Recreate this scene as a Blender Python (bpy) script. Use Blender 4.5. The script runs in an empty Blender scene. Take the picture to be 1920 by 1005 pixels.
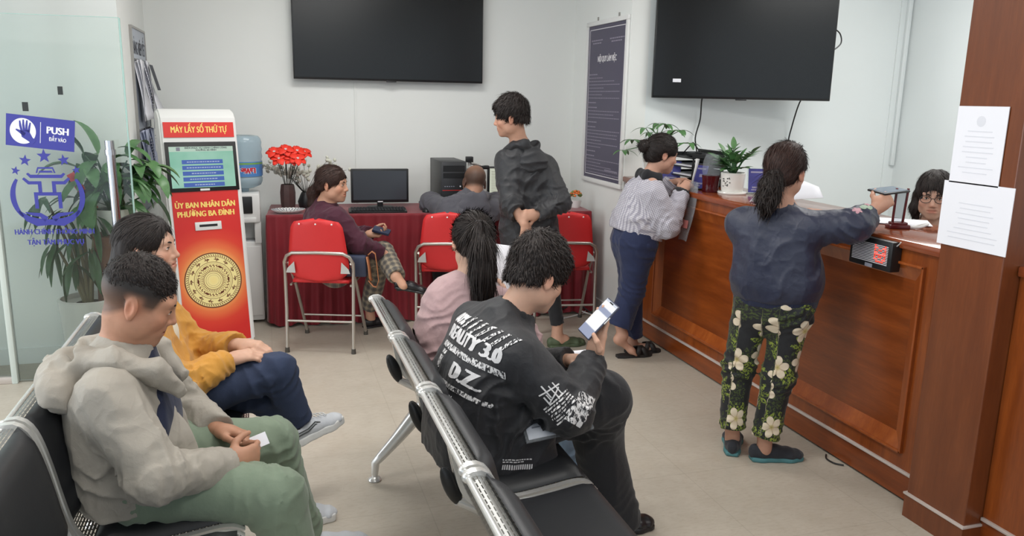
import bpy, bmesh, math, random
import numpy as np
from mathutils import Vector, Matrix, Euler
from mathutils.bvhtree import BVHTree
random.seed(7)
PI = math.pi
SC = bpy.context.scene
COL = SC.collection

# ------------------------------------------------------------------ camera
CAM_X = Vector((0.955, -0.2957, 0.0202)).normalized()
CAM_F = Vector((0.2931, 0.9333, -0.2079)).normalized()
CAM_X = (CAM_X - CAM_F * CAM_X.dot(CAM_F)).normalized()
CAM_U = CAM_X.cross(CAM_F).normalized()
cd = bpy.data.cameras.new('camera')
cam = bpy.data.objects.new('camera', cd)
COL.objects.link(cam)
cam.matrix_world = Matrix(((CAM_X.x, CAM_U.x, -CAM_F.x, 0), (CAM_X.y, CAM_U.y, -CAM_F.y, 0), (CAM_X.z, CAM_U.z, -CAM_F.z, 1.68), (0, 0, 0, 1)))
cd.sensor_width = 36.0
cd.lens = 1487.0 / 1920.0 * 36.0
cd.clip_start = 0.05
SC.camera = cam

# ------------------------------------------------------------------ world, lights, exposure
SC.view_settings.view_transform = 'Standard'
SC.view_settings.look = 'None'
SC.view_settings.gamma = 1.0
SC.view_settings.use_curve_mapping = False
SC.view_settings.exposure = -0.13
wd = bpy.data.worlds.new('overcast_day')
SC.world = wd
wd.use_nodes = True
bg = wd.node_tree.nodes['Background']
bg.inputs[0].default_value = (0.80, 0.90, 1.0, 1)
bg.inputs[1].default_value = 1.35


def area(name, loc, sx, sy, power, color=(1, 1, 1), rot=(0, 0, 0)):
    l = bpy.data.lights.new(name, 'AREA')
    l.shape = 'RECTANGLE'
    l.size, l.size_y = sx, sy
    l.energy = power
    l.color = color
    o = bpy.data.objects.new(name, l)
    o.location = loc
    o.rotation_euler = rot
    COL.objects.link(o)
    return o


for (lx, ly, p) in ((0.7, 4.9, 32), (0.7, 2.6, 32), (0.7, 0.2, 30), (-1.6, 2.6, 26), (3.9, 4.0, 34), (3.9, 1.6, 26)):
    area('ceiling_lamp_light', (lx, ly, 2.93), 1.15, 0.55, p, (1.0, 0.99, 0.97))

# daylight coming in through the open entrance on the left
area('entrance_daylight', (-4.15, 3.2, 1.7), 3.6, 2.4, 95, (0.93, 0.98, 1.0), (math.radians(90), 0, math.radians(-90)))


# ------------------------------------------------------------------ helpers
def lin(c):
    """sRGB 0..255 -> linear rgba"""
    r = []
    for v in c[:3]:
        v = v / 255.0
        r.append(v / 12.92 if v <= 0.04045 else ((v + 0.055) / 1.055) ** 2.4)
    return (r[0], r[1], r[2], 1.0)


class NT:
    """tiny wrapper for node trees"""

    def __init__(s, name):
        s.m = bpy.data.materials.new(name)
        s.m.use_nodes = True
        s.t = s.m.node_tree
        s.b = s.t.nodes['Principled BSDF']
        s.out = s.t.nodes['Material Output']

    def n(s, typ, **kw):
        nd = s.t.nodes.new(typ)
        for k, v in kw.items():
            if k.startswith('i_'):
                key = k[2:]
                key = int(key) if key.isdigit() else key.replace('_', ' ')
                s.set(nd.inputs[key], v)
            else:
                setattr(nd, k, v)
        return nd

    def set(s, sock, v):
        if isinstance(v, bpy.types.NodeSocket):
            s.t.links.new(v, sock)
        elif isinstance(v, bpy.types.Node):
            s.t.links.new(v.outputs[0], sock)
        else:
            sock.default_value = v

    def math(s, op, a, b=0.0, c=None):
        nd = s.n('ShaderNodeMath', operation=op)
        s.set(nd.inputs[0], a)
        s.set(nd.inputs[1], b)
        if c is not None:
            s.set(nd.inputs[2], c)
        return nd.outputs[0]

    def mix(s, f, a, b):
        nd = s.n('ShaderNodeMix', data_type='RGBA')
        s.set(nd.inputs[0], f)
        s.set(nd.inputs[6], a)
        s.set(nd.inputs[7], b)
        return nd.outputs[2]

    def ramp(s, f, stops, interp='LINEAR'):
        nd = s.n('ShaderNodeValToRGB')
        cr = nd.color_ramp
        cr.interpolation = interp
        while len(cr.elements) < len(stops):
            cr.elements.new(0.5)
        for e, (p, c) in zip(cr.elements, stops):
            e.position = p
            e.color = c if len(c) == 4 else (*c, 1)
        s.set(nd.inputs[0], f)
        return nd.outputs[0]

    def coord(s, which='Object', scale=None, attr=None):
        if attr:
            o = s.n('ShaderNodeAttribute', attribute_name=attr).outputs['Vector']
        else:
            o = s.n('ShaderNodeTexCoord').outputs[which]
        if scale:
            mp = s.n('ShaderNodeMapping')
            s.set(mp.inputs[0], o)
            mp.inputs['Scale'].default_value = scale
            o = mp.outputs[0]
        return o

    def noise(s, vec, scale, detail=3.0, rough=0.55, out=0):
        nd = s.n('ShaderNodeTexNoise')
        s.set(nd.inputs['Vector'], vec)
        nd.inputs['Scale'].default_value = scale
        nd.inputs['Detail'].default_value = detail
        nd.inputs['Roughness'].default_value = rough
        return nd.outputs[out]

    def bump(s, h, strength=0.2, dist=0.01):
        nd = s.n('ShaderNodeBump')
        nd.inputs['Strength'].default_value = strength
        nd.inputs['Distance'].default_value = dist
        s.set(nd.inputs['Height'], h)
        s.t.links.new(nd.outputs[0], s.b.inputs['Normal'])

    def base(s, c):
        s.set(s.b.inputs['Base Color'], c)

    def pr(s, **kw):
        for k, v in kw.items():
            s.set(s.b.inputs[k.replace('_', ' ')], v)
        return s


def plain(name, c, rough=0.5, metal=0.0, var=0.0, scale=30, bump=0.0, **kw):
    t = NT(name)
    col = lin(c)
    if var:
        f = t.noise(t.coord(), scale)
        t.base(t.mix(f, tuple(x * (1 - var) for x in col[:3]) + (1,), tuple(min(1, x * (1 + var)) for x in col[:3]) + (1,)))
    else:
        t.base(col)
    if bump:
        t.bump(t.noise(t.coord(), scale * 6), bump, 0.004)
    t.pr(Roughness=rough, Metallic=metal, **kw)
    return t.m


def cloth(name, c, c2=None, rough=0.85, weave=900, wr=0.25, sheen=0.15, spec=0.3, crease=0.16):
    t = NT(name)
    a = lin(c)
    b = lin(c2) if c2 else tuple(x * 0.8 for x in a[:3]) + (1,)
    co = t.coord()
    f = t.noise(co, 14, 4)
    t.base(t.mix(f, b, a))
    h = t.math('ADD', t.math('MULTIPLY', t.noise(co, weave, 1), 0.12), t.math('MULTIPLY', t.noise(co, 26, 4, 0.6), 0.6))
    for sc_, am_ in (((5, 14, 5), 1.1), ((16, 6, 12), 0.8)):
        rn = t.math('ABSOLUTE', t.math('SUBTRACT', t.noise(t.coord(scale=sc_), 1.0, 2, 0.5), 0.5))
        rg = t.math('SUBTRACT', 1.0, t.math('MINIMUM', t.math('MULTIPLY', rn, 9.0), 1.0))
        h = t.math('ADD', h, t.math('MULTIPLY', t.math('MULTIPLY', rg, rg), am_ * crease))
    t.bump(h, wr, 0.02)
    t.pr(Roughness=rough, Sheen_Weight=sheen, Specular_IOR_Level=spec)
    return t.m


def emis(name, c, strength=1.0):
    t = NT(name)
    t.base((0.01, 0.01, 0.01, 1))
    t.pr(Emission_Color=lin(c), Emission_Strength=strength, Roughness=0.4)
    return t.m


MATS = {}


def link(o, parent=None):
    COL.objects.link(o)
    if parent is not None:
        o.parent = parent
    return o


def tag(o, label, cat, group=None, kind=None):
    o['label'] = label
    o['category'] = cat
    if group:
        o['group'] = group
    if kind:
        o['kind'] = kind
    return o


def thing(name, label, cat, loc=(0, 0, 0), rz=0.0, group=None, rot=None):
    o = bpy.data.objects.new(name, None)
    o.empty_display_size = 0.05
    COL.objects.link(o)
    o.location = loc
    o.rotation_euler = rot if rot else (0, 0, rz)
    return tag(o, label, cat, group)


def lab(o, s):
    o['label'] = s
    return o


def dup(root, loc=None, rot=None, label=None):
    r = root.copy()
    COL.objects.link(r)
    if loc is not None:
        r.location = loc
    if rot is not None:
        r.rotation_euler = rot
    if label:
        r['label'] = label
    for ch in list(root.children):
        c = ch.copy()
        COL.objects.link(c)
        c.parent = r
        for g in list(ch.children):
            d = g.copy()
            COL.objects.link(d)
            d.parent = c
    return r


class MB:
    """mesh builder"""

    def __init__(s):
        s.bm = bmesh.new()

    def box(s, c, size, rot=None, bevel=0.0, seg=2):
        m = Matrix.Translation(c)
        if rot is not None:
            m = m @ (Euler(rot).to_matrix().to_4x4() if not isinstance(rot, Matrix) else rot.to_4x4())
        m = m @ Matrix.Diagonal((size[0], size[1], size[2], 1))
        r = bmesh.ops.create_cube(s.bm, size=1.0, matrix=m)
        if bevel > 0:
            es = list({e for v in r['verts'] for e in v.link_edges})
            bmesh.ops.bevel(s.bm, geom=es, offset=bevel, segments=seg, affect='EDGES', profile=0.5)
        return s

    def bx(s, x0, x1, y0, y1, z0, z1, bevel=0.0, seg=2):
        return s.box(((x0 + x1) / 2, (y0 + y1) / 2, (z0 + z1) / 2), (abs(x1 - x0), abs(y1 - y0), abs(z1 - z0)), None, bevel, seg)

    def tube(s, pts, r, seg=10, closed=False, caps=True):
        pts = [Vector(p) for p in pts]
        n = len(pts)
        rs = r if isinstance(r, (list, tuple)) else [r] * n
        rings = []
        prev = None
        for i, p in enumerate(pts):
            if closed:
                d = (pts[(i + 1) % n] - pts[i - 1]).normalized()
            else:
                d = (pts[min(i + 1, n - 1)] - pts[max(i - 1, 0)]).normalized()
            if prev is None:
                a = d.orthogonal().normalized()
            else:
                a = prev - d * prev.dot(d)
                a = a.normalized() if a.length > 1e-6 else d.orthogonal().normalized()
            prev = a
            b = d.cross(a)
            rings.append([s.bm.verts.new(p + (a * math.cos(t) + b * math.sin(t)) * rs[i]) for t in [2 * PI * k / seg for k in range(seg)]])
        m = n if closed else n - 1
        for i in range(m):
            A, B = rings[i], rings[(i + 1) % n]
            for k in range(seg):
                s.bm.faces.new((A[k], A[(k + 1) % seg], B[(k + 1) % seg], B[k]))
        if caps and not closed:
            s.bm.faces.new(rings[0][::-1])
            s.bm.faces.new(rings[-1])
        return s

    def lathe(s, prof, seg=32, c=(0, 0, 0), sx=1.0, sy=1.0):
        rings = []
        for (r, z) in prof:
            if r < 1e-6:
                rings.append([s.bm.verts.new((c[0], c[1], c[2] + z))])
            else:
                rings.append([s.bm.verts.new((c[0] + r * sx * math.cos(2 * PI * k / seg), c[1] + r * sy * math.sin(2 * PI * k / seg), c[2] + z)) for k in range(seg)])
        for A, B in zip(rings, rings[1:]):
            if len(A) == 1 and len(B) == 1:
                continue
            for k in range(seg):
                k2 = (k + 1) % seg
                if len(A) == 1:
                    s.bm.faces.new((A[0], B[k2], B[k]))
                elif len(B) == 1:
                    s.bm.faces.new((A[k], A[k2], B[0]))
                else:
                    s.bm.faces.new((A[k], A[k2], B[k2], B[k]))
        return s

    def prism(s, poly, h, mat=None):
        """poly: 2D points in local xy, extruded along z by h (centred 0..h), optional matrix"""
        vs = [s.bm.verts.new((x, y, 0)) for x, y in poly]
        f = s.bm.faces.new(vs)
        if h:
            r = bmesh.ops.extrude_face_region(s.bm, geom=[f])
            nv = [g for g in r['geom'] if isinstance(g, bmesh.types.BMVert)]
            bmesh.ops.translate(s.bm, verts=nv, vec=(0, 0, h))
            vs = vs + nv
        if mat is not None:
            bmesh.ops.transform(s.bm, matrix=mat, verts=vs)
        return s

    def grid(s, P):
        """P: rows of points"""
        R = [[s.bm.verts.new(p) for p in row] for row in P]
        for a, b in zip(R, R[1:]):
            for i in range(len(a) - 1):
                s.bm.faces.new((a[i], a[i + 1], b[i + 1], b[i]))
        return s

    def sphere(s, c, r, seg=16, scale=(1, 1, 1), rot=None):
        m = Matrix.Translation(c)
        if rot is not None:
            m = m @ (rot.to_4x4() if isinstance(rot, Matrix) else Euler(rot).to_matrix().to_4x4())
        m = m @ Matrix.Diagonal((scale[0], scale[1], scale[2], 1))
        bmesh.ops.create_uvsphere(s.bm, u_segments=seg, v_segments=max(6, seg // 2), radius=r, matrix=m)
        return s

    def build(s, name, mat, parent=None, smooth=True, angle=40, solid=0.0, kind=None):
        bmesh.ops.recalc_face_normals(s.bm, faces=s.bm.faces)
        me = bpy.data.meshes.new(name)
        s.bm.to_mesh(me)
        s.bm.free()
        for m in (mat if isinstance(mat, (list, tuple)) else [mat]):
            me.materials.append(m)
        if smooth:
            me.shade_smooth()
            me.set_sharp_from_angle(angle=math.radians(angle))
        o = bpy.data.objects.new(name, me)
        link(o, parent)
        if solid:
            md = o.modifiers.new('s', 'SOLIDIFY')
            md.thickness = solid
            md.offset = 0
        if kind:
            o['kind'] = kind
        return o


def frame(o, x, y, z):
    """4x4 from origin and three axes"""
    return Matrix(((x[0], y[0], z[0], o[0]), (x[1], y[1], z[1], o[1]), (x[2], y[2], z[2], o[2]), (0, 0, 0, 1)))


def text_bm(body, size=1.0, bold=0.0, align='CENTER', extrude=0.0, width=None, shear=0.0):
    """writing as a bmesh in the local xy plane (built-in font)"""
    c = bpy.data.curves.new('t', 'FONT')
    c.body = body
    c.size = size
    c.align_x = align
    c.align_y = 'CENTER'
    c.extrude = extrude
    c.shear = shear
    c.resolution_u = 3
    o = bpy.data.objects.new('t', c)
    COL.objects.link(o)
    dg = bpy.context.evaluated_depsgraph_get()
    me = bpy.data.meshes.new_from_object(o.evaluated_get(dg))
    bpy.data.objects.remove(o)
    bm = bmesh.new()
    n = 1 if bold <= 0 else 3
    for k in range(n):
        m2 = me.copy()
        off = (k - (n - 1) / 2) * bold
        m2.transform(Matrix.Translation((off, (abs(k - 1) * 0.35 * bold) if n > 1 else 0, 0.00012 * k)))
        bm.from_mesh(m2)
        bpy.data.meshes.remove(m2)
    bpy.data.meshes.remove(me)
    if width:
        xs = [v.co.x for v in bm.verts]
        sc = width / (max(xs) - min(xs))
        mid = (max(xs) + min(xs)) / 2 if align == 'CENTER' else 0
        for v in bm.verts:
            v.co.x = (v.co.x - mid) * sc
    return bm


def text(name, body, mat, M, size=1.0, bold=0.0, parent=None, width=None, align='CENTER', extrude=0.0):
    bm = text_bm(body, size, bold, align, extrude, width)
    b = MB()
    b.bm.free()
    b.bm = bm
    me = bpy.data.meshes.new(name)
    bm.transform(M)
    bm.to_mesh(me)
    bm.free()
    me.materials.append(mat)
    return link(bpy.data.objects.new(name, me), parent)


def plate(mb, M, x0, x1, y0, y1, t=0.001):
    """thin plate in the local xy plane of M"""
    P = [(x0, y0), (x1, y0), (x1, y1), (x0, y1)]
    return mb.prism(P, t, M)


def joinbm(objs_mb, bm):
    me = bpy.data.meshes.new('tmp')
    bm.to_mesh(me)
    objs_mb.bm.from_mesh(me)
    bpy.data.meshes.remove(me)
    bm.free()

# ------------------------------------------------------------------ materials of the room
def m_wall(name, c):
    t = NT(name)
    co = t.coord()
    f = t.noise(co, 1.3, 4)
    a = lin(c)
    t.base(t.mix(f, tuple(x * 0.95 for x in a[:3]) + (1,), a))
    t.bump(t.noise(co, 160, 2), 0.05, 0.003)
    t.pr(Roughness=0.75, Specular_IOR_Level=0.3)
    return t.m


def m_floor():
    t = NT('floor_tile')
    co = t.coord()
    f1 = t.noise(co, 9, 6, 0.65)
    f2 = t.noise(t.coord(scale=(1, 2.6, 1)), 26, 5, 0.7)
    c = t.mix(f1, lin((170, 161, 147)), lin((193, 185, 172)))
    c = t.mix(t.math('MULTIPLY', t.ramp(f2, [(0.48, (0, 0, 0)), (0.70, (1, 1, 1))]), 0.6), c, lin((166, 154, 138)))
    c = t.mix(t.math('MULTIPLY', t.ramp(t.noise(co, 3.1, 3), [(0.55, (0, 0, 0)), (0.8, (1, 1, 1))]), 0.35), c, lin((180, 166, 146)))
    br = t.n('ShaderNodeTexBrick', offset=0.0)
    t.set(br.inputs['Vector'], co)
    br.inputs['Scale'].default_value = 1.0
    br.inputs['Brick Width'].default_value = 0.6
    br.inputs['Row Height'].default_value = 0.6
    br.inputs['Mortar Size'].default_value = 0.003
    br.inputs['Mortar Smooth'].default_value = 0.3
    c = t.mix(t.math('MULTIPLY', br.outputs['Fac'], 0.28), c, lin((146, 136, 122)))
    t.base(c)
    t.bump(f2, 0.05, 0.003)
    t.pr(Roughness=t.math('ADD', t.math('MULTIPLY', f1, 0.2), 0.30), Specular_IOR_Level=0.35)
    return t.m


def m_wood(name, c1, c2, axis='Z', rough=0.28, seams=True):
    t = NT(name)
    sc = {'Z': (9, 9, 0.9), 'Y': (9, 0.8, 9), 'X': (0.8, 9, 9)}[axis]
    co = t.coord(scale=sc)
    n1 = t.noise(co, 2.2, 6, 0.6)
    co2 = t.coord(scale=tuple(s * 6 for s in sc))
    n2 = t.noise(co2, 3.0, 3, 0.6)
    f = t.math('ADD', t.math('MULTIPLY', n1, 0.75), t.math('MULTIPLY', n2, 0.25))
    t.base(t.ramp(f, [(0.3, lin(c2)), (0.52, lin(tuple((a + b) / 2 for a, b in zip(c1, c2)))), (0.72, lin(c1))]))
    t.bump(n2, 0.03, 0.002)
    t.pr(Roughness=rough, Coat_Weight=0.25, Coat_Roughness=0.2)
    return t.m


M = MATS
M['wall'] = m_wall('painted_wall', (232, 234, 231))
M['wall2'] = m_wall('painted_wall_cool', (228, 234, 234))
M['floor'] = m_floor()
M['ceil'] = m_wall('ceiling_paint', (235, 235, 230))
M['wood'] = m_wood('counter_wood', (152, 78, 29), (108, 49, 14), 'Z')
M['wood_h'] = m_wood('counter_wood_rail', (148, 74, 27), (104, 46, 13), 'Y')
M['wood_l'] = m_wood('bevel_wood', (170, 92, 40), (130, 60, 22), 'Z')
M['wood_col'] = m_wood('pillar_wood', (124, 67, 34), (94, 46, 20), 'Z', 0.35)
M['wood_top'] = m_wood('worktop_wood', (150, 76, 40), (110, 50, 24), 'Y', 0.12)
M['white_strip'] = plain('aluminium_strip', (205, 195, 188), 0.35, 0.3)
M['black_plastic'] = plain('black_plastic', (24, 25, 27), 0.4)
M['dark_plastic'] = plain('dark_grey_plastic', (44, 45, 48), 0.45)
M['white_plastic'] = plain('white_plastic', (226, 226, 224), 0.35)
M['chrome'] = plain('chrome', (205, 205, 208), 0.14, 1.0)
M['steel'] = plain('brushed_steel', (176, 172, 168), 0.32, 1.0, 0.06, 60)
M['steel_leg'] = plain('silver_painted_tube', (186, 180, 172), 0.33, 0.75)
M['paper'] = plain('paper', (232, 232, 238), 0.8)
M['ink'] = plain('ink', (70, 72, 80), 0.8)
M['grey_ink'] = plain('grey_ink', (128, 130, 142), 0.8)
M['white_ink'] = plain('white_ink', (225, 222, 226), 0.6)
M['rubber'] = plain('grey_rubber', (70, 66, 60), 0.8)
t = NT('glass')
t.base((0.90, 0.97, 0.94, 1))
t.pr(Roughness=0.02, Transmission_Weight=1.0, IOR=1.45, Alpha=1.0)
# thin pane: mix of clear and mirror
tr = t.n('ShaderNodeBsdfTransparent')
tr.inputs[0].default_value = (0.955, 0.985, 0.972, 1)
gl = t.n('ShaderNodeBsdfGlossy')
gl.inputs['Roughness'].default_value = 0.03
fr = t.n('ShaderNodeFresnel')
fr.inputs[0].default_value = 1.45
mx = t.n('ShaderNodeMixShader')
t.set(mx.inputs[0], fr)
t.t.links.new(tr.outputs[0], mx.inputs[1])
t.t.links.new(gl.outputs[0], mx.inputs[2])
t.t.links.new(mx.outputs[0], t.out.inputs[0])
M['glass'] = t.m
M['glass_edge'] = plain('glass_edge', (168, 200, 192), 0.25)
M['blue_vinyl'] = plain('blue_vinyl', (56, 58, 152), 0.5)
M['white_vinyl'] = plain('white_vinyl', (238, 238, 240), 0.5)
M['black_vinyl'] = plain('black_vinyl', (38, 42, 42), 0.6)
M['screen_off'] = plain('dark_screen', (22, 24, 25), 0.22)
M['screen_off'].node_tree.nodes['Principled BSDF'].inputs['Specular IOR Level'].default_value = 0.35


def struct(mb, name, mat, **kw):
    o = mb.build(name, mat, None, **kw)
    o['kind'] = 'structure'
    return o


struct(MB().bx(-4.2, 5.3, -3.2, 6.75, -0.08, 0.0), 'floor', M['floor'], smooth=False)
struct(MB().bx(-4.2, 5.3, -3.2, 6.75, 3.0, 3.1), 'ceiling', M['ceil'], smooth=False)
struct(MB().bx(-0.95, 2.75, 6.6, 6.75, 0, 3.0), 'wall_back', M['wall'], smooth=False)
struct(MB().bx(-0.95, -0.80, 5.42, 6.6, 0, 3.0), 'wall_left', M['wall'], smooth=False)
struct(MB().bx(-4.2, -0.95, 5.42, 5.55, 0, 3.0), 'wall_entrance', M['wall'], smooth=False)
struct(MB().bx(2.6, 2.75, 5.5, 6.6, 0, 3.0), 'wall_right', M['wall'], smooth=False)
struct(MB().bx(2.75, 5.25, 5.5, 5.65, 0, 3.0), 'wall_office_back', M['wall2'], smooth=False)
struct(MB().bx(5.1, 5.25, -3.2, 5.5, 0, 3.0), 'wall_office_right', M['wall2'], smooth=False)
# cable trunking on the walls
struct(MB().bx(5.045, 5.085, 5.475, 5.5, 1.2, 3.0, 0.004).bx(4.985, 4.997, 5.49, 5.5, 0.9, 3.0), 'trim_1', M['wall2'])
struct(MB().bx(0.715, 0.727, 6.588, 6.6, 0.83, 1.85), 'trim_2', M['wall'])
# skirting
struct(MB().bx(2.588, 2.6, 5.5, 6.6, 0, 0.08).bx(2.588, 2.6, 5.49, 5.5, 0, 0.08), 'baseboard_right', M['wall'])
struct(MB().bx(-3.0, -0.96, 5.408, 5.42, 0, 0.1), 'baseboard_entrance', M['wall'])

# ceiling lamps (fixtures of the room)
em = emis('lamp_diffuser', (255, 250, 240), 2.2)
for i, (lx, ly) in enumerate(((0.7, 4.9), (0.7, 2.6), (0.7, 0.2), (-1.6, 2.6), (3.9, 4.0), (3.9, 1.6))):
    o = thing('ceiling_lamp', 'rectangular white ceiling lamp panel', 'lamp', (lx, ly, 3.0), group='ceiling lamp panels')
    MB().bx(-0.61, 0.61, -0.31, 0.31, -0.045, 0.0, 0.004).build('housing', M['white_plastic'], o)
    MB().bx(-0.59, 0.59, -0.29, 0.29, -0.049, -0.0445).build('diffuser', em, o)

# ------------------------------------------------------------------ counter
def raised_frame(mb, x, y0, y1, z0, z1, w=0.075, mb2=None):
    """picture-frame moulding on the plane X=x facing -X (bevelled inwards) with a thin bead"""
    for (a0, a1, b0, b1) in ((y0, y1, z0, z0 + 0.012), (y0, y1, z1 - 0.012, z1), (y0, y0 + 0.012, z0, z1), (y1 - 0.012, y1, z0, z1)):
        mb.bx(x - 0.016, x + 0.01, a0, a1, b0, b1, 0.003)
    O = [(y0 + .012, z0 + .012), (y1 - .012, z0 + .012), (y1 - .012, z1 - .012), (y0 + .012, z1 - .012)]
    I = [(y0 + w, z0 + w), (y1 - w, z0 + w), (y1 - w, z1 - w), (y0 + w, z1 - w)]
    bm = (mb2 or mb).bm
    vo = [bm.verts.new((x - 0.004, *p)) for p in O]
    vi = [bm.verts.new((x + 0.026, *p)) for p in I]
    for k in range(4):
        bm.faces.new((vo[k], vo[(k + 1) % 4], vi[(k + 1) % 4], vi[k]))
    c = [bm.verts.new((x + 0.026, *p)) for p in I]
    return I


def counter(name, label, y0, y1, panels, left_end):
    o = thing(name, label, 'counter', (2.6, y0, 0))
    L = lambda *a: None
    X = 2.6
    b = MB()
    # body made of stiles and rails around the recessed panels
    ys = [y0] + [v for p in panels for v in p] + [y1]
    for k in range(0, len(ys), 2):
        b.bx(X, X + 0.05, ys[k], ys[k + 1], 0.125, 1.09)
    for (a, c) in panels:
        b.bx(X, X + 0.05, a, c, 0.125, 0.205)
        b.bx(X, X + 0.05, a, c, 1.035, 1.09)
    b.bx(X + 0.05, X + 0.42, y0, y0 + 0.03, 0, 1.09)
    b.bx(X + 0.05, X + 0.42, y1 - 0.03, y1, 0, 1.09)
    body = b.build('body', M['wood'], o, smooth=False)
    for (a, c) in panels:
        f = MB()
        I = raised_frame(f, X, a, c, 0.205, 1.035)
        f.build('panel_moulding', M['wood_l'], o, smooth=False)
        p = MB()
        p.bx(X + 0.026, X + 0.04, a, c, 0.205, 1.035)
        p.build('panel', M['wood_h'], o, smooth=False)
    MB().bx(X - 0.004, X + 0.03, y0, y1, 0.012, 0.125).build('plinth', M['wood_h'], o, smooth=False)
    lab(MB().bx(X - 0.012, X + 0.01, y0, y1, 0.123, 0.137, 0.003).build('plinth_strip', M['white_strip'], o), 'pale metal strip')
    MB().bx(X + 0.02, X + 0.4, y0 + 0.03, y1 - .03, 0.0, 0.02).build('base', M['black_plastic'], o)
    MB().bx(X - 0.02, X + 0.48, y0, y1 + left_end, 1.09, 1.13, 0.008).build('worktop', M['wood_top'], o, smooth=True)
    for ch in o.children:
        ch.matrix_parent_inverse = Matrix.Translation((-2.6, -y0, 0))
    return o


counter('reception_counter', 'long red-brown wooden reception counter with two moulded panels', 2.42, 5.46, [(2.555, 3.50), (3.90, 4.92)], 0.02)
counter('reception_counter', 'wooden counter section beyond the tall wooden pillar', -1.0, 2.13, [(0.9, 1.93)], 0.0)
# lower desk of the staff behind the counter
o = thing('staff_desk', 'low wooden staff desk behind the counter', 'desk', (3.1, 2.5, 0))
MB().bx(0, 0.62, 0, 2.5, 0.72, 0.75, 0.004).build('desk_top', M['wood_top'], o)
MB().bx(0.02, 0.6, 0.02, 0.05, 0, 0.72).build('side_panel', M['wood'], o)
MB().bx(0.02, 0.6, 2.45, 2.48, 0, 0.72).build('side_panel', M['wood'], o)
# pillar
struct(MB().bx(2.513, 2.76, 2.133, 2.418, 0.0, 3.0, 0.004).bx(2.505, 2.76, 2.128, 2.423, 0.0, 0.10, 0.002), 'wall_pillar', M['wood_col'], smooth=False)
struct(MB().bx(2.500, 2.62, 2.124, 2.427, 0.098, 0.108, 0.002), 'trim_3', M['white_strip'])
# notices on the pillar
def notice(label, y0, y1, z0, z1, seed, rz=0):
    rnd = random.Random(seed)
    o = thing('paper_notice', label, 'notice', (2.508, (y0 + y1) / 2, (z0 + z1) / 2))
    w, h = (y1 - y0) / 2, (z1 - z0) / 2
    b = MB()
    for i in range(1):
        b.bx(-0.0015, 0.0015, -w, w, -h, h)
    b.build('sheet', M['paper'], o, smooth=False)
    b = MB()
    if h > w * 0.8:
        b.sphere((-0.0017, 0.0, h * 0.62), 0.02, 12, (0.02, 1, 1))
    z = h * 0.35
    while z > -h * 0.85:
        ww = w * rnd.uniform(0.4, 0.75)
        b.bx(-0.0021, -0.0014, -ww, ww, z, z + 0.004)
        z -= 0.019
    t_ = NT('faded_print')
    t_.base(lin((216, 217, 224)))
    b.build('print', t_.m, o, smooth=False)


notice('white printed notice on the wooden pillar, upper of the two', 2.195, 2.412, 1.405, 1.69, 3)
notice('white printed notice on the wooden pillar, lower of the two', 2.125, 2.432, 1.165, 1.41, 4)

# ------------------------------------------------------------------ glass door on the left
HG = Vector((-1.418, 5.057, 0))
DX = Vector((0.6885, -0.062, 0)).normalized()
DN = Vector((DX.y, -DX.x, 0))            # towards the camera
if DN.y > 0:
    DN = -DN
MD = frame(HG, DX, Vector((0, 0, 1)), DN)   # local x along the leaf, y up, z towards the camera
door = bpy.data.objects.new('door_1', None)
COL.objects.link(door)
door.location = HG
door['kind'] = 'structure'
door['label'] = 'open frameless glass entrance door with blue stickers'


def dbuild(mb, name, mat, parent=door, **kw):
    bmesh.ops.transform(mb.bm, matrix=MD, verts=mb.bm.verts)
    o = mb.build(name, mat, None, **kw)
    o.parent = parent
    o.matrix_parent_inverse = Matrix.Translation(-HG)
    return o


DW, DH = 0.69, 2.075
dbuild(MB().bx(0.0, DW, 0.012, DH, -0.004, 0.004), 'glass_pane', M['glass'], smooth=False)
dbuild(MB().bx(DW - 0.002, DW + 0.006, 0.012, DH, -0.006, 0.006).bx(0, DW, DH, DH + 0.003, -0.005, 0.005), 'pane_edge', M['glass_edge'], smooth=False)
dbuild(MB().tube([(0.612, 0.55, 0.055), (0.606, 1.335, 0.055)], 0.024, 20).tube([(0.605, 1.355, 0.055), (0.604, 1.41, 0.055)], 0.024, 20).tube([(0.606, 1.33, 0.055), (0.605, 1.36, 0.055)], 0.029, 20)
       .tube([(0.61, 0.65, 0), (0.61, 0.65, 0.055)], 0.01, 10).tube([(0.605, 1.345, 0), (0.605, 1.345, 0.055)], 0.01, 10), 'pull_handle', M['chrome'])
dbuild(MB().bx(0.165, 0.195, 1.563, 1.612, 0.0042, 0.005).bx(0.35, 0.376, 1.655, 1.70, 0.0042, 0.005), 'sensor_sticker', M['black_vinyl'], smooth=False)
# push sign (tilted by hand)
T = MD @ Matrix.Translation((0.243, 1.446, 0.0045)) @ Matrix.Rotation(math.radians(-6.3), 4, 'Z') @ Matrix.Diagonal((0.88, 0.95, 1, 1))


def tbuild(mb, T, name, mat, parent, **kw):
    bmesh.ops.transform(mb.bm, matrix=T, verts=mb.bm.verts)
    o = mb.build(name, mat, None, **kw)
    o.parent = parent
    rp = parent
    while rp.parent:
        rp = rp.parent
    o.matrix_parent_inverse = Matrix.Translation(-rp.location) if parent == rp else Matrix.Identity(4)
    if parent != rp:
        o.matrix_parent_inverse = Matrix.Translation(-rp.location)
        o.matrix_parent_inverse = (Matrix.Translation(rp.location) @ parent.matrix_parent_inverse @ parent.matrix_basis).inverted() if False else Matrix.Identity(4)
    return o


def disc(r, n=40, c=(0, 0)):
    return [(c[0] + r * math.cos(2 * PI * k / n), c[1] + r * math.sin(2 * PI * k / n)) for k in range(n)]


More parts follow.
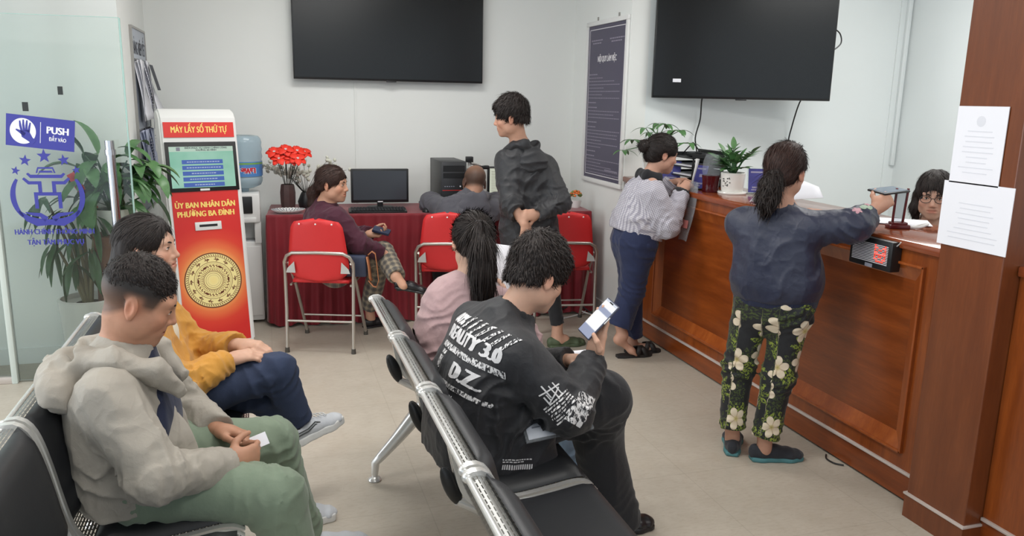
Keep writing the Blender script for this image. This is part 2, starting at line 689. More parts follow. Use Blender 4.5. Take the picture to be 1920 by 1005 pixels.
sign = tbuild(MB().bx(-0.196, 0.196, -0.091, 0.091, 0, 0.0006), T, 'push_sign', M['blue_vinyl'], door, smooth=False)
w = MB()
w.prism(disc(0.074, 48, (-0.1, 0.0)), 0.0003, Matrix.Translation((0, 0, 0.0007)))
w.bx(-0.002, 0.001, -0.06, 0.062, 0.0007, 0.001)
for (s_, x_, y_, wd_) in (('PUSH', 0.098, 0.018, 0.128), ('ĐẨY VÀO', 0.098, -0.032, 0.1)):
    bmt = text_bm(s_, 0.058 if s_ == 'PUSH' else 0.031, 0.003 if s_ == 'PUSH' else 0.001, width=wd_)
    bmesh.ops.transform(bmt, matrix=Matrix.Translation((x_, y_, 0.0009)), verts=bmt.verts)
    joinbm(w, bmt)
tbuild(w, T, 'white_print', M['white_vinyl'], sign, smooth=False)
# blue hand on the white disc
h = MB()
def strip2(pts, ws, z=0.0012, hh=0.0003):
    """ribbon polygon with widths"""
    n = len(pts)
    Lp, Rp = [], []
    for i in range(n):
        a = Vector(pts[max(i - 1, 0)])
        b = Vector(pts[min(i + 1, n - 1)])
        d = (b - a).normalized()
        nn = Vector((-d.y, d.x))
        p = Vector(pts[i])
        Lp.append(p + nn * ws[i])
        Rp.append(p - nn * ws[i])
    return [tuple(p) for p in Lp] + [tuple(p) for p in Rp[::-1]]
for pts, ws in (([(-0.105, -0.005), (-0.115, 0.03), (-0.119, 0.058)], (0.007, 0.0065, 0.004)),
                ([(-0.092, 0.0), (-0.098, 0.035), (-0.099, 0.066)], (0.007, 0.0065, 0.004)),
                ([(-0.08, 0.0), (-0.08, 0.035), (-0.078, 0.064)], (0.007, 0.0065, 0.004)),
                ([(-0.068, -0.005), (-0.064, 0.025), (-0.059, 0.052)], (0.0065, 0.006, 0.004)),
                ([(-0.088, -0.02), (-0.118, -0.004), (-0.14, 0.006)], (0.012, 0.008, 0.004)),
                ([(-0.088, 0.005), (-0.083, -0.02), (-0.055, -0.045), (-0.035, -0.062)], (0.028, 0.027, 0.016, 0.017))):
    h.prism(strip2(pts, ws), 0.0003, Matrix.Translation((0, 0, 0.0012)))
tbuild(h, T, 'hand_symbol', M['blue_vinyl'], sign, smooth=False)

# emblem with pavilion, stars and hands + slogan, applied straight on the glass
T2 = MD @ Matrix.Translation((0.248, 1.066, 0.0045)) @ Matrix.Diagonal((0.88, 0.94, 1, 1))
e = MB()
Zt = 0.0006
PZ = Matrix.Identity(4)


def star(cx, cy, R, rot=0.0):
    return [(cx + (R if k % 2 == 0 else R * 0.42) * math.sin(rot + k * PI / 5), cy + (R if k % 2 == 0 else R * 0.42) * math.cos(rot + k * PI / 5)) for k in range(10)]


for (cx, cy, R, ro) in ((0.0, 0.268, 0.044, 0.0), (-0.112, 0.242, 0.036, 0.15), (0.112, 0.245, 0.036, -0.15), (-0.172, 0.182, 0.028, 0.25), (0.18, 0.186, 0.026, -0.2)):
    e.prism(star(cx, cy, R, ro), Zt)
# pavilion
def poly(*p):
    e.prism(p, Zt)
    e.prism([(-x, y) for x, y in p][::-1], Zt)
poly((-0.045, 0.203), (0.0, 0.203), (0.0, 0.193), (-0.04, 0.193), (-0.048, 0.168), (-0.058, 0.168))
e.prism([(-0.035, 0.182), (0.035, 0.182), (0.042, 0.17), (-0.042, 0.17)], Zt)
poly((-0.088, 0.158), (-0.102, 0.170), (-0.114, 0.162), (-0.092, 0.138), (0.0, 0.138), (0.0, 0.157))
poly((-0.128, 0.142), (-0.140, 0.132), (-0.108, 0.100), (-0.030, 0.100), (-0.030, 0.119), (-0.100, 0.119))
poly((-0.052, 0.100), (-0.030, 0.100), (-0.030, 0.050), (-0.052, 0.050))
poly((-0.080, 0.053), (0.0, 0.053), (0.0, 0.033), (-0.058, 0.033), (-0.058, -0.045), (-0.080, -0.045))
# ring arcs with the hands
for sgn in (-1, 1):
    pts = [(sgn * 0.202 * math.cos(a), 0.03 + 0.19 * math.sin(a)) for a in [math.radians(q) for q in range(32, -42, -6)]]
    ws = [0.008 + 0.008 * math.sin(PI * i / (len(pts) - 1)) for i in range(len(pts))]
    e.prism(strip2(pts, ws), Zt)
    pts = [(sgn * x, y) for x, y in ((0.178, -0.06), (0.13, -0.105), (0.075, -0.128), (0.0, -0.128))]
    e.prism(strip2(pts, (0.006, 0.018, 0.024, 0.017)), Zt)
    pts = [(sgn * x, y) for x, y in ((0.02, -0.112), (0.055, -0.083), (0.1, -0.078), (0.14, -0.068))]
    e.prism(strip2(pts, (0.018, 0.012, 0.009, 0.003)), Zt)
tbuild(e, T2, 'emblem_sticker', M['blue_vinyl'], door, smooth=False)
w = MB()
for (s_, y_, wd_) in (('HÀNH CHÍNH THÔNG MINH', -0.188, 0.47), ('TẬN TÂM PHỤC VỤ', -0.252, 0.335)):
    bmt = text_bm(s_, 0.044, 0.0026, width=wd_)
    bmesh.ops.transform(bmt, matrix=Matrix.Translation((0.02, y_, 0.0003)), verts=bmt.verts)
    joinbm(w, bmt)
tbuild(w, T2, 'slogan_lettering', M['blue_vinyl'], door, smooth=False)
# hinge post and fixed pane to its left
struct(MB().bx(-1.455, -1.425, 5.03, 5.08, 0, 2.35, 0.003), 'trim_4', plain('pale_post', (205, 214, 208), 0.35))
win = MB()
win.box((-2.1, 5.11, 1.3), (1.28, 0.01, 2.6), (0, 0, math.radians(-4.5)))
struct(win, 'window_1', M['glass'], smooth=False)
struct(MB().box((-2.1, 5.11, 0.02), (1.3, 0.05, 0.04), (0, 0, math.radians(-4.5)), 0.004), 'trim_5', M['white_strip'])

# ------------------------------------------------------------------ implicit surfaces for bodies and clothes
V = lambda *a: np.array(a if len(a) > 1 else a[0], dtype=np.float64)


def nrm(v):
    v = np.asarray(v, float)
    return v / (np.linalg.norm(v) + 1e-12)


_rs = np.random.RandomState(11)
_TAB = _rs.rand(32, 32, 32).astype(np.float32)


def vnoise(x, y, z, s=1.0, seed=0):
    """periodic value noise 0..1 on arrays"""
    sc = s if isinstance(s, (tuple, list)) else (s, s, s)
    x = x * sc[0] + seed * 3.71
    y = y * sc[1] + seed * 5.13
    z = z * sc[2] + seed * 1.97
    xi, yi, zi = np.floor(x), np.floor(y), np.floor(z)
    fx, fy, fz = x - xi, y - yi, z - zi
    fx = fx * fx * (3 - 2 * fx)
    fy = fy * fy * (3 - 2 * fy)
    fz = fz * fz * (3 - 2 * fz)
    x0, y0, z0 = xi.astype(int) & 31, yi.astype(int) & 31, zi.astype(int) & 31
    x1, y1, z1 = (x0 + 1) & 31, (y0 + 1) & 31, (z0 + 1) & 31
    T = _TAB
    a = T[x0, y0, z0] * (1 - fx) + T[x1, y0, z0] * fx
    b = T[x0, y1, z0] * (1 - fx) + T[x1, y1, z0] * fx
    c = T[x0, y0, z1] * (1 - fx) + T[x1, y0, z1] * fx
    d = T[x0, y1, z1] * (1 - fx) + T[x1, y1, z1] * fx
    a = a * (1 - fy) + b * fy
    c = c * (1 - fy) + d * fy
    return a * (1 - fz) + c * fz


def axes_of(lo, hi, res, fine):
    out = []
    for i in range(3):
        cuts = sorted({lo[i], hi[i]} | {min(max(f[0][i], lo[i]), hi[i]) for f in fine} | {min(max(f[1][i], lo[i]), hi[i]) for f in fine})
        pts = [cuts[0]]
        for a, b in zip(cuts, cuts[1:]):
            m = (a + b) / 2
            r = res
            for f in fine:
                if f[0][i] <= m <= f[1][i]:
                    r = min(r, f[2])
            n = max(1, int(math.ceil((b - a) / r)))
            pts += list(a + (b - a) * (np.arange(n) + 1) / n)
        out.append(np.array(pts, dtype=np.float32))
    return out


class F:
    def __init__(s, lo, hi, res, fine=()):
        s.ax = axes_of(V(lo), V(hi), res, fine)
        s.d = np.full([len(a) for a in s.ax], 1e3, dtype=np.float32)
        s.chains = []

    def sl(s, lo, hi):
        r = []
        for i in range(3):
            a = int(np.searchsorted(s.ax[i], lo[i]))
            b = int(np.searchsorted(s.ax[i], hi[i]))
            r.append(slice(max(a - 1, 0), min(b + 1, len(s.ax[i]))))
        return tuple(r)

    def xyz(s, sl):
        return (s.ax[0][sl[0]][:, None, None], s.ax[1][sl[1]][None, :, None], s.ax[2][sl[2]][None, None, :])

    def put(s, fn, lo, hi, k=0.0, op='u'):
        m = 0.012 + k
        sl = s.sl(np.asarray(lo) - m, np.asarray(hi) + m)
        X, Y, Z = s.xyz(sl)
        v = fn(X, Y, Z).astype(np.float32)
        d = s.d[sl]
        if v.size == 0 or d.size == 0:
            return s
        if op == 'u':
            r = np.minimum(d, v)
            if k > 0:
                h = np.maximum(k - np.abs(d - v), 0) / k
                r = r - h * h * k * 0.25
        elif op == 's':
            v = -v
            r = np.maximum(d, v)
            if k > 0:
                h = np.maximum(k - np.abs(d - v), 0) / k
                r = r + h * h * k * 0.25
        s.d[sl] = r
        return s

    def cone(s, a, b, ra, rb, k=0.02, flat=None, op='u'):
        a, b = V(a), V(b)
        ba = b - a
        L2 = float(ba @ ba) + 1e-12
        R = max(ra, rb)

        def fn(X, Y, Z):
            px, py, pz = X - a[0], Y - a[1], Z - a[2]
            t = np.clip((px * ba[0] + py * ba[1] + pz * ba[2]) / L2, 0, 1)
            qx, qy, qz = px - t * ba[0], py - t * ba[1], pz - t * ba[2]
            r2 = qx * qx + qy * qy + qz * qz
            if flat is not None:
                w, f = flat
                c = qx * w[0] + qy * w[1] + qz * w[2]
                r2 = r2 + c * c * (f * f - 1)
            return np.sqrt(r2) - (ra + (rb - ra) * t)
        return s.put(fn, np.minimum(a, b) - R, np.maximum(a, b) + R, k, op)

    def chain(s, pts, rs, k=0.02, flat=None):
        for i in range(len(pts) - 1):
            s.cone(pts[i], pts[i + 1], rs[i], rs[i + 1], k if i == 0 else min(k, 0.02), flat)
        return s

    def ell(s, c, r, R=None, k=0.02, op='u'):
        c = V(c)
        r = V(r)
        R = np.eye(3) if R is None else np.asarray(R, float)
        m = max(r)

        def fn(X, Y, Z):
            px, py, pz = X - c[0], Y - c[1], Z - c[2]
            k0 = 0
            k1 = 0
            for i in range(3):
                q = px * R[i, 0] + py * R[i, 1] + pz * R[i, 2]
                k0 = k0 + (q / r[i]) ** 2
                k1 = k1 + (q / r[i] ** 2) ** 2
            k0 = np.sqrt(k0)
            return k0 * (k0 - 1) / (np.sqrt(k1) + 1e-9)
        return s.put(fn, c - m, c + m, k, op)

    def loft(s, secs, k=0.02, flat=(True, True), p=2.0, op='u', rnd=0.008):
        """secs: list of (pos, right vector, half width, half depth); elliptical/superelliptical tube"""
        P = [V(q[0]) for q in secs]
        n = len(P)
        for i in range(n - 1):
            a, b = P[i], P[i + 1]
            ba = b - a
            L2 = float(ba @ ba)
            L = math.sqrt(L2)
            r0, r1 = V(secs[i][1]), V(secs[i + 1][1])
            w0, w1 = secs[i][2], secs[i + 1][2]
            h0, h1 = secs[i][3], secs[i + 1][3]
            rr = nrm(r0 + r1)
            ax = ba / L
            rr = nrm(rr - ax * (rr @ ax))
            fw = np.cross(rr, ax)
            R = max(w0, w1, h0, h1)
            c0 = flat[0] and i == 0
            c1 = flat[1] and i == n - 2

            def fn(X, Y, Z):
                px, py, pz = X - a[0], Y - a[1], Z - a[2]
                tu = (px * ba[0] + py * ba[1] + pz * ba[2]) / L2
                t = np.clip(tu, 0, 1)
                qx, qy, qz = px - t * ba[0], py - t * ba[1], pz - t * ba[2]
                w = w0 + (w1 - w0) * t
                h = h0 + (h1 - h0) * t
                u = (qx * rr[0] + qy * rr[1] + qz * rr[2])
                v = (qx * fw[0] + qy * fw[1] + qz * fw[2])
                e2 = (qx * ax[0] + qy * ax[1] + qz * ax[2])
                if p == 2.0:
                    q = np.sqrt((u / w) ** 2 + (v / h) ** 2 + (e2 / np.minimum(w, h)) ** 2)
                else:
                    q = (np.abs(u / w) ** p + np.abs(v / h) ** p + np.abs(e2 / np.minimum(w, h)) ** p) ** (1 / p)
                m = np.minimum(w, h)
                g = (q - 1) * m
                if c0:
                    g = np.maximum(g, -tu * L)
                if c1:
                    g = np.maximum(g, (tu - 1) * L)
                return g
            s.put(fn, np.minimum(a, b) - R, np.maximum(a, b) + R, k if i == 0 else max(k, 0.015), op)
        return s

    def cut(s, c, n, k=0.0):
        """remove everything on the +n side of the plane through c"""
        c, n = V(c), nrm(n)
        X, Y, Z = s.xyz((slice(None),) * 3)
        v = ((X - c[0]) * n[0] + (Y - c[1]) * n[1] + (Z - c[2]) * n[2]).astype(np.float32)
        if k > 0:
            h = np.maximum(k - np.abs(s.d - v), 0) / k
            s.d = np.maximum(s.d, v) + h * h * k * 0.25
        else:
            s.d = np.maximum(s.d, v)
        return s

    def near(s, w=0.03):
        return np.nonzero(np.abs(s.d) < w)

    def disp(s, amp, scale, ridge=False, seed=0, cen=None, rad=None, octv=1):
        I = s.near(0.03)
        x, y, z = s.ax[0][I[0]], s.ax[1][I[1]], s.ax[2][I[2]]
        n = vnoise(x, y, z, scale, seed)
        if octv > 1:
            sc2 = tuple(2.1 * q for q in scale) if isinstance(scale, (tuple, list)) else scale * 2.1
            n = n * 0.67 + 0.33 * vnoise(x, y, z, sc2, seed + 5)
        if ridge:
            n = 1 - np.abs(2 * n - 1)
            n = n * n * n * 1.7 - 0.35
        else:
            n = 2 * n - 1
        w = 1.0
        if cen is not None:
            q = np.sqrt((x - cen[0]) ** 2 + (y - cen[1]) ** 2 + (z - cen[2]) ** 2) / rad
            w = np.clip(1 - q, 0, 1)
            w = w * w * (3 - 2 * w)
        s.d[I] -= (amp * n * w).astype(np.float32)
        return s

    def folds(s, a, b, amp, lam, rad=0.16, seed=0, at=None, spread=None, skew=0.0, skv=(0, 0, 1)):
        """ring folds across the limb a-b, strongest at fraction `at`"""
        a, b = V(a), V(b)
        ba = b - a
        L = np.linalg.norm(ba)
        ax = ba / L
        I = s.near(0.03)
        x, y, z = s.ax[0][I[0]] - a[0], s.ax[1][I[1]] - a[1], s.ax[2][I[2]] - a[2]
        t = x * ax[0] + y * ax[1] + z * ax[2]
        q = np.sqrt(np.maximum((x * x + y * y + z * z) - t * t, 0))
        m = np.clip(1.3 - q / rad, 0, 1) * ((t > -0.03) & (t < L + 0.03))
        wv = vnoise(x, y, z, 11.0, seed)
        sk = (x * skv[0] + y * skv[1] + z * skv[2]) * skew
        ph = (t + sk) / lam + 1.6 * wv
        f = 1 - np.abs(np.mod(ph, 1.0) - 0.5) * 2
        f = f * f * 1.7 - 0.45
        f = f * np.clip(2.4 * vnoise(x, y, z, 7.0, seed + 9) - 0.5, 0, 1.6)
        if at is not None:
            m = m * np.exp(-((t / L - at) / (spread or 0.25)) ** 2)
        s.d[I] -= (amp * f * m).astype(np.float32)
        return s

    def mesh(s, name, mat, parent=None, smooth=1, cuv=None, colfn=None, keep=None):
        d = s.d
        nx, ny, nz = d.shape
        ins = d < 0
        cnt = np.zeros((nx - 1, ny - 1, nz - 1), np.uint8)
        for i in (0, 1):
            for j in (0, 1):
                for k in (0, 1):
                    cnt += ins[i:nx - 1 + i, j:ny - 1 + j, k:nz - 1 + k]
        act = (cnt > 0) & (cnt < 8)
        I = np.nonzero(act)
        n = len(I[0])
        cid = np.full(act.shape, -1, np.int32)
        cid[I] = np.arange(n)
        co = np.zeros((n, 3))
        wt = np.zeros(n)
        corner = [(i, j, k) for i in (0, 1) for j in (0, 1) for k in (0, 1)]
        val = {c: d[I[0] + c[0], I[1] + c[1], I[2] + c[2]] for c in corner}
        pos = {c: np.stack([s.ax[0][I[0] + c[0]], s.ax[1][I[1] + c[1]], s.ax[2][I[2] + c[2]]], 1) for c in corner}
        for c in corner:
            for axx in range(3):
                if c[axx] == 0:
                    e = list(c)
                    e[axx] = 1
                    e = tuple(e)
                    va, vb = val[c], val[e]
                    m = (va < 0) != (vb < 0)
                    t = np.where(m, va / np.where(m, va - vb, 1), 0)
                    co += m[:, None] * (pos[c] + (pos[e] - pos[c]) * t[:, None])
                    wt += m
        co /= wt[:, None]
        quads = []
        for axx in range(3):
            s0 = [slice(None)] * 3
            s1 = [slice(None)] * 3
            s0[axx] = slice(0, -1)
            s1[axx] = slice(1, None)
            A, B = ins[tuple(s0)], ins[tuple(s1)]
            E = np.nonzero(A != B)
            u, v = [(1, 2), (2, 0), (0, 1)][axx]
            ok = (E[u] > 0) & (E[v] > 0) & (E[u] < d.shape[u] - 1) & (E[v] < d.shape[v] - 1)
            E = [q[ok] for q in E]
            inside = A[tuple(E)]

            def cell(du, dv):
                q = [e.copy() for e in E]
                q[u] = q[u] - du
                q[v] = q[v] - dv
                return cid[tuple(q)]
            qd = np.stack([cell(1, 1), cell(0, 1), cell(0, 0), cell(1, 0)], 1)
            qd = np.where(inside[:, None], qd, qd[:, ::-1])
            quads.append(qd)
        Q = np.concatenate(quads)
        for _ in range(smooth):
            acc = np.zeros_like(co)
            num = np.zeros(n)
            for a_, b_ in ((0, 1), (1, 2), (2, 3), (3, 0)):
                for p_, q_ in ((a_, b_), (b_, a_)):
                    num += np.bincount(Q[:, p_], minlength=n)
                    for c_ in range(3):
                        acc[:, c_] += np.bincount(Q[:, p_], weights=co[Q[:, q_], c_], minlength=n)
            co = co * 0.5 + 0.5 * acc / np.maximum(num, 1)[:, None]
        me = bpy.data.meshes.new(name)
        me.vertices.add(n)
        me.vertices.foreach_set('co', co.astype(np.float32).ravel())
        nq = len(Q)
        me.loops.add(nq * 4)
        me.loops.foreach_set('vertex_index', Q.astype(np.int32).ravel())
        me.polygons.add(nq)
        me.polygons.foreach_set('loop_start', np.arange(0, nq * 4, 4, dtype=np.int32))
        me.update(calc_edges=True)
        me.validate()
        me.shade_smooth()
        if cuv is not None:
            a = me.attributes.new('cuv', 'FLOAT_VECTOR', 'POINT')
            a.data.foreach_set('vector', cuv_of(co, cuv).astype(np.float32).ravel())
        if colfn is not None:
            a = me.attributes.new('tint', 'FLOAT_COLOR', 'POINT')
            c = colfn(co)
            a.data.foreach_set('color', c.astype(np.float32).ravel())
        me.materials.append(mat)
        o = bpy.data.objects.new(name, me)
        link(o, parent)
        if parent is not None:
            o.matrix_parent_inverse = Matrix.Identity(4)
        s.d = None
        return o


def cuv_of(co, chains):
    """cloth coordinates: u around, v along the nearest bone (metres)"""
    best = np.full(len(co), 1e9)
    out = np.zeros((len(co), 3))
    for ci, (pts, ref) in enumerate(chains):
        off = 0.0
        for a, b in zip(pts[:-1], pts[1:]):
            a, b = V(a), V(b)
            ba = b - a
            L = np.linalg.norm(ba)
            ax = ba / L
            p = co - a
            t = p @ ax
            tc = np.clip(t, 0, L)
            q = p - tc[:, None] * ax
            dist = np.linalg.norm(q, axis=1)
            e1 = nrm(V(ref) - ax * (V(ref) @ ax))
            e2 = np.cross(ax, e1)
            ang = np.arctan2(q @ e2, q @ e1)
            m = dist < best
            best[m] = dist[m]
            out[m, 0] = ang[m] * 0.075
            out[m, 1] = (off + t)[m]
            out[m, 2] = ci
            off += L
    return out


def fr3(f, u):
    f = nrm(f)
    r = nrm(np.cross(f, V(u)))
    return r, f, np.cross(r, f)


SKIN_LIP = V(0.40, 0.13, 0.11)


def add_head(H, c, f, u, s=1.0, jaw=1.0, detail=True, female=False):
    c = V(c)
    r, f, u = fr3(f, u)
    R = np.stack([r, f, u])
    P = lambda x, y, z: c + s * (r * x + f * y + u * z)
    H.ell(P(0, -0.014, 0.034), V(0.075, 0.094, 0.084) * s, R, 0.02)
    H.ell(P(0, 0.026, -0.030), V(0.061 * jaw, 0.066, 0.084) * s, R, 0.03 * s)
    H.ell(P(0, 0.052, -0.086), V(0.030 * jaw, 0.034, 0.024) * s, R, 0.03 * s)
    H.ell(P(0, 0.075, -0.098), V(0.017, 0.013, 0.012) * s, R, 0.02 * s)
    for q in (-1, 1):
        H.ell(P(q * 0.048 * jaw, 0.012, -0.062), V(0.018, 0.032, 0.026) * s, R, 0.03 * s)
        H.ell(P(q * 0.040, 0.058, -0.026), V(0.022, 0.022, 0.020) * s, R, 0.025 * s)
    H.ell(P(0, 0.074, 0.026), V(0.048, 0.016, 0.016) * s, R, 0.025 * s)
    for q in (-1, 1):                                   # eye sockets
        H.ell(P(q * 0.031, 0.098, 0.004), V(0.019, 0.014, 0.0105) * s, R, 0.014 * s, 's')
        H.ell(P(q * 0.031, 0.0745, 0.003), V(0.0155, 0.0125, 0.0115) * s, R, 0.006 * s)
    H.cone(P(0, 0.084, 0.012), P(0, 0.103, -0.026), 0.0085 * s, 0.0105 * s, 0.014 * s)
    H.ell(P(0, 0.104, -0.0285), V(0.0105, 0.0105, 0.009) * s, R, 0.006 * s)
    for q in (-1, 1):
        H.ell(P(q * 0.0125, 0.091, -0.033), V(0.0085, 0.011, 0.0075) * s, R, 0.006 * s)
    # mouth
    H.ell(P(0, 0.078, -0.060), V(0.030, 0.016, 0.021) * s, R, 0.02 * s)
    H.cone(P(-0.016, 0.088, -0.0545), P(0.016, 0.088, -0.0545), 0.006 * s, 0.006 * s, 0.006 * s)
    H.cone(P(-0.014, 0.088, -0.0675), P(0.014, 0.088, -0.0675), 0.0068 * s, 0.0068 * s, 0.006 * s)
    H.cone(P(-0.023, 0.092, -0.061), P(0.023, 0.092, -0.061), 0.0022 * s, 0.0022 * s, 0.005 * s, op='s')
    # ears
    for q in (-1, 1):
        e = P(q * 0.077, -0.012, -0.006)
        tilt = nrm(u * 0.97 - f * 0.22)
        out = nrm(r * q * 0.86 - f * 0.45)
        fw = np.cross(tilt, out)
        Re = np.stack([out, tilt, nrm(fw)])
        H.ell(e, V(0.0085, 0.0315, 0.0185) * s, Re, 0.006 * s)
        H.ell(e + out * 0.009 * s - tilt * 0.002 * s + fw * q * 0.0, V(0.0065, 0.019, 0.0095) * s, Re, 0.005 * s, 's')
        H.ell(e - tilt * 0.027 * s, V(0.007, 0.009, 0.008) * s, Re, 0.006 * s)
    return R


def head_tint(c, f, u, s=1.0, base=(0.52, 0.30, 0.20), fade=None):
    """vertex colours of skin: warm cheeks, lips, optionally the shaved sides of a crew cut"""
    c = V(c)
    r, f, u = fr3(f, u)
    base = V(base)

    def fn(co):
        p = (co - c) / s
        x, y, z = p @ r, p @ f, p @ u
        col = np.tile(base, (len(co), 1))
        inhead = (np.abs(x) < 0.1) & (np.abs(y) < 0.13) & (np.abs(z) < 0.14)

        def blend(m, colr, a):
            m = (m * a * inhead)[:, None]
            return col * (1 - m) + V(colr) * m
        g = lambda cx, cy, cz, rad: np.exp(-(((np.abs(x) - cx) ** 2 + (y - cy) ** 2 + (z - cz) ** 2) / rad ** 2))
        col = blend(g(0.042, 0.07, -0.03, 0.028), base * V(1.08, 0.80, 0.74), 0.6)
        col = blend(g(0.0, 0.105, -0.03, 0.016), base * V(1.08, 0.82, 0.76), 0.5)
        col = blend(g(0.077, -0.012, -0.006, 0.03), base * V(1.12, 0.78, 0.70), 0.6)
        lips = np.exp(-((x / 0.022) ** 4 + ((z + 0.061) / 0.0115) ** 4)) * (y > 0.075)
        col = blend(lips, base * V(0.85, 0.48, 0.46), 0.75)
        if fade is not None:
            m = fade(x, y, z)
            col = blend(m, V(0.022, 0.018, 0.016), 1.0)
        return np.concatenate([np.clip(col, 0, 1), np.ones((len(co), 1))], 1)
    return fn


def m_skin():
    t = NT('skin')
    a = t.n('ShaderNodeAttribute', attribute_name='tint')
    co = t.coord()
    n = t.noise(co, 60, 3)
    c = t.n('ShaderNodeHueSaturation')
    t.set(c.inputs['Color'], a.outputs['Color'])
    t.set(c.inputs['Value'], t.math('ADD', 0.92, t.math('MULTIPLY', n, 0.16)))
    t.base(c.outputs[0])
    t.bump(t.noise(co, 420, 2), 0.08, 0.002)
    t.pr(Roughness=0.52, Subsurface_Weight=0.12, Subsurface_Scale=0.012, Specular_IOR_Level=0.35)
    t.b.inputs['Subsurface Radius'].default_value = (1.0, 0.35, 0.2)
    return t.m


M['skin'] = m_skin()


def m_hair(name, c=(24, 20, 20), c2=(52, 42, 38), attr=None):
    t = NT(name)
    co = t.coord(attr='cuv') if attr else t.coord()
    if attr:
        mp = t.n('ShaderNodeMapping')
        t.set(mp.inputs[0], co)
        mp.inputs['Scale'].default_value = (420, 12, 1)
        st = t.noise(mp.outputs[0], 1.0, 3, 0.6)
    else:
        mp = t.n('ShaderNodeMapping')
        t.set(mp.inputs[0], co)
        mp.inputs['Scale'].default_value = (260, 260, 60)
        st = t.noise(mp.outputs[0], 1.0, 3, 0.6)
    t.base(t.ramp(st, [(0.35, lin(c)), (0.72, lin(c2))]))
    t.bump(st, 0.5, 0.004)
    t.pr(Roughness=0.55, Specular_IOR_Level=0.28)
    return t.m


M['hair'] = m_hair('black_hair')
M['hair_brown'] = m_hair('dark_brown_hair', (36, 24, 22), (72, 48, 40))
M['hair_long'] = m_hair('long_black_hair', (22, 19, 20), (54, 46, 44), 'cuv')
M['hair_grey'] = m_hair('greying_short_hair', (30, 28, 28), (66, 60, 56))
M['eye_white'] = plain('eye_white', (205, 196, 188), 0.25)
M['iris'] = plain('dark_iris', (22, 14, 10), 0.15)


def add_face_parts(body, c, f, u, s=1.0, brow=(26, 22, 20), open_=1.0, lid=0.0):
    """eyes and eyebrows as children of the body"""
    c = V(c)
    r, f, u = fr3(f, u)
    P = lambda x, y, z: c + s * (r * x + f * y + u * z)
    R = Matrix((tuple(r), tuple(f), tuple(u))).transposed()
    for q in (-1, 1):
        b = MB()
        cc = P(q * 0.031, 0.0796, 0.002 - lid)
        b.sphere(cc, 1.0, 16, (0.0128 * s, 0.0088 * s, 0.0048 * s * open_), R)
        eye = b.build('eye', M['eye_white'], body)
        b = MB()
        b.sphere(P(q * 0.031, 0.0848, 0.002 - lid), 1.0, 12, (0.0048 * s, 0.0042 * s, 0.0046 * s * open_), R)
        b.build('iris', M['iris'], eye)
        b = MB()
        pts = [P(q * x, y, z) for x, y, z in ((0.013, 0.0925, 0.0215), (0.024, 0.0915, 0.0255), (0.037, 0.0835, 0.0265), (0.050, 0.068, 0.0215))]
        b.tube(pts, [0.0026 * s, 0.0034 * s, 0.003 * s, 0.0012 * s], 8)
        b.build('eyebrow', M['hair'], body)
        b = MB()
        pts = [P(q * x, y, z - lid * 0.9) for x, y, z in ((0.0185, 0.0845, 0.003), (0.025, 0.0885, 0.0072), (0.033, 0.0882, 0.0078), (0.0445, 0.079, 0.0035))]
        b.tube(pts, [0.0009 * s, 0.0016 * s, 0.0018 * s, 0.0011 * s], 6)
        b.build('eyelash', M['hair'], body)


def add_hand(H, w, d, n, side=1, curls=None, s=1.0, thumb=None, splay=0.0, k=0.006):
    """w wrist point, d direction wrist->knuckles, n palm-facing direction, side +1 right hand"""
    w = V(w)
    d = nrm(d)
    n = V(n)
    n = nrm(n - d * (n @ d))
    wv = nrm(np.cross(d, n)) * side
    L = lambda a, b, c_: w + s * (d * a + wv * b + n * c_)
    curls = curls or [(20, 30, 20)] * 4
    # palm
    H.cone(L(0.0, 0, 0), L(0.035, 0, 0), 0.026 * s, 0.030 * s, 0.02, (n, 1.35))
    H.cone(L(0.03, 0.016, 0), L(0.082, 0.024, 0), 0.020 * s, 0.016 * s, 0.02, (n, 1.25))
    H.cone(L(0.03, -0.010, 0), L(0.078, -0.020, 0), 0.020 * s, 0.0155 * s, 0.02, (n, 1.25))
    H.cone(L(0.03, 0.004, 0), L(0.084, 0.003, 0), 0.019 * s, 0.0155 * s, 0.02, (n, 1.25))
    H.ell(L(0.032, 0.026, 0.008), V(0.026, 0.017, 0.015) * s, np.stack([d, wv, n]), 0.012)
    base = [(0.090, 0.028), (0.094, 0.0095), (0.090, -0.0095), (0.081, -0.027)]
    lens = [(0.043, 0.026, 0.021), (0.047, 0.029, 0.022), (0.043, 0.027, 0.021), (0.034, 0.020, 0.019)]
    for i in range(4):
        p = L(base[i][0], base[i][1], 0)
        ang = 0.0
        sp = splay * (1.5 - i) * 0.16
        r0 = (0.0092, 0.0094, 0.0090, 0.0080)[i] * s
        for j in range(3):
            ang += math.radians(curls[i][j])
            dd = nrm(d * math.cos(ang) + n * math.sin(ang) + wv * sp * math.cos(ang))
            q = p + dd * lens[i][j] * s
            H.cone(p, q, r0 * (1 - 0.07 * j), r0 * (0.94 - 0.08 * j), k if j else 0.010)
            p = q
    th = thumb or [(0.62, 0.70, 0.36), (0.86, 0.36, 0.36), (0.94, 0.10, 0.32)]
    p = L(0.022, 0.024, 0.008)
    for j, (a, b, c_) in enumerate(th):
        dd = nrm(d * a + wv * b + n * c_)
        q = p + dd * (0.044, 0.033, 0.027)[j] * s
        H.cone(p, q, (0.0135, 0.0112, 0.0100)[j] * s, (0.0112, 0.0100, 0.0078)[j] * s, 0.010 if j == 0 else k)
        p = q
    return p


def lerp(a, b, t):
    return V(a) + (V(b) - V(a)) * t


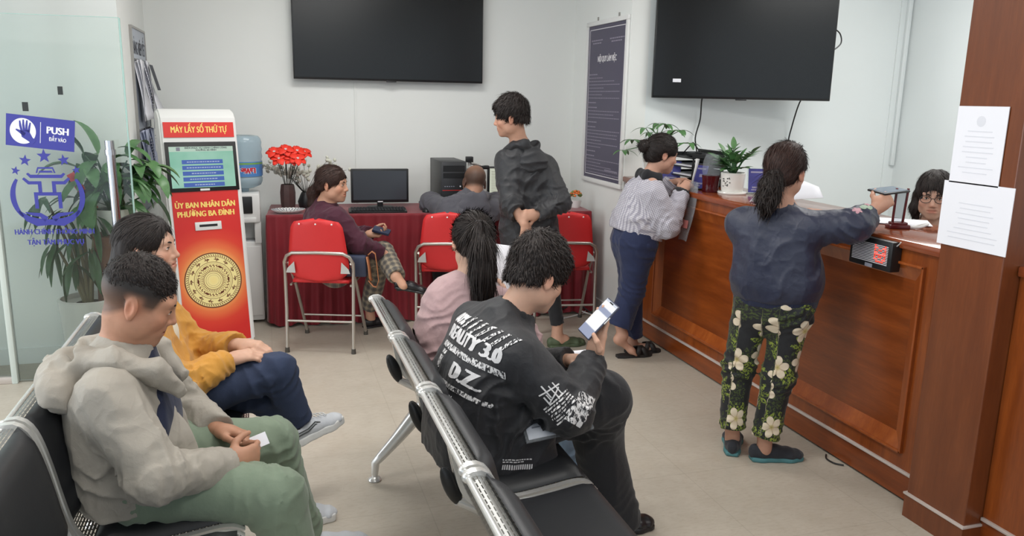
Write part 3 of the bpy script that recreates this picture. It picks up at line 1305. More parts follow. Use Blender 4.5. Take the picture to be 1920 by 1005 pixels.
class Person:
    """joint positions in world space -> body mesh (object) with clothing children"""

    def __init__(s, label, J, head, hf, hu=(0, 0, 1), hs=1.0, res=0.007, hres=0.0032, skin=(0.50, 0.28, 0.185), group=None, build=1.0):
        s.label, s.J, s.hc, s.hf, s.hu, s.hs = label, {k: V(v) for k, v in J.items()}, V(head), V(hf), V(hu), hs
        s.res, s.hres, s.skin, s.b = res, hres, skin, build
        s.hands = []
        s.feet = []
        s.extra = []
        s.fade = None

    def bounds(s, pad=0.2):
        pts = np.stack(list(s.J.values()) + [s.hc])
        return pts.min(0) - pad, pts.max(0) + pad

    def body(s, fine_hands=True, jaw=1.0, neck=0.054):
        J = s.J
        b = s.b
        lo, hi = s.bounds()
        fine = [(s.hc - 0.15 * s.hs, s.hc + 0.15 * s.hs, s.hres)]
        for hd in s.hands:
            w = V(hd['w'])
            cc = w + nrm(hd['d']) * 0.08
            fine.append((cc - 0.1, cc + 0.1, max(s.hres, hd.get('res', 0.004))))
        H = F(lo, hi, s.res, fine)
        r, f, u = fr3(s.hf, s.hu)
        nb = J['neck']
        H.chain([J['pelvis'], lerp(J['pelvis'], J['neck'], 0.45), lerp(J['pelvis'], J['neck'], 0.8)], [0.10 * b, 0.095 * b, 0.095 * b], 0.03)
        H.cone(lerp(J['pelvis'], J['neck'], 0.85), nb, 0.08 * b, 0.058 * b, 0.04)
        for q in 'LR':
            H.cone(nb, J['sh' + q], 0.048 * b, 0.042 * b, 0.05)
            H.chain([J['sh' + q], J['el' + q], J['wr' + q]], [0.044 * b, 0.036 * b, 0.0255], 0.02)
            H.chain([J['hip' + q], J['kn' + q], J['an' + q]], [0.075 * b, 0.05 * b, 0.034], 0.03)
            H.cone(lerp(J['kn' + q], J['an' + q], 0.12), lerp(J['kn' + q], J['an' + q], 0.5), 0.05 * b, 0.046 * b, 0.02)
        add_head(H, s.hc, s.hf, s.hu, s.hs, jaw)
        hb = s.hc + s.hs * (f * -0.022 - u * 0.055)
        H.cone(nb, hb, neck * 1.08, neck * 0.98, 0.03)
        for hd in s.hands:
            kw = {k: v for k, v in hd.items() if k in ('side', 'curls', 's', 'thumb', 'splay')}
            add_hand(H, hd['w'], hd['d'], hd['n'], **kw)
        for ft in s.feet:
            add_foot(H, **ft)
        for fn in s.extra:
            fn(H)
        o = H.mesh('person', M['skin'], None, 1, colfn=head_tint(s.hc, s.hf, s.hu, s.hs, s.skin, s.fade))
        tag(o, s.label, 'person')
        s.o = o
        return o


def add_foot(H, heel, d, up=(0, 0, 1), L=0.235, ank=None):
    """bare foot: heel = back of heel on the ground"""
    heel, d, up = V(heel), nrm(d), nrm(up)
    r = nrm(np.cross(d, up))
    P = lambda a, b, c: heel + d * a * L + r * b * L + up * c * L
    H.cone(P(0.12, 0, 0.12), P(0.72, 0, 0.07), 0.13 * L, 0.085 * L, 0.03, None)
    H.cone(P(0.14, 0, 0.11), P(0.16, 0, 0.3), 0.12 * L, 0.13 * L, 0.03)
    H.cone(P(0.66, 0.08, 0.06), P(0.72, -0.1, 0.06), 0.075 * L, 0.085 * L, 0.03)
    for i, b in enumerate((-0.13, -0.055, 0.005, 0.06, 0.11)):
        H.cone(P(0.72, b, 0.05), P((0.95, 0.94, 0.92, 0.88, 0.83)[i], b * 1.05, 0.035), 0.05 * L, (0.042, 0.033, 0.031, 0.03, 0.028)[i] * L, 0.008)
    if ank is not None:
        H.cone(P(0.17, 0, 0.28), ank, 0.13 * L, 0.034, 0.03)


def shoe(parent, heel, d, L=0.27, up=(0, 0, 1), mat=None, sole=None, res=0.004, top=0.085, solet=0.028, name='shoe', width=1.0, low=False, toe=1.0):
    """closed shoe with a separate sole; heel = back bottom corner"""
    heel, d, up = V(heel), nrm(d), nrm(up)
    r = nrm(np.cross(d, up))
    up = np.cross(r, d)
    P = lambda a, b, c: heel + d * a + r * b + up * c
    pts = [P(0, 0, 0), P(L, 0, 0.1), P(L * .5, .06, 0), P(L * .5, -.06, 0)]
    lo, hi = np.min(pts, 0) - 0.06, np.max(pts, 0) + 0.06
    A = F(lo, hi, res)
    w = 0.042 * width
    A.loft([(P(0.012, 0, top * 0.55), r, w * .62, top * .46), (P(0.05, 0, top * 0.56), r, w * .86, top * .5), (P(L * .45, 0, top * .48), r, w * .92, top * .44),
            (P(L * .72, 0, top * .36), r, w * 1.12, top * .34), (P(L * .9, 0, top * .3), r, w * .9, top * .26 * toe), (P(L * .965, 0, top * .28), r, w * .5, top * .18 * toe)], 0.012, (False, False))
    A.cut(P(0, 0, solet * 0.6), -up)
    if not low:
        A.cone(P(0.05, 0, top * .8), P(0.05, 0, top * 1.6), 0.030, 0.030, 0.004, op='s')
    S = F(lo, hi, res)
    S.loft([(P(0.0, 0, solet * .5), r, w * .7, 0.2), (P(0.05, 0, solet * .5), r, w * .92, .2), (P(L * .45, 0, solet * .5), r, w * .92, .2),
            (P(L * .72, 0, solet * .5), r, w * 1.2, .2), (P(L * .93, 0, solet * .5), r, w * .85, .2), (P(L * 0.985, 0, solet * .5), r, w * .4, .2)], 0.01, (False, False))
    S.cut(P(0, 0, solet), up, 0.006)
    S.cut(P(0, 0, 0.0), -up, 0.006)
    S.cut(P(L, 0, 0), d, 0.01)
    S.cut(P(-0.004, 0, 0), -d, 0.01)
    o = A.mesh(name, mat, parent)
    S.mesh('sole', sole, o)
    return o


def stick_text(name, body, mat, target, M_, size, parent, bold=0.0, width=None, dirn=None, depth=0.4, bm=None, off=0.0018, thick=None):
    """lay writing onto a curved cloth mesh: M_ places the text plane, it is dropped along -z of M_"""
    bm = bm or text_bm(body, size, bold, width=width)
    bmesh.ops.triangulate(bm, faces=bm.faces)
    bmesh.ops.subdivide_edges(bm, edges=[e for e in bm.edges if e.calc_length() > 0.012], cuts=2, use_grid_fill=False)
    bmesh.ops.triangulate(bm, faces=bm.faces)
    bmesh.ops.transform(bm, matrix=M_, verts=bm.verts)
    me = target.data
    n = len(me.vertices)
    co = np.zeros(n * 3, np.float32)
    me.vertices.foreach_get('co', co)
    co = co.reshape(-1, 3)
    pol = np.zeros(len(me.polygons) * 4, np.int32)
    me.polygons.foreach_get('vertices', pol)
    key = target.name
    if key not in BVHS:
        BVHS[key] = BVHTree.FromPolygons([tuple(p) for p in co.tolist()], pol.reshape(-1, 4).tolist())
    bvh = BVHS[key]
    z = Vector((M_[0][2], M_[1][2], M_[2][2])).normalized()
    dead = []
    for v in bm.verts:
        hit = bvh.ray_cast(v.co + z * 0.25, -z, 0.25 + depth)
        if hit[0] is None or hit[3] > 0.25 + depth:
            dead.append(v)
        else:
            v.co = hit[0] + hit[1] * off if hit[1].dot(z) > 0 else hit[0] + z * off
    bmesh.ops.delete(bm, geom=dead, context='VERTS')
    me2 = bpy.data.meshes.new(name)
    bm.to_mesh(me2)
    bm.free()
    me2.materials.append(mat)
    o = bpy.data.objects.new(name, me2)
    return link(o, parent)


BVHS = {}

# ------------------------------------------------------------------ waiting benches
def m_perf():
    t = NT('perforated_steel')
    co = t.coord('UV')
    t.pr(Metallic=0.9, Roughness=0.35)
    t.base(lin((158, 158, 156)))
    br = t.n('ShaderNodeTexBrick', offset=0.5)
    t.set(br.inputs['Vector'], co)
    br.inputs['Scale'].default_value = 1.0
    br.inputs['Brick Width'].default_value = 0.026
    br.inputs['Row Height'].default_value = 0.0095
    br.inputs['Mortar Size'].default_value = 0.0032
    br.inputs['Mortar Smooth'].default_value = 0.0
    tr = t.n('ShaderNodeBsdfTransparent')
    mx = t.n('ShaderNodeMixShader')
    t.set(mx.inputs[0], br.outputs['Fac'])
    t.t.links.new(tr.outputs[0], mx.inputs[1])
    t.t.links.new(t.b.outputs[0], mx.inputs[2])
    t.t.links.new(mx.outputs[0], t.out.inputs[0])
    return t.m


def m_leather():
    t = NT('black_leatherette')
    co = t.coord()
    t.base(lin((34, 35, 38)))
    vo = t.n('ShaderNodeTexVoronoi')
    t.set(vo.inputs['Vector'], co)
    vo.inputs['Scale'].default_value = 420
    t.bump(t.math('ADD', t.math('MULTIPLY', vo.outputs[0], 0.12), t.noise(co, 9, 3)), 0.12, 0.008)
    t.pr(Roughness=0.42, Specular_IOR_Level=0.5)
    return t.m


M['perf'] = m_perf()
M['leather'] = m_leather()
M['cast_al'] = plain('polished_aluminium', (222, 221, 218), 0.24, 0.6)

# profile of the shell in local x (forward), z up; x = 0 at the back top
PROF = [(0.000, 0.802), (0.014, 0.814), (0.034, 0.815), (0.054, 0.802), (0.070, 0.770), (0.083, 0.725), (0.098, 0.655), (0.113, 0.570), (0.130, 0.490), (0.152, 0.440), (0.190, 0.412), (0.240, 0.400), (0.34, 0.402), (0.44, 0.415), (0.53, 0.430), (0.575, 0.428), (0.595, 0.410)]


def prof_pts(n=40, a=0.0, b=1.0):
    P = np.array(PROF)
    L = np.concatenate([[0], np.cumsum(np.linalg.norm(np.diff(P, axis=0), axis=1))])
    t = np.linspace(a, b, n) * L[-1]
    # smooth by catmull sampling
    x = np.interp(t, L, P[:, 0])
    z = np.interp(t, L, P[:, 1])
    for _ in range(2):
        x[1:-1] = (x[:-2] + 2 * x[1:-1] + x[2:]) / 4
        z[1:-1] = (z[:-2] + 2 * z[1:-1] + z[2:]) / 4
    T = np.stack([np.gradient(x), np.gradient(z)], 1)
    T /= np.linalg.norm(T, axis=1)[:, None]
    N = np.stack([-T[:, 1], T[:, 0]], 1)      # towards the sitter
    return np.stack([x, z], 1), N


def cushion(a, b, y0, y1, name, parent, t=0.035):
    P, N = prof_pts(24, a, b)
    mb = MB()
    rows = []
    ny = 12
    for i in range(len(P)):
        row_f, row_b = [], []
        ei = min(i, len(P) - 1 - i) / 3.0
        for k in range(ny + 1):
            y = y0 + (y1 - y0) * k / ny
            ek = min(k, ny - k) / 1.6
            e = min(1, ei) ** 0.5 * min(1, ek) ** 0.5
            tt = 0.006 + t * e
            row_f.append((P[i][0] + N[i][0] * tt, y, P[i][1] + N[i][1] * tt))
        rows.append(row_f)
    mb.grid(rows)
    back = [[(P[i][0] + N[i][0] * 0.003, y0 + (y1 - y0) * k / ny, P[i][1] + N[i][1] * 0.003) for k in range(ny + 1)] for i in range(len(P))]
    mb.grid(back)
    # stitch the rim
    bmesh.ops.remove_doubles(mb.bm, verts=mb.bm.verts, dist=0.0001)
    ed = [e for e in mb.bm.edges if len(e.link_faces) == 1]
    bmesh.ops.bridge_loops(mb.bm, edges=ed)
    return mb.build(name, M['leather'], parent, angle=60)


def bench(label, x0, ybounds, legs_y, arm_far=True):
    """bench facing +X; ybounds: seat limits from far to near"""
    o = thing('waiting_bench', label, 'bench', (x0, (ybounds[0] + ybounds[-1]) / 2, 0))
    oy = o.location.y
    P, N = prof_pts(48)
    # main beam
    MB().box((0.30, 0, 0.345), (0.085, ybounds[0] - ybounds[-1] - 0.1, 0.05), None, 0.008).build('beam', M['dark_plastic'], o)
    for i in range(len(ybounds) - 1):
        y1, y0 = ybounds[i] - oy - 0.018, ybounds[i + 1] - oy + 0.018
        mb = MB()
        rows = [[(p[0], y0 + (y1 - y0) * k / 8, p[1]) for k in range(9)] for p in P]
        mb.grid(rows)
        uvl = mb.bm.loops.layers.uv.new('UVMap')
        mb.bm.verts.ensure_lookup_table()
        LL = np.concatenate([[0], np.cumsum(np.linalg.norm(np.diff(P, axis=0), axis=1))])
        idx = {v: (LL[q // 9], (q % 9) / 8 * (y1 - y0)) for q, v in enumerate(mb.bm.verts)}
        for f in mb.bm.faces:
            for l in f.loops:
                l[uvl].uv = (idx[l.vert][1], idx[l.vert][0])
        mb.build('shell', M['perf'], o, angle=180)
        # rolled top edge
        mb = MB()
        mb.tube([(0.003, y0, 0.803), (0.003, y1, 0.803)], 0.008, 12)
        mb.build('top_rail', M['cast_al'], o)
        cushion(0.055, 0.43, y0 + 0.012, y1 - 0.012, 'back_cushion', o, 0.030)
        cushion(0.53, 0.97, y0 + 0.012, y1 - 0.012, 'seat_cushion', o, 0.036)
        # side frames
        for yy in (y0, y1):
            mb = MB()
            outer = [(p[0] + n[0] * (0.012 if p[0] < .16 else .001), p[1] + n[1] * (0.012 if p[0] < .16 else .001)) for p, n in zip(P, N)]
            inner = [(p[0] - n[0] * 0.016, p[1] - n[1] * 0.016) for p, n in zip(P, N)]
            pr = outer + inner[::-1]
            mb.bm
            w = 0.011
            for q in range(len(P) - 1):
                quad = [outer[q], outer[q + 1], inner[q + 1], inner[q]]
                va = [mb.bm.verts.new((x, yy - w, z)) for x, z in quad]
                vb = [mb.bm.verts.new((x, yy + w, z)) for x, z in quad]
                mb.bm.faces.new(va)
                mb.bm.faces.new(vb[::-1])
                for e in ((0, 1), (2, 3)):
                    mb.bm.faces.new((va[e[0]], vb[e[0]], vb[e[1]], va[e[1]]))
            bmesh.ops.remove_doubles(mb.bm, verts=mb.bm.verts, dist=0.0002)
            mb.build('side_frame', M['cast_al'], o, angle=50)
            mb = MB()
            mb.sphere((0.004, yy, 0.803), 0.014, 12, (1.1, 1.15, 1.1))
            mb.build('corner_cap', M['cast_al'], o)
    # brackets under each joint (black oval covers)
    for yb in ybounds:
        y = yb - oy
        y = min(y, ybounds[0] - oy - 0.03)
        mb = MB()
        mb.sphere((0.100, y, 0.475), 1.0, 20, (0.026, 0.022, 0.075), (0, math.radians(-22), 0))
        mb.build('bracket_cover', M['black_plastic'], o)
        mb = MB()
        mb.tube([(0.12, y, 0.42), (0.2, y, 0.375), (0.30, y, 0.36)], [0.016, 0.02, 0.022], 10)
        mb.build('bracket', M['cast_al'], o)
    for ly in legs_y:
        y = ly - oy
        g = bpy.data.objects.new('leg', None)
        mb = MB()
        pts = [(0.30, y, 0.34), (0.215, y, 0.345), (0.175, y, 0.29), (0.09, y, 0.19), (0.02, y, 0.115), (-0.008, y, 0.085), (-0.012, y, 0.03)]
        mb.tube(pts, [0.034, 0.038, 0.036, 0.028, 0.022, 0.020, 0.016], 14)
        pts = [(0.30, y, 0.34), (0.40, y, 0.30), (0.50, y, 0.19), (0.585, y, 0.11), (0.61, y, 0.08), (0.612, y, 0.03)]
        mb.tube(pts, [0.034, 0.034, 0.028, 0.022, 0.020, 0.016], 14)
        mb.tube([(0.215, y, 0.33), (0.19, y, 0.42), (0.165, y, 0.455)], [0.03, 0.022, 0.016], 12)
        lg = mb.build('leg', M['cast_al'], o)
        for fx in (-0.012, 0.612):
            MB().lathe([(0, 0), (0.026, 0), (0.030, 0.006), (0.026, 0.014), (0.014, 0.022), (0.012, 0.034), (0, 0.034)], 20, (fx, y, 0)).build('foot_pad', M['cast_al'], lg)
    return o


bench('right-hand row of black padded airport seats with chrome frames, backs to the aisle', 0.425, [3.45, 2.84, 2.27, 1.70, 1.13], [3.30, 1.5])
bench('left row of black padded airport seats by the glass door', -0.695, [3.40, 2.835, 2.27, 1.705, 1.14], [3.2, 1.45])

# ------------------------------------------------------------------ things
def at_parent(objs, o):
    """children were built in world space: keep them there"""
    for c in objs:
        c.parent = o
        c.matrix_parent_inverse = o.matrix_basis.inverted()


M['tv_body'] = plain('tv_plastic', (18, 18, 20), .35)
M['red_seat'] = plain('red_painted_steel', (206, 42, 44), .5, 0, .04, 40, .05)
M['red_panel'] = plain('red_vinyl_panel', (216, 52, 46), .35)


def tv(label, loc, rz, w, h, sticker):
    o = thing('television', label, 'television', loc, rz)
    MB().bx(-w / 2, w / 2, -.012, .035, -h / 2, h / 2, .004).build('housing', M['tv_body'], o)
    MB().bx(-w / 2 + .008, w / 2 - .008, -.0135, -.011, -h / 2 + .016, h / 2 - .008).build('screen', M['screen_off'], o, smooth=False)
    MB().bx(-.04, .04, -.016, .0, -h / 2 - .008, -h / 2 + .002, .002).build('sensor', M['black_plastic'], o)
    MB().bx(-.2, .2, .034, .075, -.15, .15).build('wall_bracket', M['black_plastic'], o)
    if sticker:
        lab(MB().bx(-w / 2 + .145, -w / 2 + .205, -.0148, -.0135, -h / 2 + .115, -h / 2 + .14).build('sticker', M['paper'], o, smooth=False), 'small white sticker')
    return o


tv('large black flat television on the back wall above the computer desk', (1.001, 6.52, 2.228), 0, 1.508, .85, False)
tv('large black flat television on the wall behind the reception counter', (3.40, 5.25, 2.085), math.radians(-17.3), 1.318, .742, True)
MB().tube([(3.42, 5.31, 2.08), (3.45, 5.495, 2.08)], .03, 10).build('arm', M['black_plastic'], None)
_arm = bpy.data.objects['arm']
_tv2 = [x for x in bpy.data.objects if x.name.startswith('television')][-1]
_arm.parent = _tv2
bpy.context.view_layer.update()
_arm.matrix_parent_inverse = _tv2.matrix_world.inverted()


def cable(label, pts, r=.004, mat='black_plastic', name='cable', n=6, group=None):
    P = [Vector(p) for p in pts]
    # catmull-rom
    out = []
    for i in range(len(P) - 1):
        p0, p1, p2, p3 = P[max(i - 1, 0)], P[i], P[i + 1], P[min(i + 2, len(P) - 1)]
        for k in range(n):
            t = k / n
            out.append(0.5 * ((2 * p1) + (p2 - p0) * t + (2 * p0 - 5 * p1 + 4 * p2 - p3) * t * t + (3 * p1 - p0 - 3 * p2 + p3) * t ** 3))
    out.append(P[-1])
    o = MB().tube(out, r, 8).build(name, M[mat], None)
    return tag(o, label, 'cable', group)


cable('thin black cable hanging from the left part of the reception television', [(3.18, 5.40, 1.78), (3.175, 5.42, 1.70), (3.19, 5.45, 1.56), (3.165, 5.46, 1.42), (3.19, 5.46, 1.28), (3.19, 5.46, 1.0)], .0055)
cable('thin black cable hanging from the right part of the reception television', [(3.98, 5.25, 1.78), (4.00, 5.36, 1.70), (4.01, 5.44, 1.52), (4.0, 5.46, 1.36), (4.0, 5.46, 1.0)], .0055)
cable('short black cable looping out from the side of the reception television', [(4.03, 5.09, 2.24), (4.09, 5.085, 2.20), (4.10, 5.08, 2.13), (4.03, 5.09, 2.07)], .005)

# ---- notice poster on the right wall
MP = frame((2.6, 5.905, 1.665), (0, -1, 0), (0, 0, 1), (-1, 0, 0))
poster = thing('rules_poster', 'tall dark framed notice board of office rules on the right wall', 'poster', (2.6, 5.905, 1.665))


def wplate(o, Mx, nm, mat, rects_, z0, z1, bevel=0.0, label=None, solid=True):
    b = MB()
    for (a0, a1, c0, c1) in rects_:
        b.bx(a0, a1, c0, c1, z0, z1, bevel)
    bmesh.ops.transform(b.bm, matrix=Mx, verts=b.bm.verts)
    q = b.build(nm, mat, None, smooth=bevel > 0)
    at_parent([q], o)
    if label:
        lab(q, label)
    return q


def wtext(o, Mx, nm, body, mat, x, y, size, z=.004, bold=0.0, width=None, align='CENTER'):
    q = text(nm, body, mat, Mx @ Matrix.Translation((x, y, z)), size, bold, None, width, align)
    at_parent([q], o)
    return q


pw, ph = .395, .640
wplate(poster, MP, 'frame', M['white_plastic'], [(-pw, pw, -ph, -ph + .035), (-pw, pw, ph - .035, ph), (-pw, -pw + .035, -ph + .035, ph - .035), (pw - .035, pw, -ph + .035, ph - .035)], 0, .022, .003)
wplate(poster, MP, 'panel', plain('poster_panel', (72, 67, 88), .4), [(-pw + .03, pw - .03, -ph + .03, ph - .03)], 0, .010)
i_ = .03
wplate(poster, MP, 'border_line', M['white_ink'], [(-pw + .06, pw - .06, ph - .068, ph - .063), (-pw + .06, pw - .06, -ph + .063, -ph + .068), (-pw + .058, -pw + .063, -ph + .07, ph - .07), (pw - .063, pw - .058, -ph + .07, ph - .07)], .010, .0108)
wtext(poster, MP, 'title', 'NỘI QUY LÀM VIỆC', M['white_ink'], .02, ph - .30, .062, .0112, .004, .36)
rr = random.Random(12)
L_ = []
for (yy, n, x0, ln) in ((ph - .155, 2, -.30, .22), (ph - .155, 2, .06, .26)):
    for k in range(n):
        x = x0 + (.03 if k else 0)
        while x < x0 + ln - (.05 if k else 0):
            w_ = rr.uniform(.02, .045)
            L_.append((x, x + w_, yy - .022 * k, yy - .022 * k + .009))
            x += w_ + .008
yy = ph - .42
for blk in ((8, .6), (1, .2), (4, .4), (1, 0), (7, .7), (1, 0), (6, .55)):
    head = True
    for k in range(blk[0]):
        x = -.32
        end = (-.16 if head else rr.choice((-.05, .16, .27, .31)))
        while x < end:
            w_ = rr.uniform(.015, .04)
            L_.append((x, min(x + w_, .325), yy, yy + (.0085 if head else .0055)))
            x += w_ + .007
        yy -= .0262
        head = False
    yy -= .012
L_.append((.06, .30, -ph + .115, -ph + .124))
M['poster_print'] = plain('poster_print', (140, 134, 150), .6)
for zz_ in sorted({q[2] for q in L_}):
    wplate(poster, MP, 'small_lettering', M['poster_print'], [q for q in L_ if q[2] == zz_], .010, .0106)
for sx in (-.2, .2):
    wplate(poster, MP, 'hook', M['steel'], [(sx - .008, sx + .008, ph, ph + .03)], 0, .008)

# ---- board with hanging papers on the left wall
MB_ = frame((-.8, 6.16, 1.5), (0, 1, 0), (0, 0, 1), (1, 0, 0))
board = thing('notice_board', 'pale notice board titled in capitals on the left wall', 'notice board', (-.8, 6.16, 1.5))
M['board'] = plain('board_panel', (176, 182, 192), .5)
wplate(board, MB_, 'panel', M['board'], [(-.31, .31, -.62, .595)], 0, .012, .002)
wplate(board, MB_, 'frame', M['steel'], [(-.32, .32, .59, .605), (-.32, .32, -.635, -.62), (-.32, -.305, -.62, .59), (.305, .32, -.62, .59)], 0, .018)
wtext(board, MB_, 'title', 'BẢNG NIÊM YẾT', M['ink'], 0, .46, .12, .0125, .006, .56)
wplate(board, MB_, 'hook_rail', M['steel'], [(-.29, .29, .385, .395), (-.29, .29, -.075, -.065)], .012, .022)
M['blue_paper'] = plain('bluish_paper', (186, 192, 214), .8)
for i, (cy, cz, w_, h_, tilt, dark, lb) in enumerate(((-.16, .38, .21, .40, .10, False, 'bundle of white printed sheets hung at the upper left of the notice board'), (.12, .38, .22, .46, .22, True, 'bundle of sheets with a dark photo hung at the upper right of the notice board'),
                                                  (-.14, -.08, .21, .34, .08, False, 'bundle of bluish sheets hung at the lower left of the notice board'), (.12, -.08, .21, .36, .14, False, 'bundle of bluish sheets hung at the lower right of the notice board'))):
    o = thing('paper_bundle', lb, 'papers', tuple(MB_ @ Vector((cy, cz, .02))), group='paper bundles on the notice board')
    for k in range(4):
        T_ = MB_ @ Matrix.Translation((cy, cz, .022 + .004 * k)) @ Matrix.Rotation(-tilt * (.4 + .25 * k), 4, 'X') @ Matrix.Rotation(.03 * (k - 1.5), 4, 'Z')
        b = MB()
        rows = []
        for a in range(9):
            f_ = a / 8
            rows.append([(x, -h_ * (f_ - .012 * k), .018 * math.sin(f_ * 3 + x * 9 + k)) for x in (-w_ / 2, 0, w_ / 2)])
        b.grid(rows)
        bmesh.ops.transform(b.bm, matrix=T_, verts=b.bm.verts)
        q = b.build('sheet', M['blue_paper'] if i > 1 else M['paper'], None, solid=.0015)
        at_parent([q], o)
    b = MB()
    L2 = [(-w_ * .4, w_ * (.1 + .3 * ((j * 7) % 5) / 5), -.05 - .02 * j, -.045 - .02 * j) for j in range(14)] if not dark else [(-w_ * .42, w_ * .42, -.20, -.02)]
    for (a0, a1, c0, c1) in L2:
        b.bx(a0, a1, c0, c1, .0265, .0275)
    T_ = MB_ @ Matrix.Translation((cy, cz, .022 + .012)) @ Matrix.Rotation(-tilt * 1.15, 4, 'X')
    bmesh.ops.transform(b.bm, matrix=T_, verts=b.bm.verts)
    q = b.build('print', M['ink'] if dark else M['grey_ink'], None, smooth=False)
    at_parent([q], o)

# ---- ticket kiosk
KL, KH, KW = .215, 1.575, .485
K0 = (-.338, 5.475, 0)
KR = math.radians(18)
kiosk = thing('ticket_kiosk', 'leaning white and red queue ticket machine with a touch screen', 'ticket machine', K0, KR)
prof = [(.0, .02), (KL * 1.46 / KH, 1.46), (KL * 1.46 / KH + .012, 1.52), (KL + .035, 1.562), (KL + .07, 1.575), (KL + .11, 1.568), (KL + .125, 1.54), (KL + .11, 1.30), (.24, .40), (.34, .06), (.34, .02)]
b = MB()
b.prism(prof, KW, frame((-KW / 2, 0, 0), (0, 1, 0), (0, 0, 1), (1, 0, 0)))
es = [e for e in b.bm.edges if len(e.link_faces) == 2 and any(abs(f.normal.x) > .9 for f in e.link_faces)]
bmesh.ops.bevel(b.bm, geom=es, offset=.012, segments=3, affect='EDGES')
b.build('cabinet', M['white_plastic'], kiosk, angle=30)
MB().bx(-KW / 2 + .03, KW / 2 - .03, .03, .30, 0, .025).build('base', M['black_plastic'], kiosk)
kv = Vector((0, KL, KH)).normalized()
MK = frame((0, 0.0, .02), (1, 0, 0), kv, Vector((1, 0, 0)).cross(kv))
KX = lambda z: (z - .02) / kv.z


def kplate(nm, mat, R_, z0, z1, bevel=0.0, label=None):
    b = MB()
    for (a0, a1, c0, c1) in R_:
        b.bx(a0, a1, KX(c0), KX(c1), z0, z1, bevel)
    bmesh.ops.transform(b.bm, matrix=MK, verts=b.bm.verts)
    q = b.build(nm, mat, kiosk, smooth=bevel > 0)
    if label:
        lab(q, label)
    return q


def ktext(nm, body, mat, x, z, size, lift, bold, width, parent=None):
    return text(nm, body, mat, MK @ Matrix.Translation((x, KX(z), lift)), size, bold, parent or kiosk, width)


t = NT('red_panel_print')
co = t.coord()
mp = t.n('ShaderNodeMapping')
t.set(mp.inputs[0], co)
mp.inputs['Location'].default_value = (0, 0, -.46)
mp.inputs['Scale'].default_value = (1, 0.0, 1.0)
ln = t.n('ShaderNodeVectorMath', operation='LENGTH')
t.set(ln.inputs[0], mp.outputs[0])
t.base(t.ramp(ln.outputs['Value'], [(.17, lin((244, 168, 96))), (.215, lin((236, 120, 70))), (.28, lin((222, 66, 48))), (.36, lin((212, 44, 40)))]))
t.pr(Roughness=.35)
M['kiosk_red'] = t.m
M['gold_ink'] = plain('gold_lettering', (250, 220, 120), .5)
kplate('red_panel', M['kiosk_red'], [(-.213, .213, .035, 1.045)], 0, .0015)
kplate('title_panel', M['red_panel'], [(-.222, .222, 1.395, 1.492)], 0, .002)
ktext('title', 'MÁY LẤY SỐ THỨ TỰ', M['gold_ink'], 0, 1.442, .056, .0024, .0022, .355)
ktext('office_name', 'ỦY BAN NHÂN DÂN', M['gold_ink'], -.005, .955, .052, .0022, .0026, .385)
ktext('office_name', 'PHƯỜNG BA ĐÌNH', M['gold_ink'], -.005, .897, .052, .0022, .0026, .365)
kplate('screen_bezel', M['black_plastic'], [(-.225, .225, 1.045, 1.365)], 0, .008, .002)
t = NT('kiosk_screen')
co = t.coord()
nz = t.noise(co, 3.0, 3)
t.base((.01, .01, .01, 1))
t.pr(Emission_Color=t.ramp(nz, [(.3, lin((118, 190, 160))), (.6, lin((168, 218, 196)))]), Emission_Strength=.85, Roughness=.25)
scr = kplate('screen', t.m, [(-.203, .203, 1.07, 1.335)], .008, .0085)
kplate('screen_header', emis('screen_header', (196, 222, 204), .85), [(-.203, .203, 1.303, 1.335)], .0085, .0088)
ktext('screen_header_text', 'ĐIỂM PHỤC VỤ HÀNH CHÍNH CÔNG', M['ink'], .03, 1.325, .016, .009, .0006, .27)
ktext('screen_header_text', 'PHƯỜNG BA ĐÌNH', M['ink'], .03, 1.311, .014, .009, .0006, .13)
kplate('screen_badge', M['grey_ink'], [(-.158, -.134, 1.308, 1.331)], .0088, .009)
bl = emis('screen_button', (66, 104, 190), .8)
for k in range(5):
    z = 1.236 - .037 * k
    kplate('screen_button', bl, [(-.130, .130, z - .0135, z + .0135)], .0085, .009)
wt = emis('screen_button_print', (190, 205, 235), .8)
rr = random.Random(3)
L_ = []
for k in range(5):
    z = 1.236 - .037 * k
    x = -.11 + rr.uniform(0, .05)
    e_ = -x
    while x < e_:
        w_ = rr.uniform(.006, .016)
        L_.append((x, x + w_, z - .003, z + .003))
        x += w_ + .004
for zz_ in sorted({q[2] for q in L_}):
    kplate('screen_button_lettering', wt, [q for q in L_ if q[2] == zz_], .009, .0092)
kplate('brand_plate', M['white_plastic'], [(-.03, .03, 1.049, 1.062)], .008, .009)
lab(kplate('ticket_slot', M['white_plastic'], [(-.085, .085, .79, .845)], 0, .008, .003), 'white ticket slot')
kplate('slot_opening', M['black_plastic'], [(-.058, .058, .812, .828)], .008, .0085)
# bronze-drum style ring ornament
M['cream_ink'] = plain('cream_print', (246, 230, 160), .5)
M['brown_ink'] = plain('brown_print', (112, 58, 34), .5)
DZ = .455


def ring(r0, r1, n=64):
    return [(r1 * math.cos(2 * PI * k / n), r1 * math.sin(2 * PI * k / n)) for k in range(n)], [(r0 * math.cos(2 * PI * k / n), r0 * math.sin(2 * PI * k / n)) for k in range(n)]


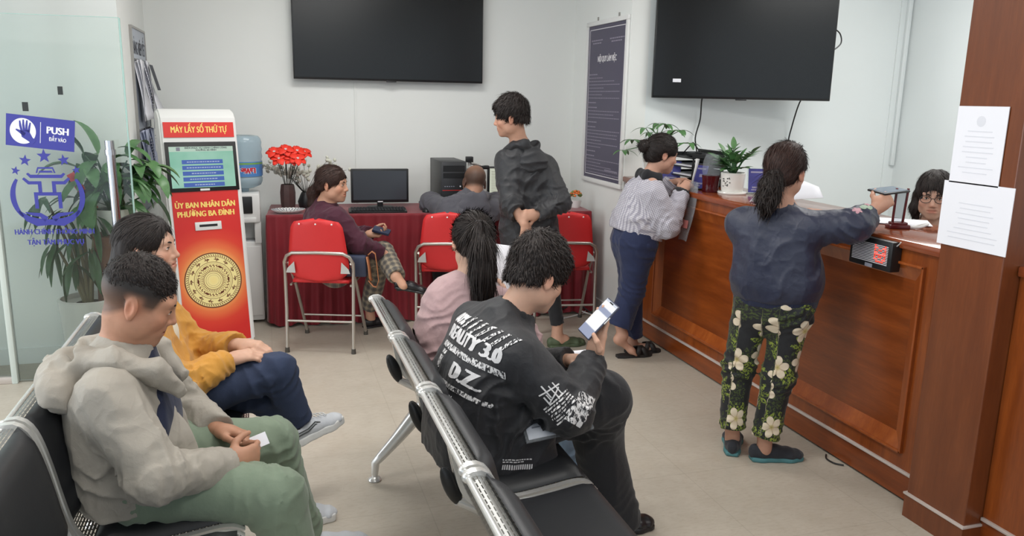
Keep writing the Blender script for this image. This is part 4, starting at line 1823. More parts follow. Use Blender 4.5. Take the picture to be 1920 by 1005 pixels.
b = MB()
b.prism(disc(.186, 72), .0006, MK @ Matrix.Translation((0, KX(DZ), .0016)))
drum = b.build('ring_ornament', M['cream_ink'], kiosk, smooth=False)
b = MB()
for (r0, r1) in ((.178, .186), (.158, .161), (.122, .125), (.112, .1135), (.082, .084), (.060, .063), (.048, .05), (.036, .037)):
    o_, i2 = ring(r0, r1)
    vo = [b.bm.verts.new((x, y, 0)) for x, y in o_]
    vi = [b.bm.verts.new((x, y, 0)) for x, y in i2]
    for k in range(64):
        b.bm.faces.new((vo[k], vo[(k + 1) % 64], vi[(k + 1) % 64], vi[k]))
for k in range(72):
    a = 2 * PI * k / 72
    b.box((.169 * math.cos(a), .169 * math.sin(a), 0), (.013, .0048, .0002), (0, 0, a + .5))
for k in range(14):
    a = 2 * PI * k / 14
    Rm = Matrix.Rotation(a, 4, 'Z') @ Matrix.Translation((.141, 0, 0))
    for (x, y, rz, l) in ((0, 0, 1.57, .030), (.006, .006, .5, .018), (-.005, -.004, 2.4, .016), (.004, -.008, 1.0, .014)):
        bb = bmesh.ops.create_cube(b.bm, size=1, matrix=Rm @ Matrix.Translation((x, y, 0)) @ Matrix.Rotation(rz, 4, 'Z') @ Matrix.Diagonal((l * 1.1, .0050, .0002, 1)))
for k in range(30):
    a = 2 * PI * k / 30
    if k % 5 == 0:
        bmesh.ops.create_cube(b.bm, size=1, matrix=Matrix.Rotation(a, 4, 'Z') @ Matrix.Translation((.098, 0, 0)) @ Matrix.Diagonal((.012, .026, .0002, 1)))
    for (x, y, rz, l) in ((.098, 0, .2, .018), (.101, .006, 1.3, .01), (.094, -.003, 2.0, .010)):
        bmesh.ops.create_cube(b.bm, size=1, matrix=Matrix.Rotation(a, 4, 'Z') @ Matrix.Translation((x, y, 0)) @ Matrix.Rotation(rz, 4, 'Z') @ Matrix.Diagonal((l, .0042, .0002, 1)))
for k in range(40):
    a = 2 * PI * k / 40
    bmesh.ops.create_cube(b.bm, size=1, matrix=Matrix.Rotation(a, 4, 'Z') @ Matrix.Translation((.071, 0, 0)) @ Matrix.Diagonal((.014, .0038, .0002, 1)))
bmesh.ops.transform(b.bm, matrix=MK @ Matrix.Translation((0, KX(DZ), .0025)), verts=b.bm.verts)
b.build('ring_pattern', M['brown_ink'], drum, smooth=False)
b = MB()
b.prism([((.035 if k % 2 == 0 else .016) * math.sin(k * PI / 14), (.035 if k % 2 == 0 else .016) * math.cos(k * PI / 14)) for k in range(28)], .0004, MK @ Matrix.Translation((0, KX(DZ), .0025)))
b.build('star', plain('gold_star', (246, 226, 150), .5), drum, smooth=False)

# ---- water dispenser and bottle
disp = thing('water_dispenser', 'white floor-standing water dispenser beside the ticket machine', 'water dispenser', (-.185, 6.02, 0))
MB().bx(-.155, .145, .02, .33, 0.02, .62, .012).build('lower_cabinet', M['white_plastic'], disp)
MB().bx(-.155, .145, .0, .33, .76, .975, .014).bx(-.155, -.12, .01, .33, .61, .77).bx(.10, .145, .01, .33, .61, .77).bx(-.13, .11, .16, .33, .61, .77).build('upper_housing', M['white_plastic'], disp)
MB().bx(-.13, .11, .03, .16, .60, .625, .004).build('drip_tray', plain('grey_tray', (170, 172, 176), .4), disp)
MB().bx(-.125, .092, -.006, .01, .83, .955, .005).build('display_panel', M['black_plastic'], disp)
MB().bx(-.13, .115, -.012, .01, .765, .80, .004).bx(-.08, -.05, -.03, .0, .755, .79, .004).bx(-.01, .02, -.03, .0, .755, .79, .004).build('taps', M['white_plastic'], disp)
MB().bx(-.125, -.03, -.002, .0, .898, .903).bx(-.125, -.06, -.0075, -.005, .872, .876).build('display_marks', M['grey_ink'], disp, smooth=False)
MB().bx(-.145, .135, .012, .022, .06, .585, .004).build('door', M['white_plastic'], disp)
MB().bx(-.12, -.06, .004, .014, .535, .55, .003).build('door_handle', M['steel'], disp)
t = NT('blue_bottle_plastic')
tr = t.n('ShaderNodeBsdfTransparent')
tr.inputs[0].default_value = (.74, .84, .89, 1)
t.base(lin((184, 204, 214)))
t.pr(Roughness=.12)
mx = t.n('ShaderNodeMixShader')
mx.inputs[0].default_value = .55
t.t.links.new(tr.outputs[0], mx.inputs[1])
t.t.links.new(t.b.outputs[0], mx.inputs[2])
t.t.links.new(mx.outputs[0], t.out.inputs[0])
M['bottle'] = t.m
bot = thing('water_bottle', 'large bluish plastic water bottle upside down on the dispenser', 'water bottle', (-.145, 6.185, .975))
pr = [(0, .0), (.03, .0), (.032, .02), (.07, .028), (.118, .05), (.130, .075), (.133, .10), (.128, .112), (.133, .124), (.133, .225), (.130, .235), (.136, .26), (.130, .285), (.136, .31), (.130, .335), (.134, .36), (.128, .385), (.112, .405), (.085, .410), (0, .402)]
MB().lathe(pr, 48).build('shell', M['bottle'], bot)
M['blue_label'] = plain('blue_label', (84, 136, 200), .4)
b = MB()
for (z0, z1) in ((.118, .225),):
    rows = [[(.1345 * math.cos(a), .1345 * math.sin(a), z) for a in [math.radians(q) for q in range(-178, 5, 6)]] for z in (z0, z1)]
    b.grid(rows)
lbl = b.build('label', M['blue_label'], bot)
b = MB()
rows = [[(.135 * math.cos(a), .135 * math.sin(a), z) for a in [math.radians(q) for q in range(-178, 5, 6)]] for z in (.205, .218)]
b.grid(rows)
b.build('label_band', plain('green_label', (120, 170, 90), .4), lbl)
bmt = text_bm('LaVie', .055, .005, width=.108)
bmesh.ops.subdivide_edges(bmt, edges=[e for e in bmt.edges if e.calc_length() > .012], cuts=2)
bmesh.ops.triangulate(bmt, faces=bmt.faces)


def wrap(bm, a0, z0, R_, flip):
    for v in bm.verts:
        x, y = (-v.co.x, -v.co.y) if flip else (v.co.x, v.co.y)
        a = a0 + x / R_
        v.co = Vector((R_ * math.cos(a), R_ * math.sin(a), z0 + y))


b = MB()
o_ = text_bm('LaVie', .060, .012, width=.118)
wrap(o_, math.radians(-74), .166, .1355, True)
wrap(bmt, math.radians(-74), .166, .1362, True)
joinbm(b, o_)
b.build('label_outline', M['white_vinyl'], lbl, smooth=False)
b = MB()
joinbm(b, bmt)
b.build('label_lettering', plain('red_lettering', (208, 40, 60), .4), lbl, smooth=False)

# ---- desk with pleated red cloth
DA = math.radians(-4.0)
DO = Vector((0, 5.93, 0))
MDK = Matrix.Translation(DO) @ Matrix.Rotation(DA, 4, 'Z')
DWd, DD, DHt = 2.46, .58, .83
desk = thing('computer_table', 'long computer table hidden under a pleated dark red cloth', 'table', DO, DA)
MB().bx(.03, DWd - .03, .03, DD, DHt - .035, DHt - .012).build('table_top', M['wood_top'], desk)
for x, y in ((.08, .12), (DWd - .08, .12), (.08, DD - .06), (DWd - .08, DD - .06)):
    MB().bx(x - .02, x + .02, y - .02, y + .02, 0, DHt - .035).build('leg', M['steel_leg'], desk)
t = NT('red_velvet')
t.base(t.mix(t.noise(t.coord(), 6, 3), lin((110, 14, 28)), lin((134, 20, 34))))
t.pr(Roughness=.7, Sheen_Weight=.35, Sheen_Roughness=.4)
t.bump(t.noise(t.coord(), 300, 2), .1, .003)
M['velvet'] = t.m
b = MB()
per = []
for s_ in np.linspace(0, DD, 60):
    per.append((0, DD - s_, -1, 0))
for s_ in np.linspace(0.004, DWd, 620):
    per.append((s_, 0, 0, -1))
for s_ in np.linspace(0.01, DD, 60):
    per.append((DWd, s_, 1, 0))
zs = [DHt, DHt - .006, DHt - .02, .74, .66, .55, .42, .28, .15, .06, .018]
rows = []
nr = np.random.RandomState(5)
ph_ = np.cumsum(nr.uniform(.75, 1.3, len(per))) * (2 * PI / 24)
am = np.convolve(nr.uniform(.3, 1.3, len(per)), np.ones(21) / 21, 'same')
for zi, z in enumerate(zs):
    k = max(0, (DHt - z - .02) / .8)
    row = []
    for i, (x, y, nx_, ny_) in enumerate(per):
        o_ = .006 * min(1, zi) + (.020 + .026 * k) * am[i] * (.5 + .5 * math.sin(ph_[i] + .5 * math.sin(z * 5 + i * .02))) * (1 if zi > 2 else .0 if zi < 1 else .5) + .03 * k
        zz = z + (0.012 * math.sin(i * .13) if z < .03 else 0)
        row.append((x + nx_ * o_ * (.45 if nx_ < 0 else 1), y + ny_ * o_, max(zz, .006)))
    rows.append(row)
b.grid(rows)
top = [[(x, y, DHt) for x in (0, DWd)] for y in (0, DD)]
b.grid([[(x, y, DHt) for x in np.linspace(0, DWd, 12)] for y in np.linspace(0, DD, 5)])
bmesh.ops.transform(b.bm, matrix=MDK, verts=b.bm.verts)
tag(b.build('tablecloth', M['velvet'], None, angle=180), 'pleated dark red velvet cloth draped over the computer table', 'tablecloth')


def desk_pt(x, y, z=DHt):
    return MDK @ Vector((x, y, z))


def monitor(label, loc, rz, w, h, on):
    o = thing('monitor', label, 'monitor', loc, rz)
    MB().bx(-w / 2, w / 2, -.012, .03, .04, .04 + h, .005).build('housing', M['black_plastic'], o)
    t_ = M['screen_off']
    if on:
        t_ = emis('monitor_screen', (216, 220, 200), .85)
    else:
        t_ = plain('grey_dark_screen', (58, 62, 68), .25)
    s_ = MB().bx(-w / 2 + .016, w / 2 - .016, -.0135, -.011, .062, .026 + h).build('screen', t_, o, smooth=False)
    if on:
        b = MB()
        r_ = random.Random(2)
        for k in range(16):
            z = .05 + h - .05 - k * .0125
            b.bx(-w / 2 + .03, -w / 2 + .03 + r_.uniform(.12, w - .1), -.0142, -.0135, z, z + .003)
        b.bx(-w / 2 + .016, w / 2 - .016, -.0142, -.0135, .062, .072)
        b.build('screen_print', emis('screen_text', (150, 150, 130), .6), s_, smooth=False)
    else:
        MB().bx(-.02, .02, -.0142, -.012, .044, .052).build('badge', M['white_ink'], o, smooth=False)
    MB().bx(-.022, .022, -.004, .03, .0, .08, .004).build('neck', M['black_plastic'], o)
    MB().lathe([(0, 0), (.10, 0), (.10, .008), (.03, .014), (0, .014)], 28, (0, .015, 0), 1.0, .8).build('foot', M['black_plastic'], o)
    return o


monitor('switched-off black computer monitor on the red cloth beside the woman in burgundy', desk_pt(.835, .34), DA + .04, .445, .262, False)
monitor('lit computer monitor with a pale page beside the standing young man', desk_pt(1.925, .40), DA, .445, .275, True)
tw = thing('computer_tower', 'black computer tower standing on the red tablecloth', 'computer', desk_pt(1.385, .14), math.radians(0))
MB().bx(-.10, .10, .012, .42, 0.008, .375, .004).build('case', M['black_plastic'], tw)
MB().bx(-.10, .10, -.006, .014, .008, .375, .006).build('front_panel', M['dark_plastic'], tw)
MB().bx(-.085, .085, -.009, -.005, .30, .345).bx(-.085, .085, -.009, -.005, .25, .288).build('drive_bay', M['black_plastic'], tw, smooth=False)
b = MB()
for k in range(5):
    b.box((-.07 + .017 * k, -.0075, .185), (.01, .004, .007))
b.build('front_ports', M['grey_ink'], tw, smooth=False)
MB().tube([(.05, -.004, .185), (.05, -.009, .185)], .006, 12).build('power_button', M['white_ink'], tw)
MB().box((-.01, -.0072, .155), (.16, .003, .004)).build('red_stripe', M['red_panel'], tw, smooth=False)
for x in (-.08, .08):
    MB().bx(x - .012, x + .012, .02, .40, 0, .01).build('foot', M['rubber'], tw)
kb = thing('keyboard', 'black keyboard lying before the switched-off monitor', 'keyboard', desk_pt(.80, .10), DA)
MB().box((0, 0, .011), (.43, .15, .014), (math.radians(4), 0, 0), .004).build('base', M['black_plastic'], kb)
b = MB()
for r_ in range(5):
    for c_ in range(18):
        b.box((-.19 + c_ * .0224, -.052 + r_ * .026, .020 + .0018 * r_), (.018, .019, .006), (math.radians(4), 0, 0))
b.build('keys', M['dark_plastic'], kb, smooth=False)
ms = thing('computer_mouse', 'small black computer mouse on the red cloth by the tower', 'mouse', desk_pt(1.16, .06), DA)
MB().sphere((0, 0, .0), 1, 16, (.03, .05, .034)).build('body', M['black_plastic'], ms)
MB().box((0, .03, .03), (.005, .014, .008)).build('wheel', M['grey_ink'], ms)
dc = thing('document_camera', 'slim black document camera on an arm beside the tower', 'document camera', desk_pt(1.545, .30))
MB().box((0, 0, .01), (.14, .16, .02), None, .004).build('base', M['white_plastic'], dc)
MB().bx(-.012, .012, .03, .05, .02, .36).build('post', M['white_plastic'], dc)
MB().bx(-.03, .025, .01, .06, .355, .40, .004).build('top_cap', M['black_plastic'], dc)
MB().bx(-.02, .02, .02, .05, .14, .17, .003).build('clamp', M['black_plastic'], dc)
MB().bx(-.02, .02, .02, .05, .28, .305, .003).build('clamp', M['black_plastic'], dc)
MB().box((.06, .0, .335), (.12, .025, .02), (0, math.radians(14), 0), .004).build('arm', M['steel'], dc)
MB().box((.12, -.01, .318), (.05, .04, .03), None, .004).build('camera_head', M['black_plastic'], dc)

# vases and flowers
vs = thing('vase', 'tall dark brown faceted vase on the left of the red table', 'vase', desk_pt(.145, .20))
MB().lathe([(0, 0), (.045, 0), (.055, .06), (.057, .14), (.050, .19), (.046, .20), (.040, .195), (.036, .05), (0, .045)], 9).build('body', plain('dark_clay', (66, 42, 40), .5, 0, .35, 22, .3), vs, angle=20)
M['stem'] = plain('dark_stem', (40, 42, 36), .7)
M['red_petal'] = plain('red_petal', (232, 52, 34), .6, 0, .12, 40)
vw = desk_pt(.145, .20)
for k, (x, z, y) in enumerate(((.075, 1.268, 6.06), (.105, 1.222, 6.02), (.155, 1.285, 6.06), (.195, 1.222, 6.02), (.235, 1.275, 6.07), (.285, 1.265, 6.10), (.150, 1.235, 6.16), (.235, 1.225, 6.0))):
    base = Vector((vw.x + (x - .155) * .14, vw.y + (y - 6.08) * .1, 1.0))
    h_ = Vector((x, y, z))
    o = thing('red_flower', 'red artificial flower with pale centre in the dark vase', 'flower', base, group='red flowers in the dark vase')
    d_ = (h_ - base)
    mid = base + d_ * .5 + Vector((0, 0, .02))
    q = MB().tube([base - Vector((0, 0, .12)), base, mid, h_], .0028, 6).build('stem', M['stem'], None)
    b = MB()
    ax_ = Vector(((x - .155) * 1.6, -.55 + (y - 6.06) * 2, .75)).normalized()
    a_ = ax_.orthogonal().normalized()
    c_ = ax_.cross(a_)
    for p_ in range(6):
        an = 2 * PI * p_ / 6 + k
        dd = a_ * math.cos(an) + c_ * math.sin(an)
        s2 = ax_.cross(dd)
        rows = []
        for i in range(6):
            f_ = i / 5
            w_ = .027 * math.sin(PI * (f_ * .80 + .12))
            cc = h_ + dd * (.064 * f_) + ax_ * (.022 * f_ - .030 * f_ * f_ + .006 * (p_ % 2))
            rows.append([cc - s2 * w_ + ax_ * .004, cc - ax_ * .003, cc + s2 * w_ + ax_ * .004])
        b.grid(rows)
    r2 = b.build('petals', M['red_petal'], None, solid=.002)
    b = MB()
    for p_ in range(5):
        an = 2 * PI * p_ / 5
        dd = a_ * math.cos(an) + c_ * math.sin(an)
        b.tube([h_ + ax_ * .004, h_ + ax_ * .014 + dd * .009], [.0018, .0028], 6)
    r3 = b.build('stamens', M['white_plastic'], None)
    at_parent([q, r2, r3], o)
wv = thing('blossom_vase', 'dark vase of pale blossom twigs behind the woman in burgundy', 'vase', desk_pt(.27, .38))
MB().lathe([(0, 0), (.05, 0), (.06, .05), (.04, .10), (.03, .12), (.026, .11), (0, .02)], 20).build('body', M['black_plastic'], wv)
tb, bb_ = MB(), MB()
r_ = random.Random(8)
for k in range(16):
    a = r_.uniform(-1.5, 1.5)
    L2 = r_.uniform(.20, .34)
    p0 = Vector((0, 0, .10))
    p1 = p0 + Vector((math.sin(a) * L2 * .4, r_.uniform(-.05, .03), L2 * .45))
    p2 = p0 + Vector((math.sin(a) * L2 * .95, r_.uniform(-.08, .04), L2 * .55 + .1 * math.cos(a)))
    tb.tube([p0, p1, p2], [.0025, .002, .0012], 5)
    for j in range(9):
        q = p1.lerp(p2, r_.uniform(0, 1.1)) + Vector((r_.uniform(-.018, .018), r_.uniform(-.02, .02), r_.uniform(-.018, .018)))
        bb_.sphere(q, 1, 6, (.017, .014, .011), (r_.uniform(0, 3), r_.uniform(0, 3), 0))
tb.build('twigs', M['stem'], wv)
bb_.build('blossom', plain('pale_blossom', (206, 206, 192), .7), wv)
pl = thing('ribbed_dish', 'white ribbed dish on the left corner of the red table', 'dish', desk_pt(.15, .075))
b = MB()
rows = []
for rr_, zz in ((.03, .004), (.07, .006), (.10, .016), (.118, .030)):
    rows.append([(rr_ * math.cos(a), rr_ * .62 * math.sin(a), zz + (.004 * (k % 2) if rr_ > .05 else 0)) for k, a in enumerate([2 * PI * q / 56 for q in range(57)])])
b.grid(rows)
b.build('bowl', M['white_plastic'], pl, solid=.003, angle=20)
b = MB()
for k in range(28):
    a = 2 * PI * (k + .5) / 28
    b.box((.094 * math.cos(a), .094 * .62 * math.sin(a), .0235), (.046, .006, .002), (0, -.45, math.atan2(.62 * math.sin(a), math.cos(a))))
b.build('ribs', M['grey_ink'], pl, smooth=False)
# small orange flowers at the right end of the table
fv = thing('flower_pot', 'small pot of orange flowers at the far right of the red table', 'flower pot', desk_pt(2.40, .22))
MB().lathe([(0, 0), (.035, 0), (.048, .06), (.04, .06), (0, .03)], 18).build('pot', M['white_plastic'], fv)
b, b2 = MB(), MB()
for k in range(26):
    a, e_ = r_.uniform(0, 6.28), r_.uniform(.1, 1.4)
    p = Vector((.045 * math.cos(a) * math.cos(e_), .045 * math.sin(a) * math.cos(e_), .085 + .05 * math.sin(e_)))
    (b if k % 2 else b2).sphere(p, 1, 6, (.013, .013, .009))
b.build('blooms', plain('orange_bloom', (226, 120, 60), .7), fv)
b2.build('foliage', plain('small_leaf', (120, 132, 70), .7), fv)

# ---- folding chairs
def folding_chair(label, loc, rz):
    o = thing('folding_chair', label, 'chair', loc, rz, 'red folding chairs')
    return o


chair0 = folding_chair('red folding chair holding the woman in burgundy', (.307, 5.20, 0), math.radians(-18.5))


M['gusset'] = plain('zinc_plate', (190, 188, 184), .45, .2)


def chair_parts(o):
    R_ = .0115
    # rear frame: up one leg, arch across behind the backrest, down the other
    pts = [(-.222, .0, .03), (-.222, .02, .30), (-.225, .03, .55), (-.226, .022, .61), (-.205, .005, .655), (-.165, -.008, .678), (0, -.018, .684), (.165, -.008, .678), (.205, .005, .655), (.226, .022, .61), (.225, .03, .55), (.222, .02, .30), (.222, .0, .03)]
    MB().tube(pts, R_, 12).build('rear_frame', M['steel_leg'], o)
    for s_ in (-1, 1):
        lg = MB().tube([(s_ * .206, .055, .60), (s_ * .208, .20, .42), (s_ * .212, .44, .03)], R_ * .95, 12).build('front_leg', M['steel_leg'], o)
        MB().lathe([(0, 0), (.0165, 0), (.014, .034), (0, .034)], 14, (s_ * .2125, .446, 0)).build('rubber_foot', M['rubber'], lg)
        rf = MB().lathe([(0, 0), (.0165, 0), (.014, .034), (0, .034)], 14, (s_ * .222, 0, 0)).build('rubber_foot', M['rubber'], o)
        b = MB()
        b.prism([(s_ * .155, .62), (s_ * .20, .575), (s_ * .21, .545), (s_ * .148, .545)], .003, frame((0, .0, 0), (1, 0, 0), (0, 0, 1), (0, -1, 0)))
        b.build('gusset', M['gusset'], o, smooth=False)
    MB().tube([(-.222, .012, .215), (.222, .012, .215)], .008, 10).build('rear_crossbar', M['steel_leg'], o)
    MB().tube([(-.211, .355, .165), (.211, .355, .165)], .007, 10).build('front_crossbar', M['steel_leg'], o)
    # backrest: slightly bowed plate, rounded top corners, curved bottom
    out = []
    for (x, z) in ((-.115, .895), (.0, .902), (.115, .895), (.150, .880), (.168, .845), (.178, .78), (.190, .68), (.200, .58), (.188, .54), (.15, .505), (.08, .488), (0, .484), (-.08, .488), (-.15, .505), (-.188, .54), (-.200, .58), (-.190, .68), (-.178, .78), (-.168, .845), (-.150, .880)):
        out.append((x, z))
    b = MB()
    N_ = 14
    zs_ = np.linspace(.486, .901, 24)
    P_ = np.array(out)
    rows = []
    for z in zs_:
        # half width at this height
        xs = []
        for i in range(len(P_)):
            a_, c_ = P_[i], P_[(i + 1) % len(P_)]
            if (a_[1] - z) * (c_[1] - z) <= 0 and abs(a_[1] - c_[1]) > 1e-9:
                xs.append(abs(a_[0] + (c_[0] - a_[0]) * (z - a_[1]) / (c_[1] - a_[1])))
        w_ = max(xs) if xs else .02
        rows.append([(w_ * u_, .018 - .025 * (u_ * u_ * -1 + 1) - (z - .5) * .10 + .02, z) for u_ in np.linspace(-1, 1, N_)])
    b.grid(rows)
    b.build('backrest', M['red_seat'], o, solid=.014, angle=60)
    b = MB()
    for x in (-.105, 0, .105):
        b.sphere((x, -.033, .872), 1, 8, (.006, .003, .006))
    b.build('rivets', M['white_plastic'], o)
    b = MB()
    rows = []
    for y in np.linspace(.055, .44, 14):
        f_ = (y - .055) / .385
        w_ = .185 + .015 * math.sin(PI * f_) - .03 * max(0, (f_ - .85) / .15) ** 2
        rows.append([(w_ * u_, y, .472 - .010 * (1 - u_ * u_) * math.sin(PI * f_) + .004) for u_ in np.linspace(-1, 1, 10)])
    b.grid(rows)
    b.build('seat', M['red_seat'], o, solid=.018, angle=60)
    MB().tube([(-.20, .06, .45), (-.20, .40, .455)], .008, 8).tube([(.20, .06, .45), (.20, .40, .455)], .008, 8).build('seat_rails', M['steel_leg'], o)


chair_parts(chair0)
dup(chair0, (1.205, 5.36, 0), (0, 0, math.radians(-16)), 'red folding chair under the man in the charcoal hoodie')
dup(chair0, (2.055, 5.235, 0), (0, 0, math.radians(-10)), 'empty red folding chair to the right of the standing young man')

# ------------------------------------------------------------------ plants
def m_leaf(name, c, c2):
    t = NT(name)
    co = t.coord()
    t.base(t.mix(t.noise(co, 25, 3), lin(c2), lin(c)))
    t.pr(Roughness=.38, Specular_IOR_Level=.4)
    t.bump(t.noise(co, 60, 2), .15, .004)
    return t.m


M['leaf'] = m_leaf('glossy_leaf', (98, 138, 86), (60, 102, 60))
M['leaf_dark'] = m_leaf('dark_leaf', (66, 104, 62), (40, 72, 44))
M['leaf_pale'] = m_leaf('pale_leaf', (130, 160, 120), (92, 128, 90))
M['soil'] = plain('dark_soil', (52, 42, 36), .95, 0, .3, 60)
M['ceramic'] = plain('white_ceramic', (222, 220, 214), .2)


def leaf(b, base, d, L, w, droop=.5, up=Vector((0, 0, 1)), fold=.18, n=7, taper=1.0):
    """pointed blade that bends downwards along its length"""
    base, d = Vector(base), Vector(d).normalized()
    s_ = d.cross(up)
    s_ = s_.normalized() if s_.length > .05 else d.orthogonal().normalized()
    p = base.copy()
    rows = []
    dd = d.copy()
    for i in range(n + 1):
        f_ = i / n
        ww = w * (math.sin(PI * (f_ ** .8) * .97 + .02) ** .8) * .5
        nn = s_.cross(dd).normalized()
        rows.append([p - s_ * ww + nn * ww * fold * 2, p.copy(), p + s_ * ww + nn * ww * fold * 2])
        dd = (dd - up * droop / n * 1.6).normalized()
        p = p + dd * (L / n)
    b.grid(rows)


def foliage(tips, seed, name, mat, parent, L=(.12, .2), w=(.04, .06), droop=(.4, 1.2), lim=None):
    r_ = random.Random(seed)
    b = MB()
    for (p, d, n_) in tips:
        for k in range(n_):
            a = Vector((r_.gauss(0, .7), r_.gauss(0, .7), r_.gauss(0, .45))) + Vector(d)
            leaf(b, Vector(p) + Vector((r_.gauss(0, .012), r_.gauss(0, .012), r_.gauss(0, .02))), a, r_.uniform(*L), r_.uniform(*w), r_.uniform(*droop))
    if lim:
        for v in b.bm.verts:
            v.co.y = max(lim[0] + .02 * math.tanh((v.co.y - lim[0]) / .02) if v.co.y < lim[0] + .0 else v.co.y, lim[0] - .02)
            v.co.y = min(v.co.y, lim[1])
    return b.build(name, mat, parent, angle=180)


# tall potted plant on a stump beside the glass door
st = thing('plant_stand', 'brown tree-stump plant stand behind the glass door', 'plant stand', (-.875, 5.235, 0))
MB().lathe([(0, 0), (.15, 0), (.135, .2), (.125, .5), (.13, .80), (.14, .835), (0, .84)], 22).build('stump', plain('brown_stump', (112, 74, 56), .8, 0, .35, 14, .4), st)
pp = thing('potted_plant', 'bushy broad-leaved plant in a small white pot on the brown stand', 'plant', (-.875, 5.235, .84))
MB().lathe([(0, 0), (.075, 0), (.095, .13), (.10, .15), (.088, .15), (.085, .12), (0, .12)], 28).build('pot', M['ceramic'], pp)
MB().lathe([(0, .125), (.084, .125)], 24).build('soil', M['soil'], pp)
tips = []
r_ = random.Random(21)
sb = MB()
for k in range(15):
    a = 2 * PI * k / 15 + r_.uniform(-.2, .2)
    rad = r_.uniform(.05, .20)
    zt = r_.uniform(.24, .46)
    p0 = Vector((.02 * math.cos(a), .02 * math.sin(a), .12))
    p1 = Vector((rad * .5 * math.cos(a), rad * .5 * math.sin(a) * .7, zt * .75))
    p2 = Vector((rad * math.cos(a), rad * math.sin(a) * .5, zt))
    sb.tube([p0, p1, p2], [.006, .005, .004], 6)
    tips.append((p2, (math.cos(a) * 1.1, math.sin(a) * .8, .25), 3))
for (x, y, z, dx, dz, n_) in ((.17, -.10, .33, 1.3, -.1, 4), (.20, -.06, .24, 1.2, -.4, 3), (.22, -.05, .40, 1.2, .3, 3), (-.12, -.05, .47, -.5, .7, 2), (.10, -.04, .44, .9, .7, 2), (-.05, -.13, .26, -.2, -.2, 5), (-.12, -.1, .18, -.6, -.5, 4), (.02, -.14, .32, .1, .1, 4), (.1, -.12, .2, .5, -.4, 4)):
    sb.tube([(0, 0, .12), (x * .5, y * .5, z * .8), (x, y, z)], [.006, .005, .004], 6)
    tips.append(((x, y, z), (dx, -.15, dz), n_))
sb.build('stems', M['leaf_dark'], pp)
foliage(tips, 5, 'leaves', M['leaf'], pp, (.15, .25), (.065, .095), (.7, 1.4), (-.145, .17))
# red ribbon stake standing in that plant
fp = thing('floor_plant', 'large white floor pot with trailing long-leaved plant by the glass door', 'plant', (-1.045, 5.205, 0))
MB().lathe([(0, 0), (.115, 0), (.155, .20), (.17, .42), (.172, .455), (.155, .46), (.15, .43), (0, .42)], 36).build('pot', M['ceramic'], fp)
MB().lathe([(0, .425), (.15, .425)], 28).build('soil', M['soil'], fp)
tips, sb = [], MB()
for k, (x, y, z, dx, dz, n_) in enumerate(((-.10, -.03, .98, -.5, -.5, 6), (-.14, -.06, .80, -.5, -.9, 6), (-.02, -.05, .86, -.1, -.7, 7), (.05, -.07, .76, .3, -.9, 6), (-.17, -.04, 1.06, -.9, -.1, 4), (.0, .02, 1.04, -.1, .1, 5), (-.06, -.06, .70, -.2, -1.0, 5), (.08, -.05, .94, .4, -.6, 5))):
    sb.tube([(x * .15, y * .2, .42), (x * .45, y * .4, z * .72), (x, y, z)], [.012, .010, .007], 8)
    tips.append(((x, y, z), (dx, -.25, dz), n_))
sb.build('canes', plain('cane_bark', (120, 112, 84), .8), fp)
foliage(tips, 9, 'leaves', M['leaf_dark'], fp, (.16, .27), (.028, .048), (.5, 1.3), (-.12, .2))
lab(MB().box((.02, -.02, 1.10), (.045, .012, .24), (0, math.radians(-28), 0), .002).box((-.02, -.02, 1.19), (.03, .013, .03), (0, math.radians(-28), 0), .002).build('ribbon_stake', M['red_panel'], fp), 'red ribbon stake')

# ZZ plant on the counter
ZS = .8
zp = thing('counter_plant', 'green leafy plant in a white pot with a small black drawing on the counter', 'plant', (2.80, 4.34, 1.13))
MB().lathe([(0, 0), (.098, 0), (.102, .008), (.098, .016), (0, .014)], 32).build('saucer', M['ceramic'], zp)
MB().lathe([(0, .014), (.072, .014), (.078, .03), (.086, .145), (.080, .15), (.076, .13), (0, .125)], 36).build('pot', M['ceramic'], zp)
MB().lathe([(0, .13), (.076, .13)], 24).build('soil', M['soil'], zp)
b = MB()
r_ = random.Random(3)
for k in range(22):
    u_, z_ = r_.uniform(-.028, .028), r_.uniform(.055, .115)
    a = math.radians(205) + u_ / .082
    R_ = .0805 + (z_ - .03) * .068
    b.box((R_ * math.cos(a), R_ * math.sin(a), z_), (.0035, .002 + r_.random() * .006, .002 + r_.random() * .006), (r_.uniform(-1, 1), 0, a))
b.build('drawn_pattern', M['black_vinyl'], zp, smooth=False)
tips, sb, lf = [], MB(), MB()
for k, (tx, ty, tz) in enumerate(((-.03, .20, .30), (-.02, .10, .36), (.02, .05, .40), (-.03, .0, .33), (.05, .10, .30), (.03, -.16, .38), (-.02, -.06, .28), (-.04, .14, .22), (-.05, .04, .24), (.0, -.1, .22), (.04, .0, .30), (-.05, -.02, .20), (-.03, .09, .27))):
    p0, p2 = Vector((0, 0, .12)), Vector((tx, ty, .12 + (tz - .12) * .66))
    p1 = p0.lerp(p2, .5) + Vector((0, 0, .03))
    sb.tube([p0, p1, p2], [.007, .006, .003], 7)
    d_ = (p2 - p1).normalized()
    side = d_.cross(Vector((0, 0, 1))).normalized()
    for j in range(5):
        q = p1.lerp(p2, j / 4)
        for s_ in (-1, 1):
            leaf(lf, q, d_ * .7 + side * s_ * .9 + Vector((r_.gauss(0, .2), r_.gauss(0, .2), .35)), r_.uniform(.06, .085), r_.uniform(.032, .042), .3, fold=.12)
    leaf(lf, p2, d_ + Vector((0, 0, .2)), .10, .042, .2)
sb.build('stems', M['leaf_dark'], zp)
lf.build('leaves', M['leaf'], zp, angle=180)
zp.scale = (.88, .88, .88)
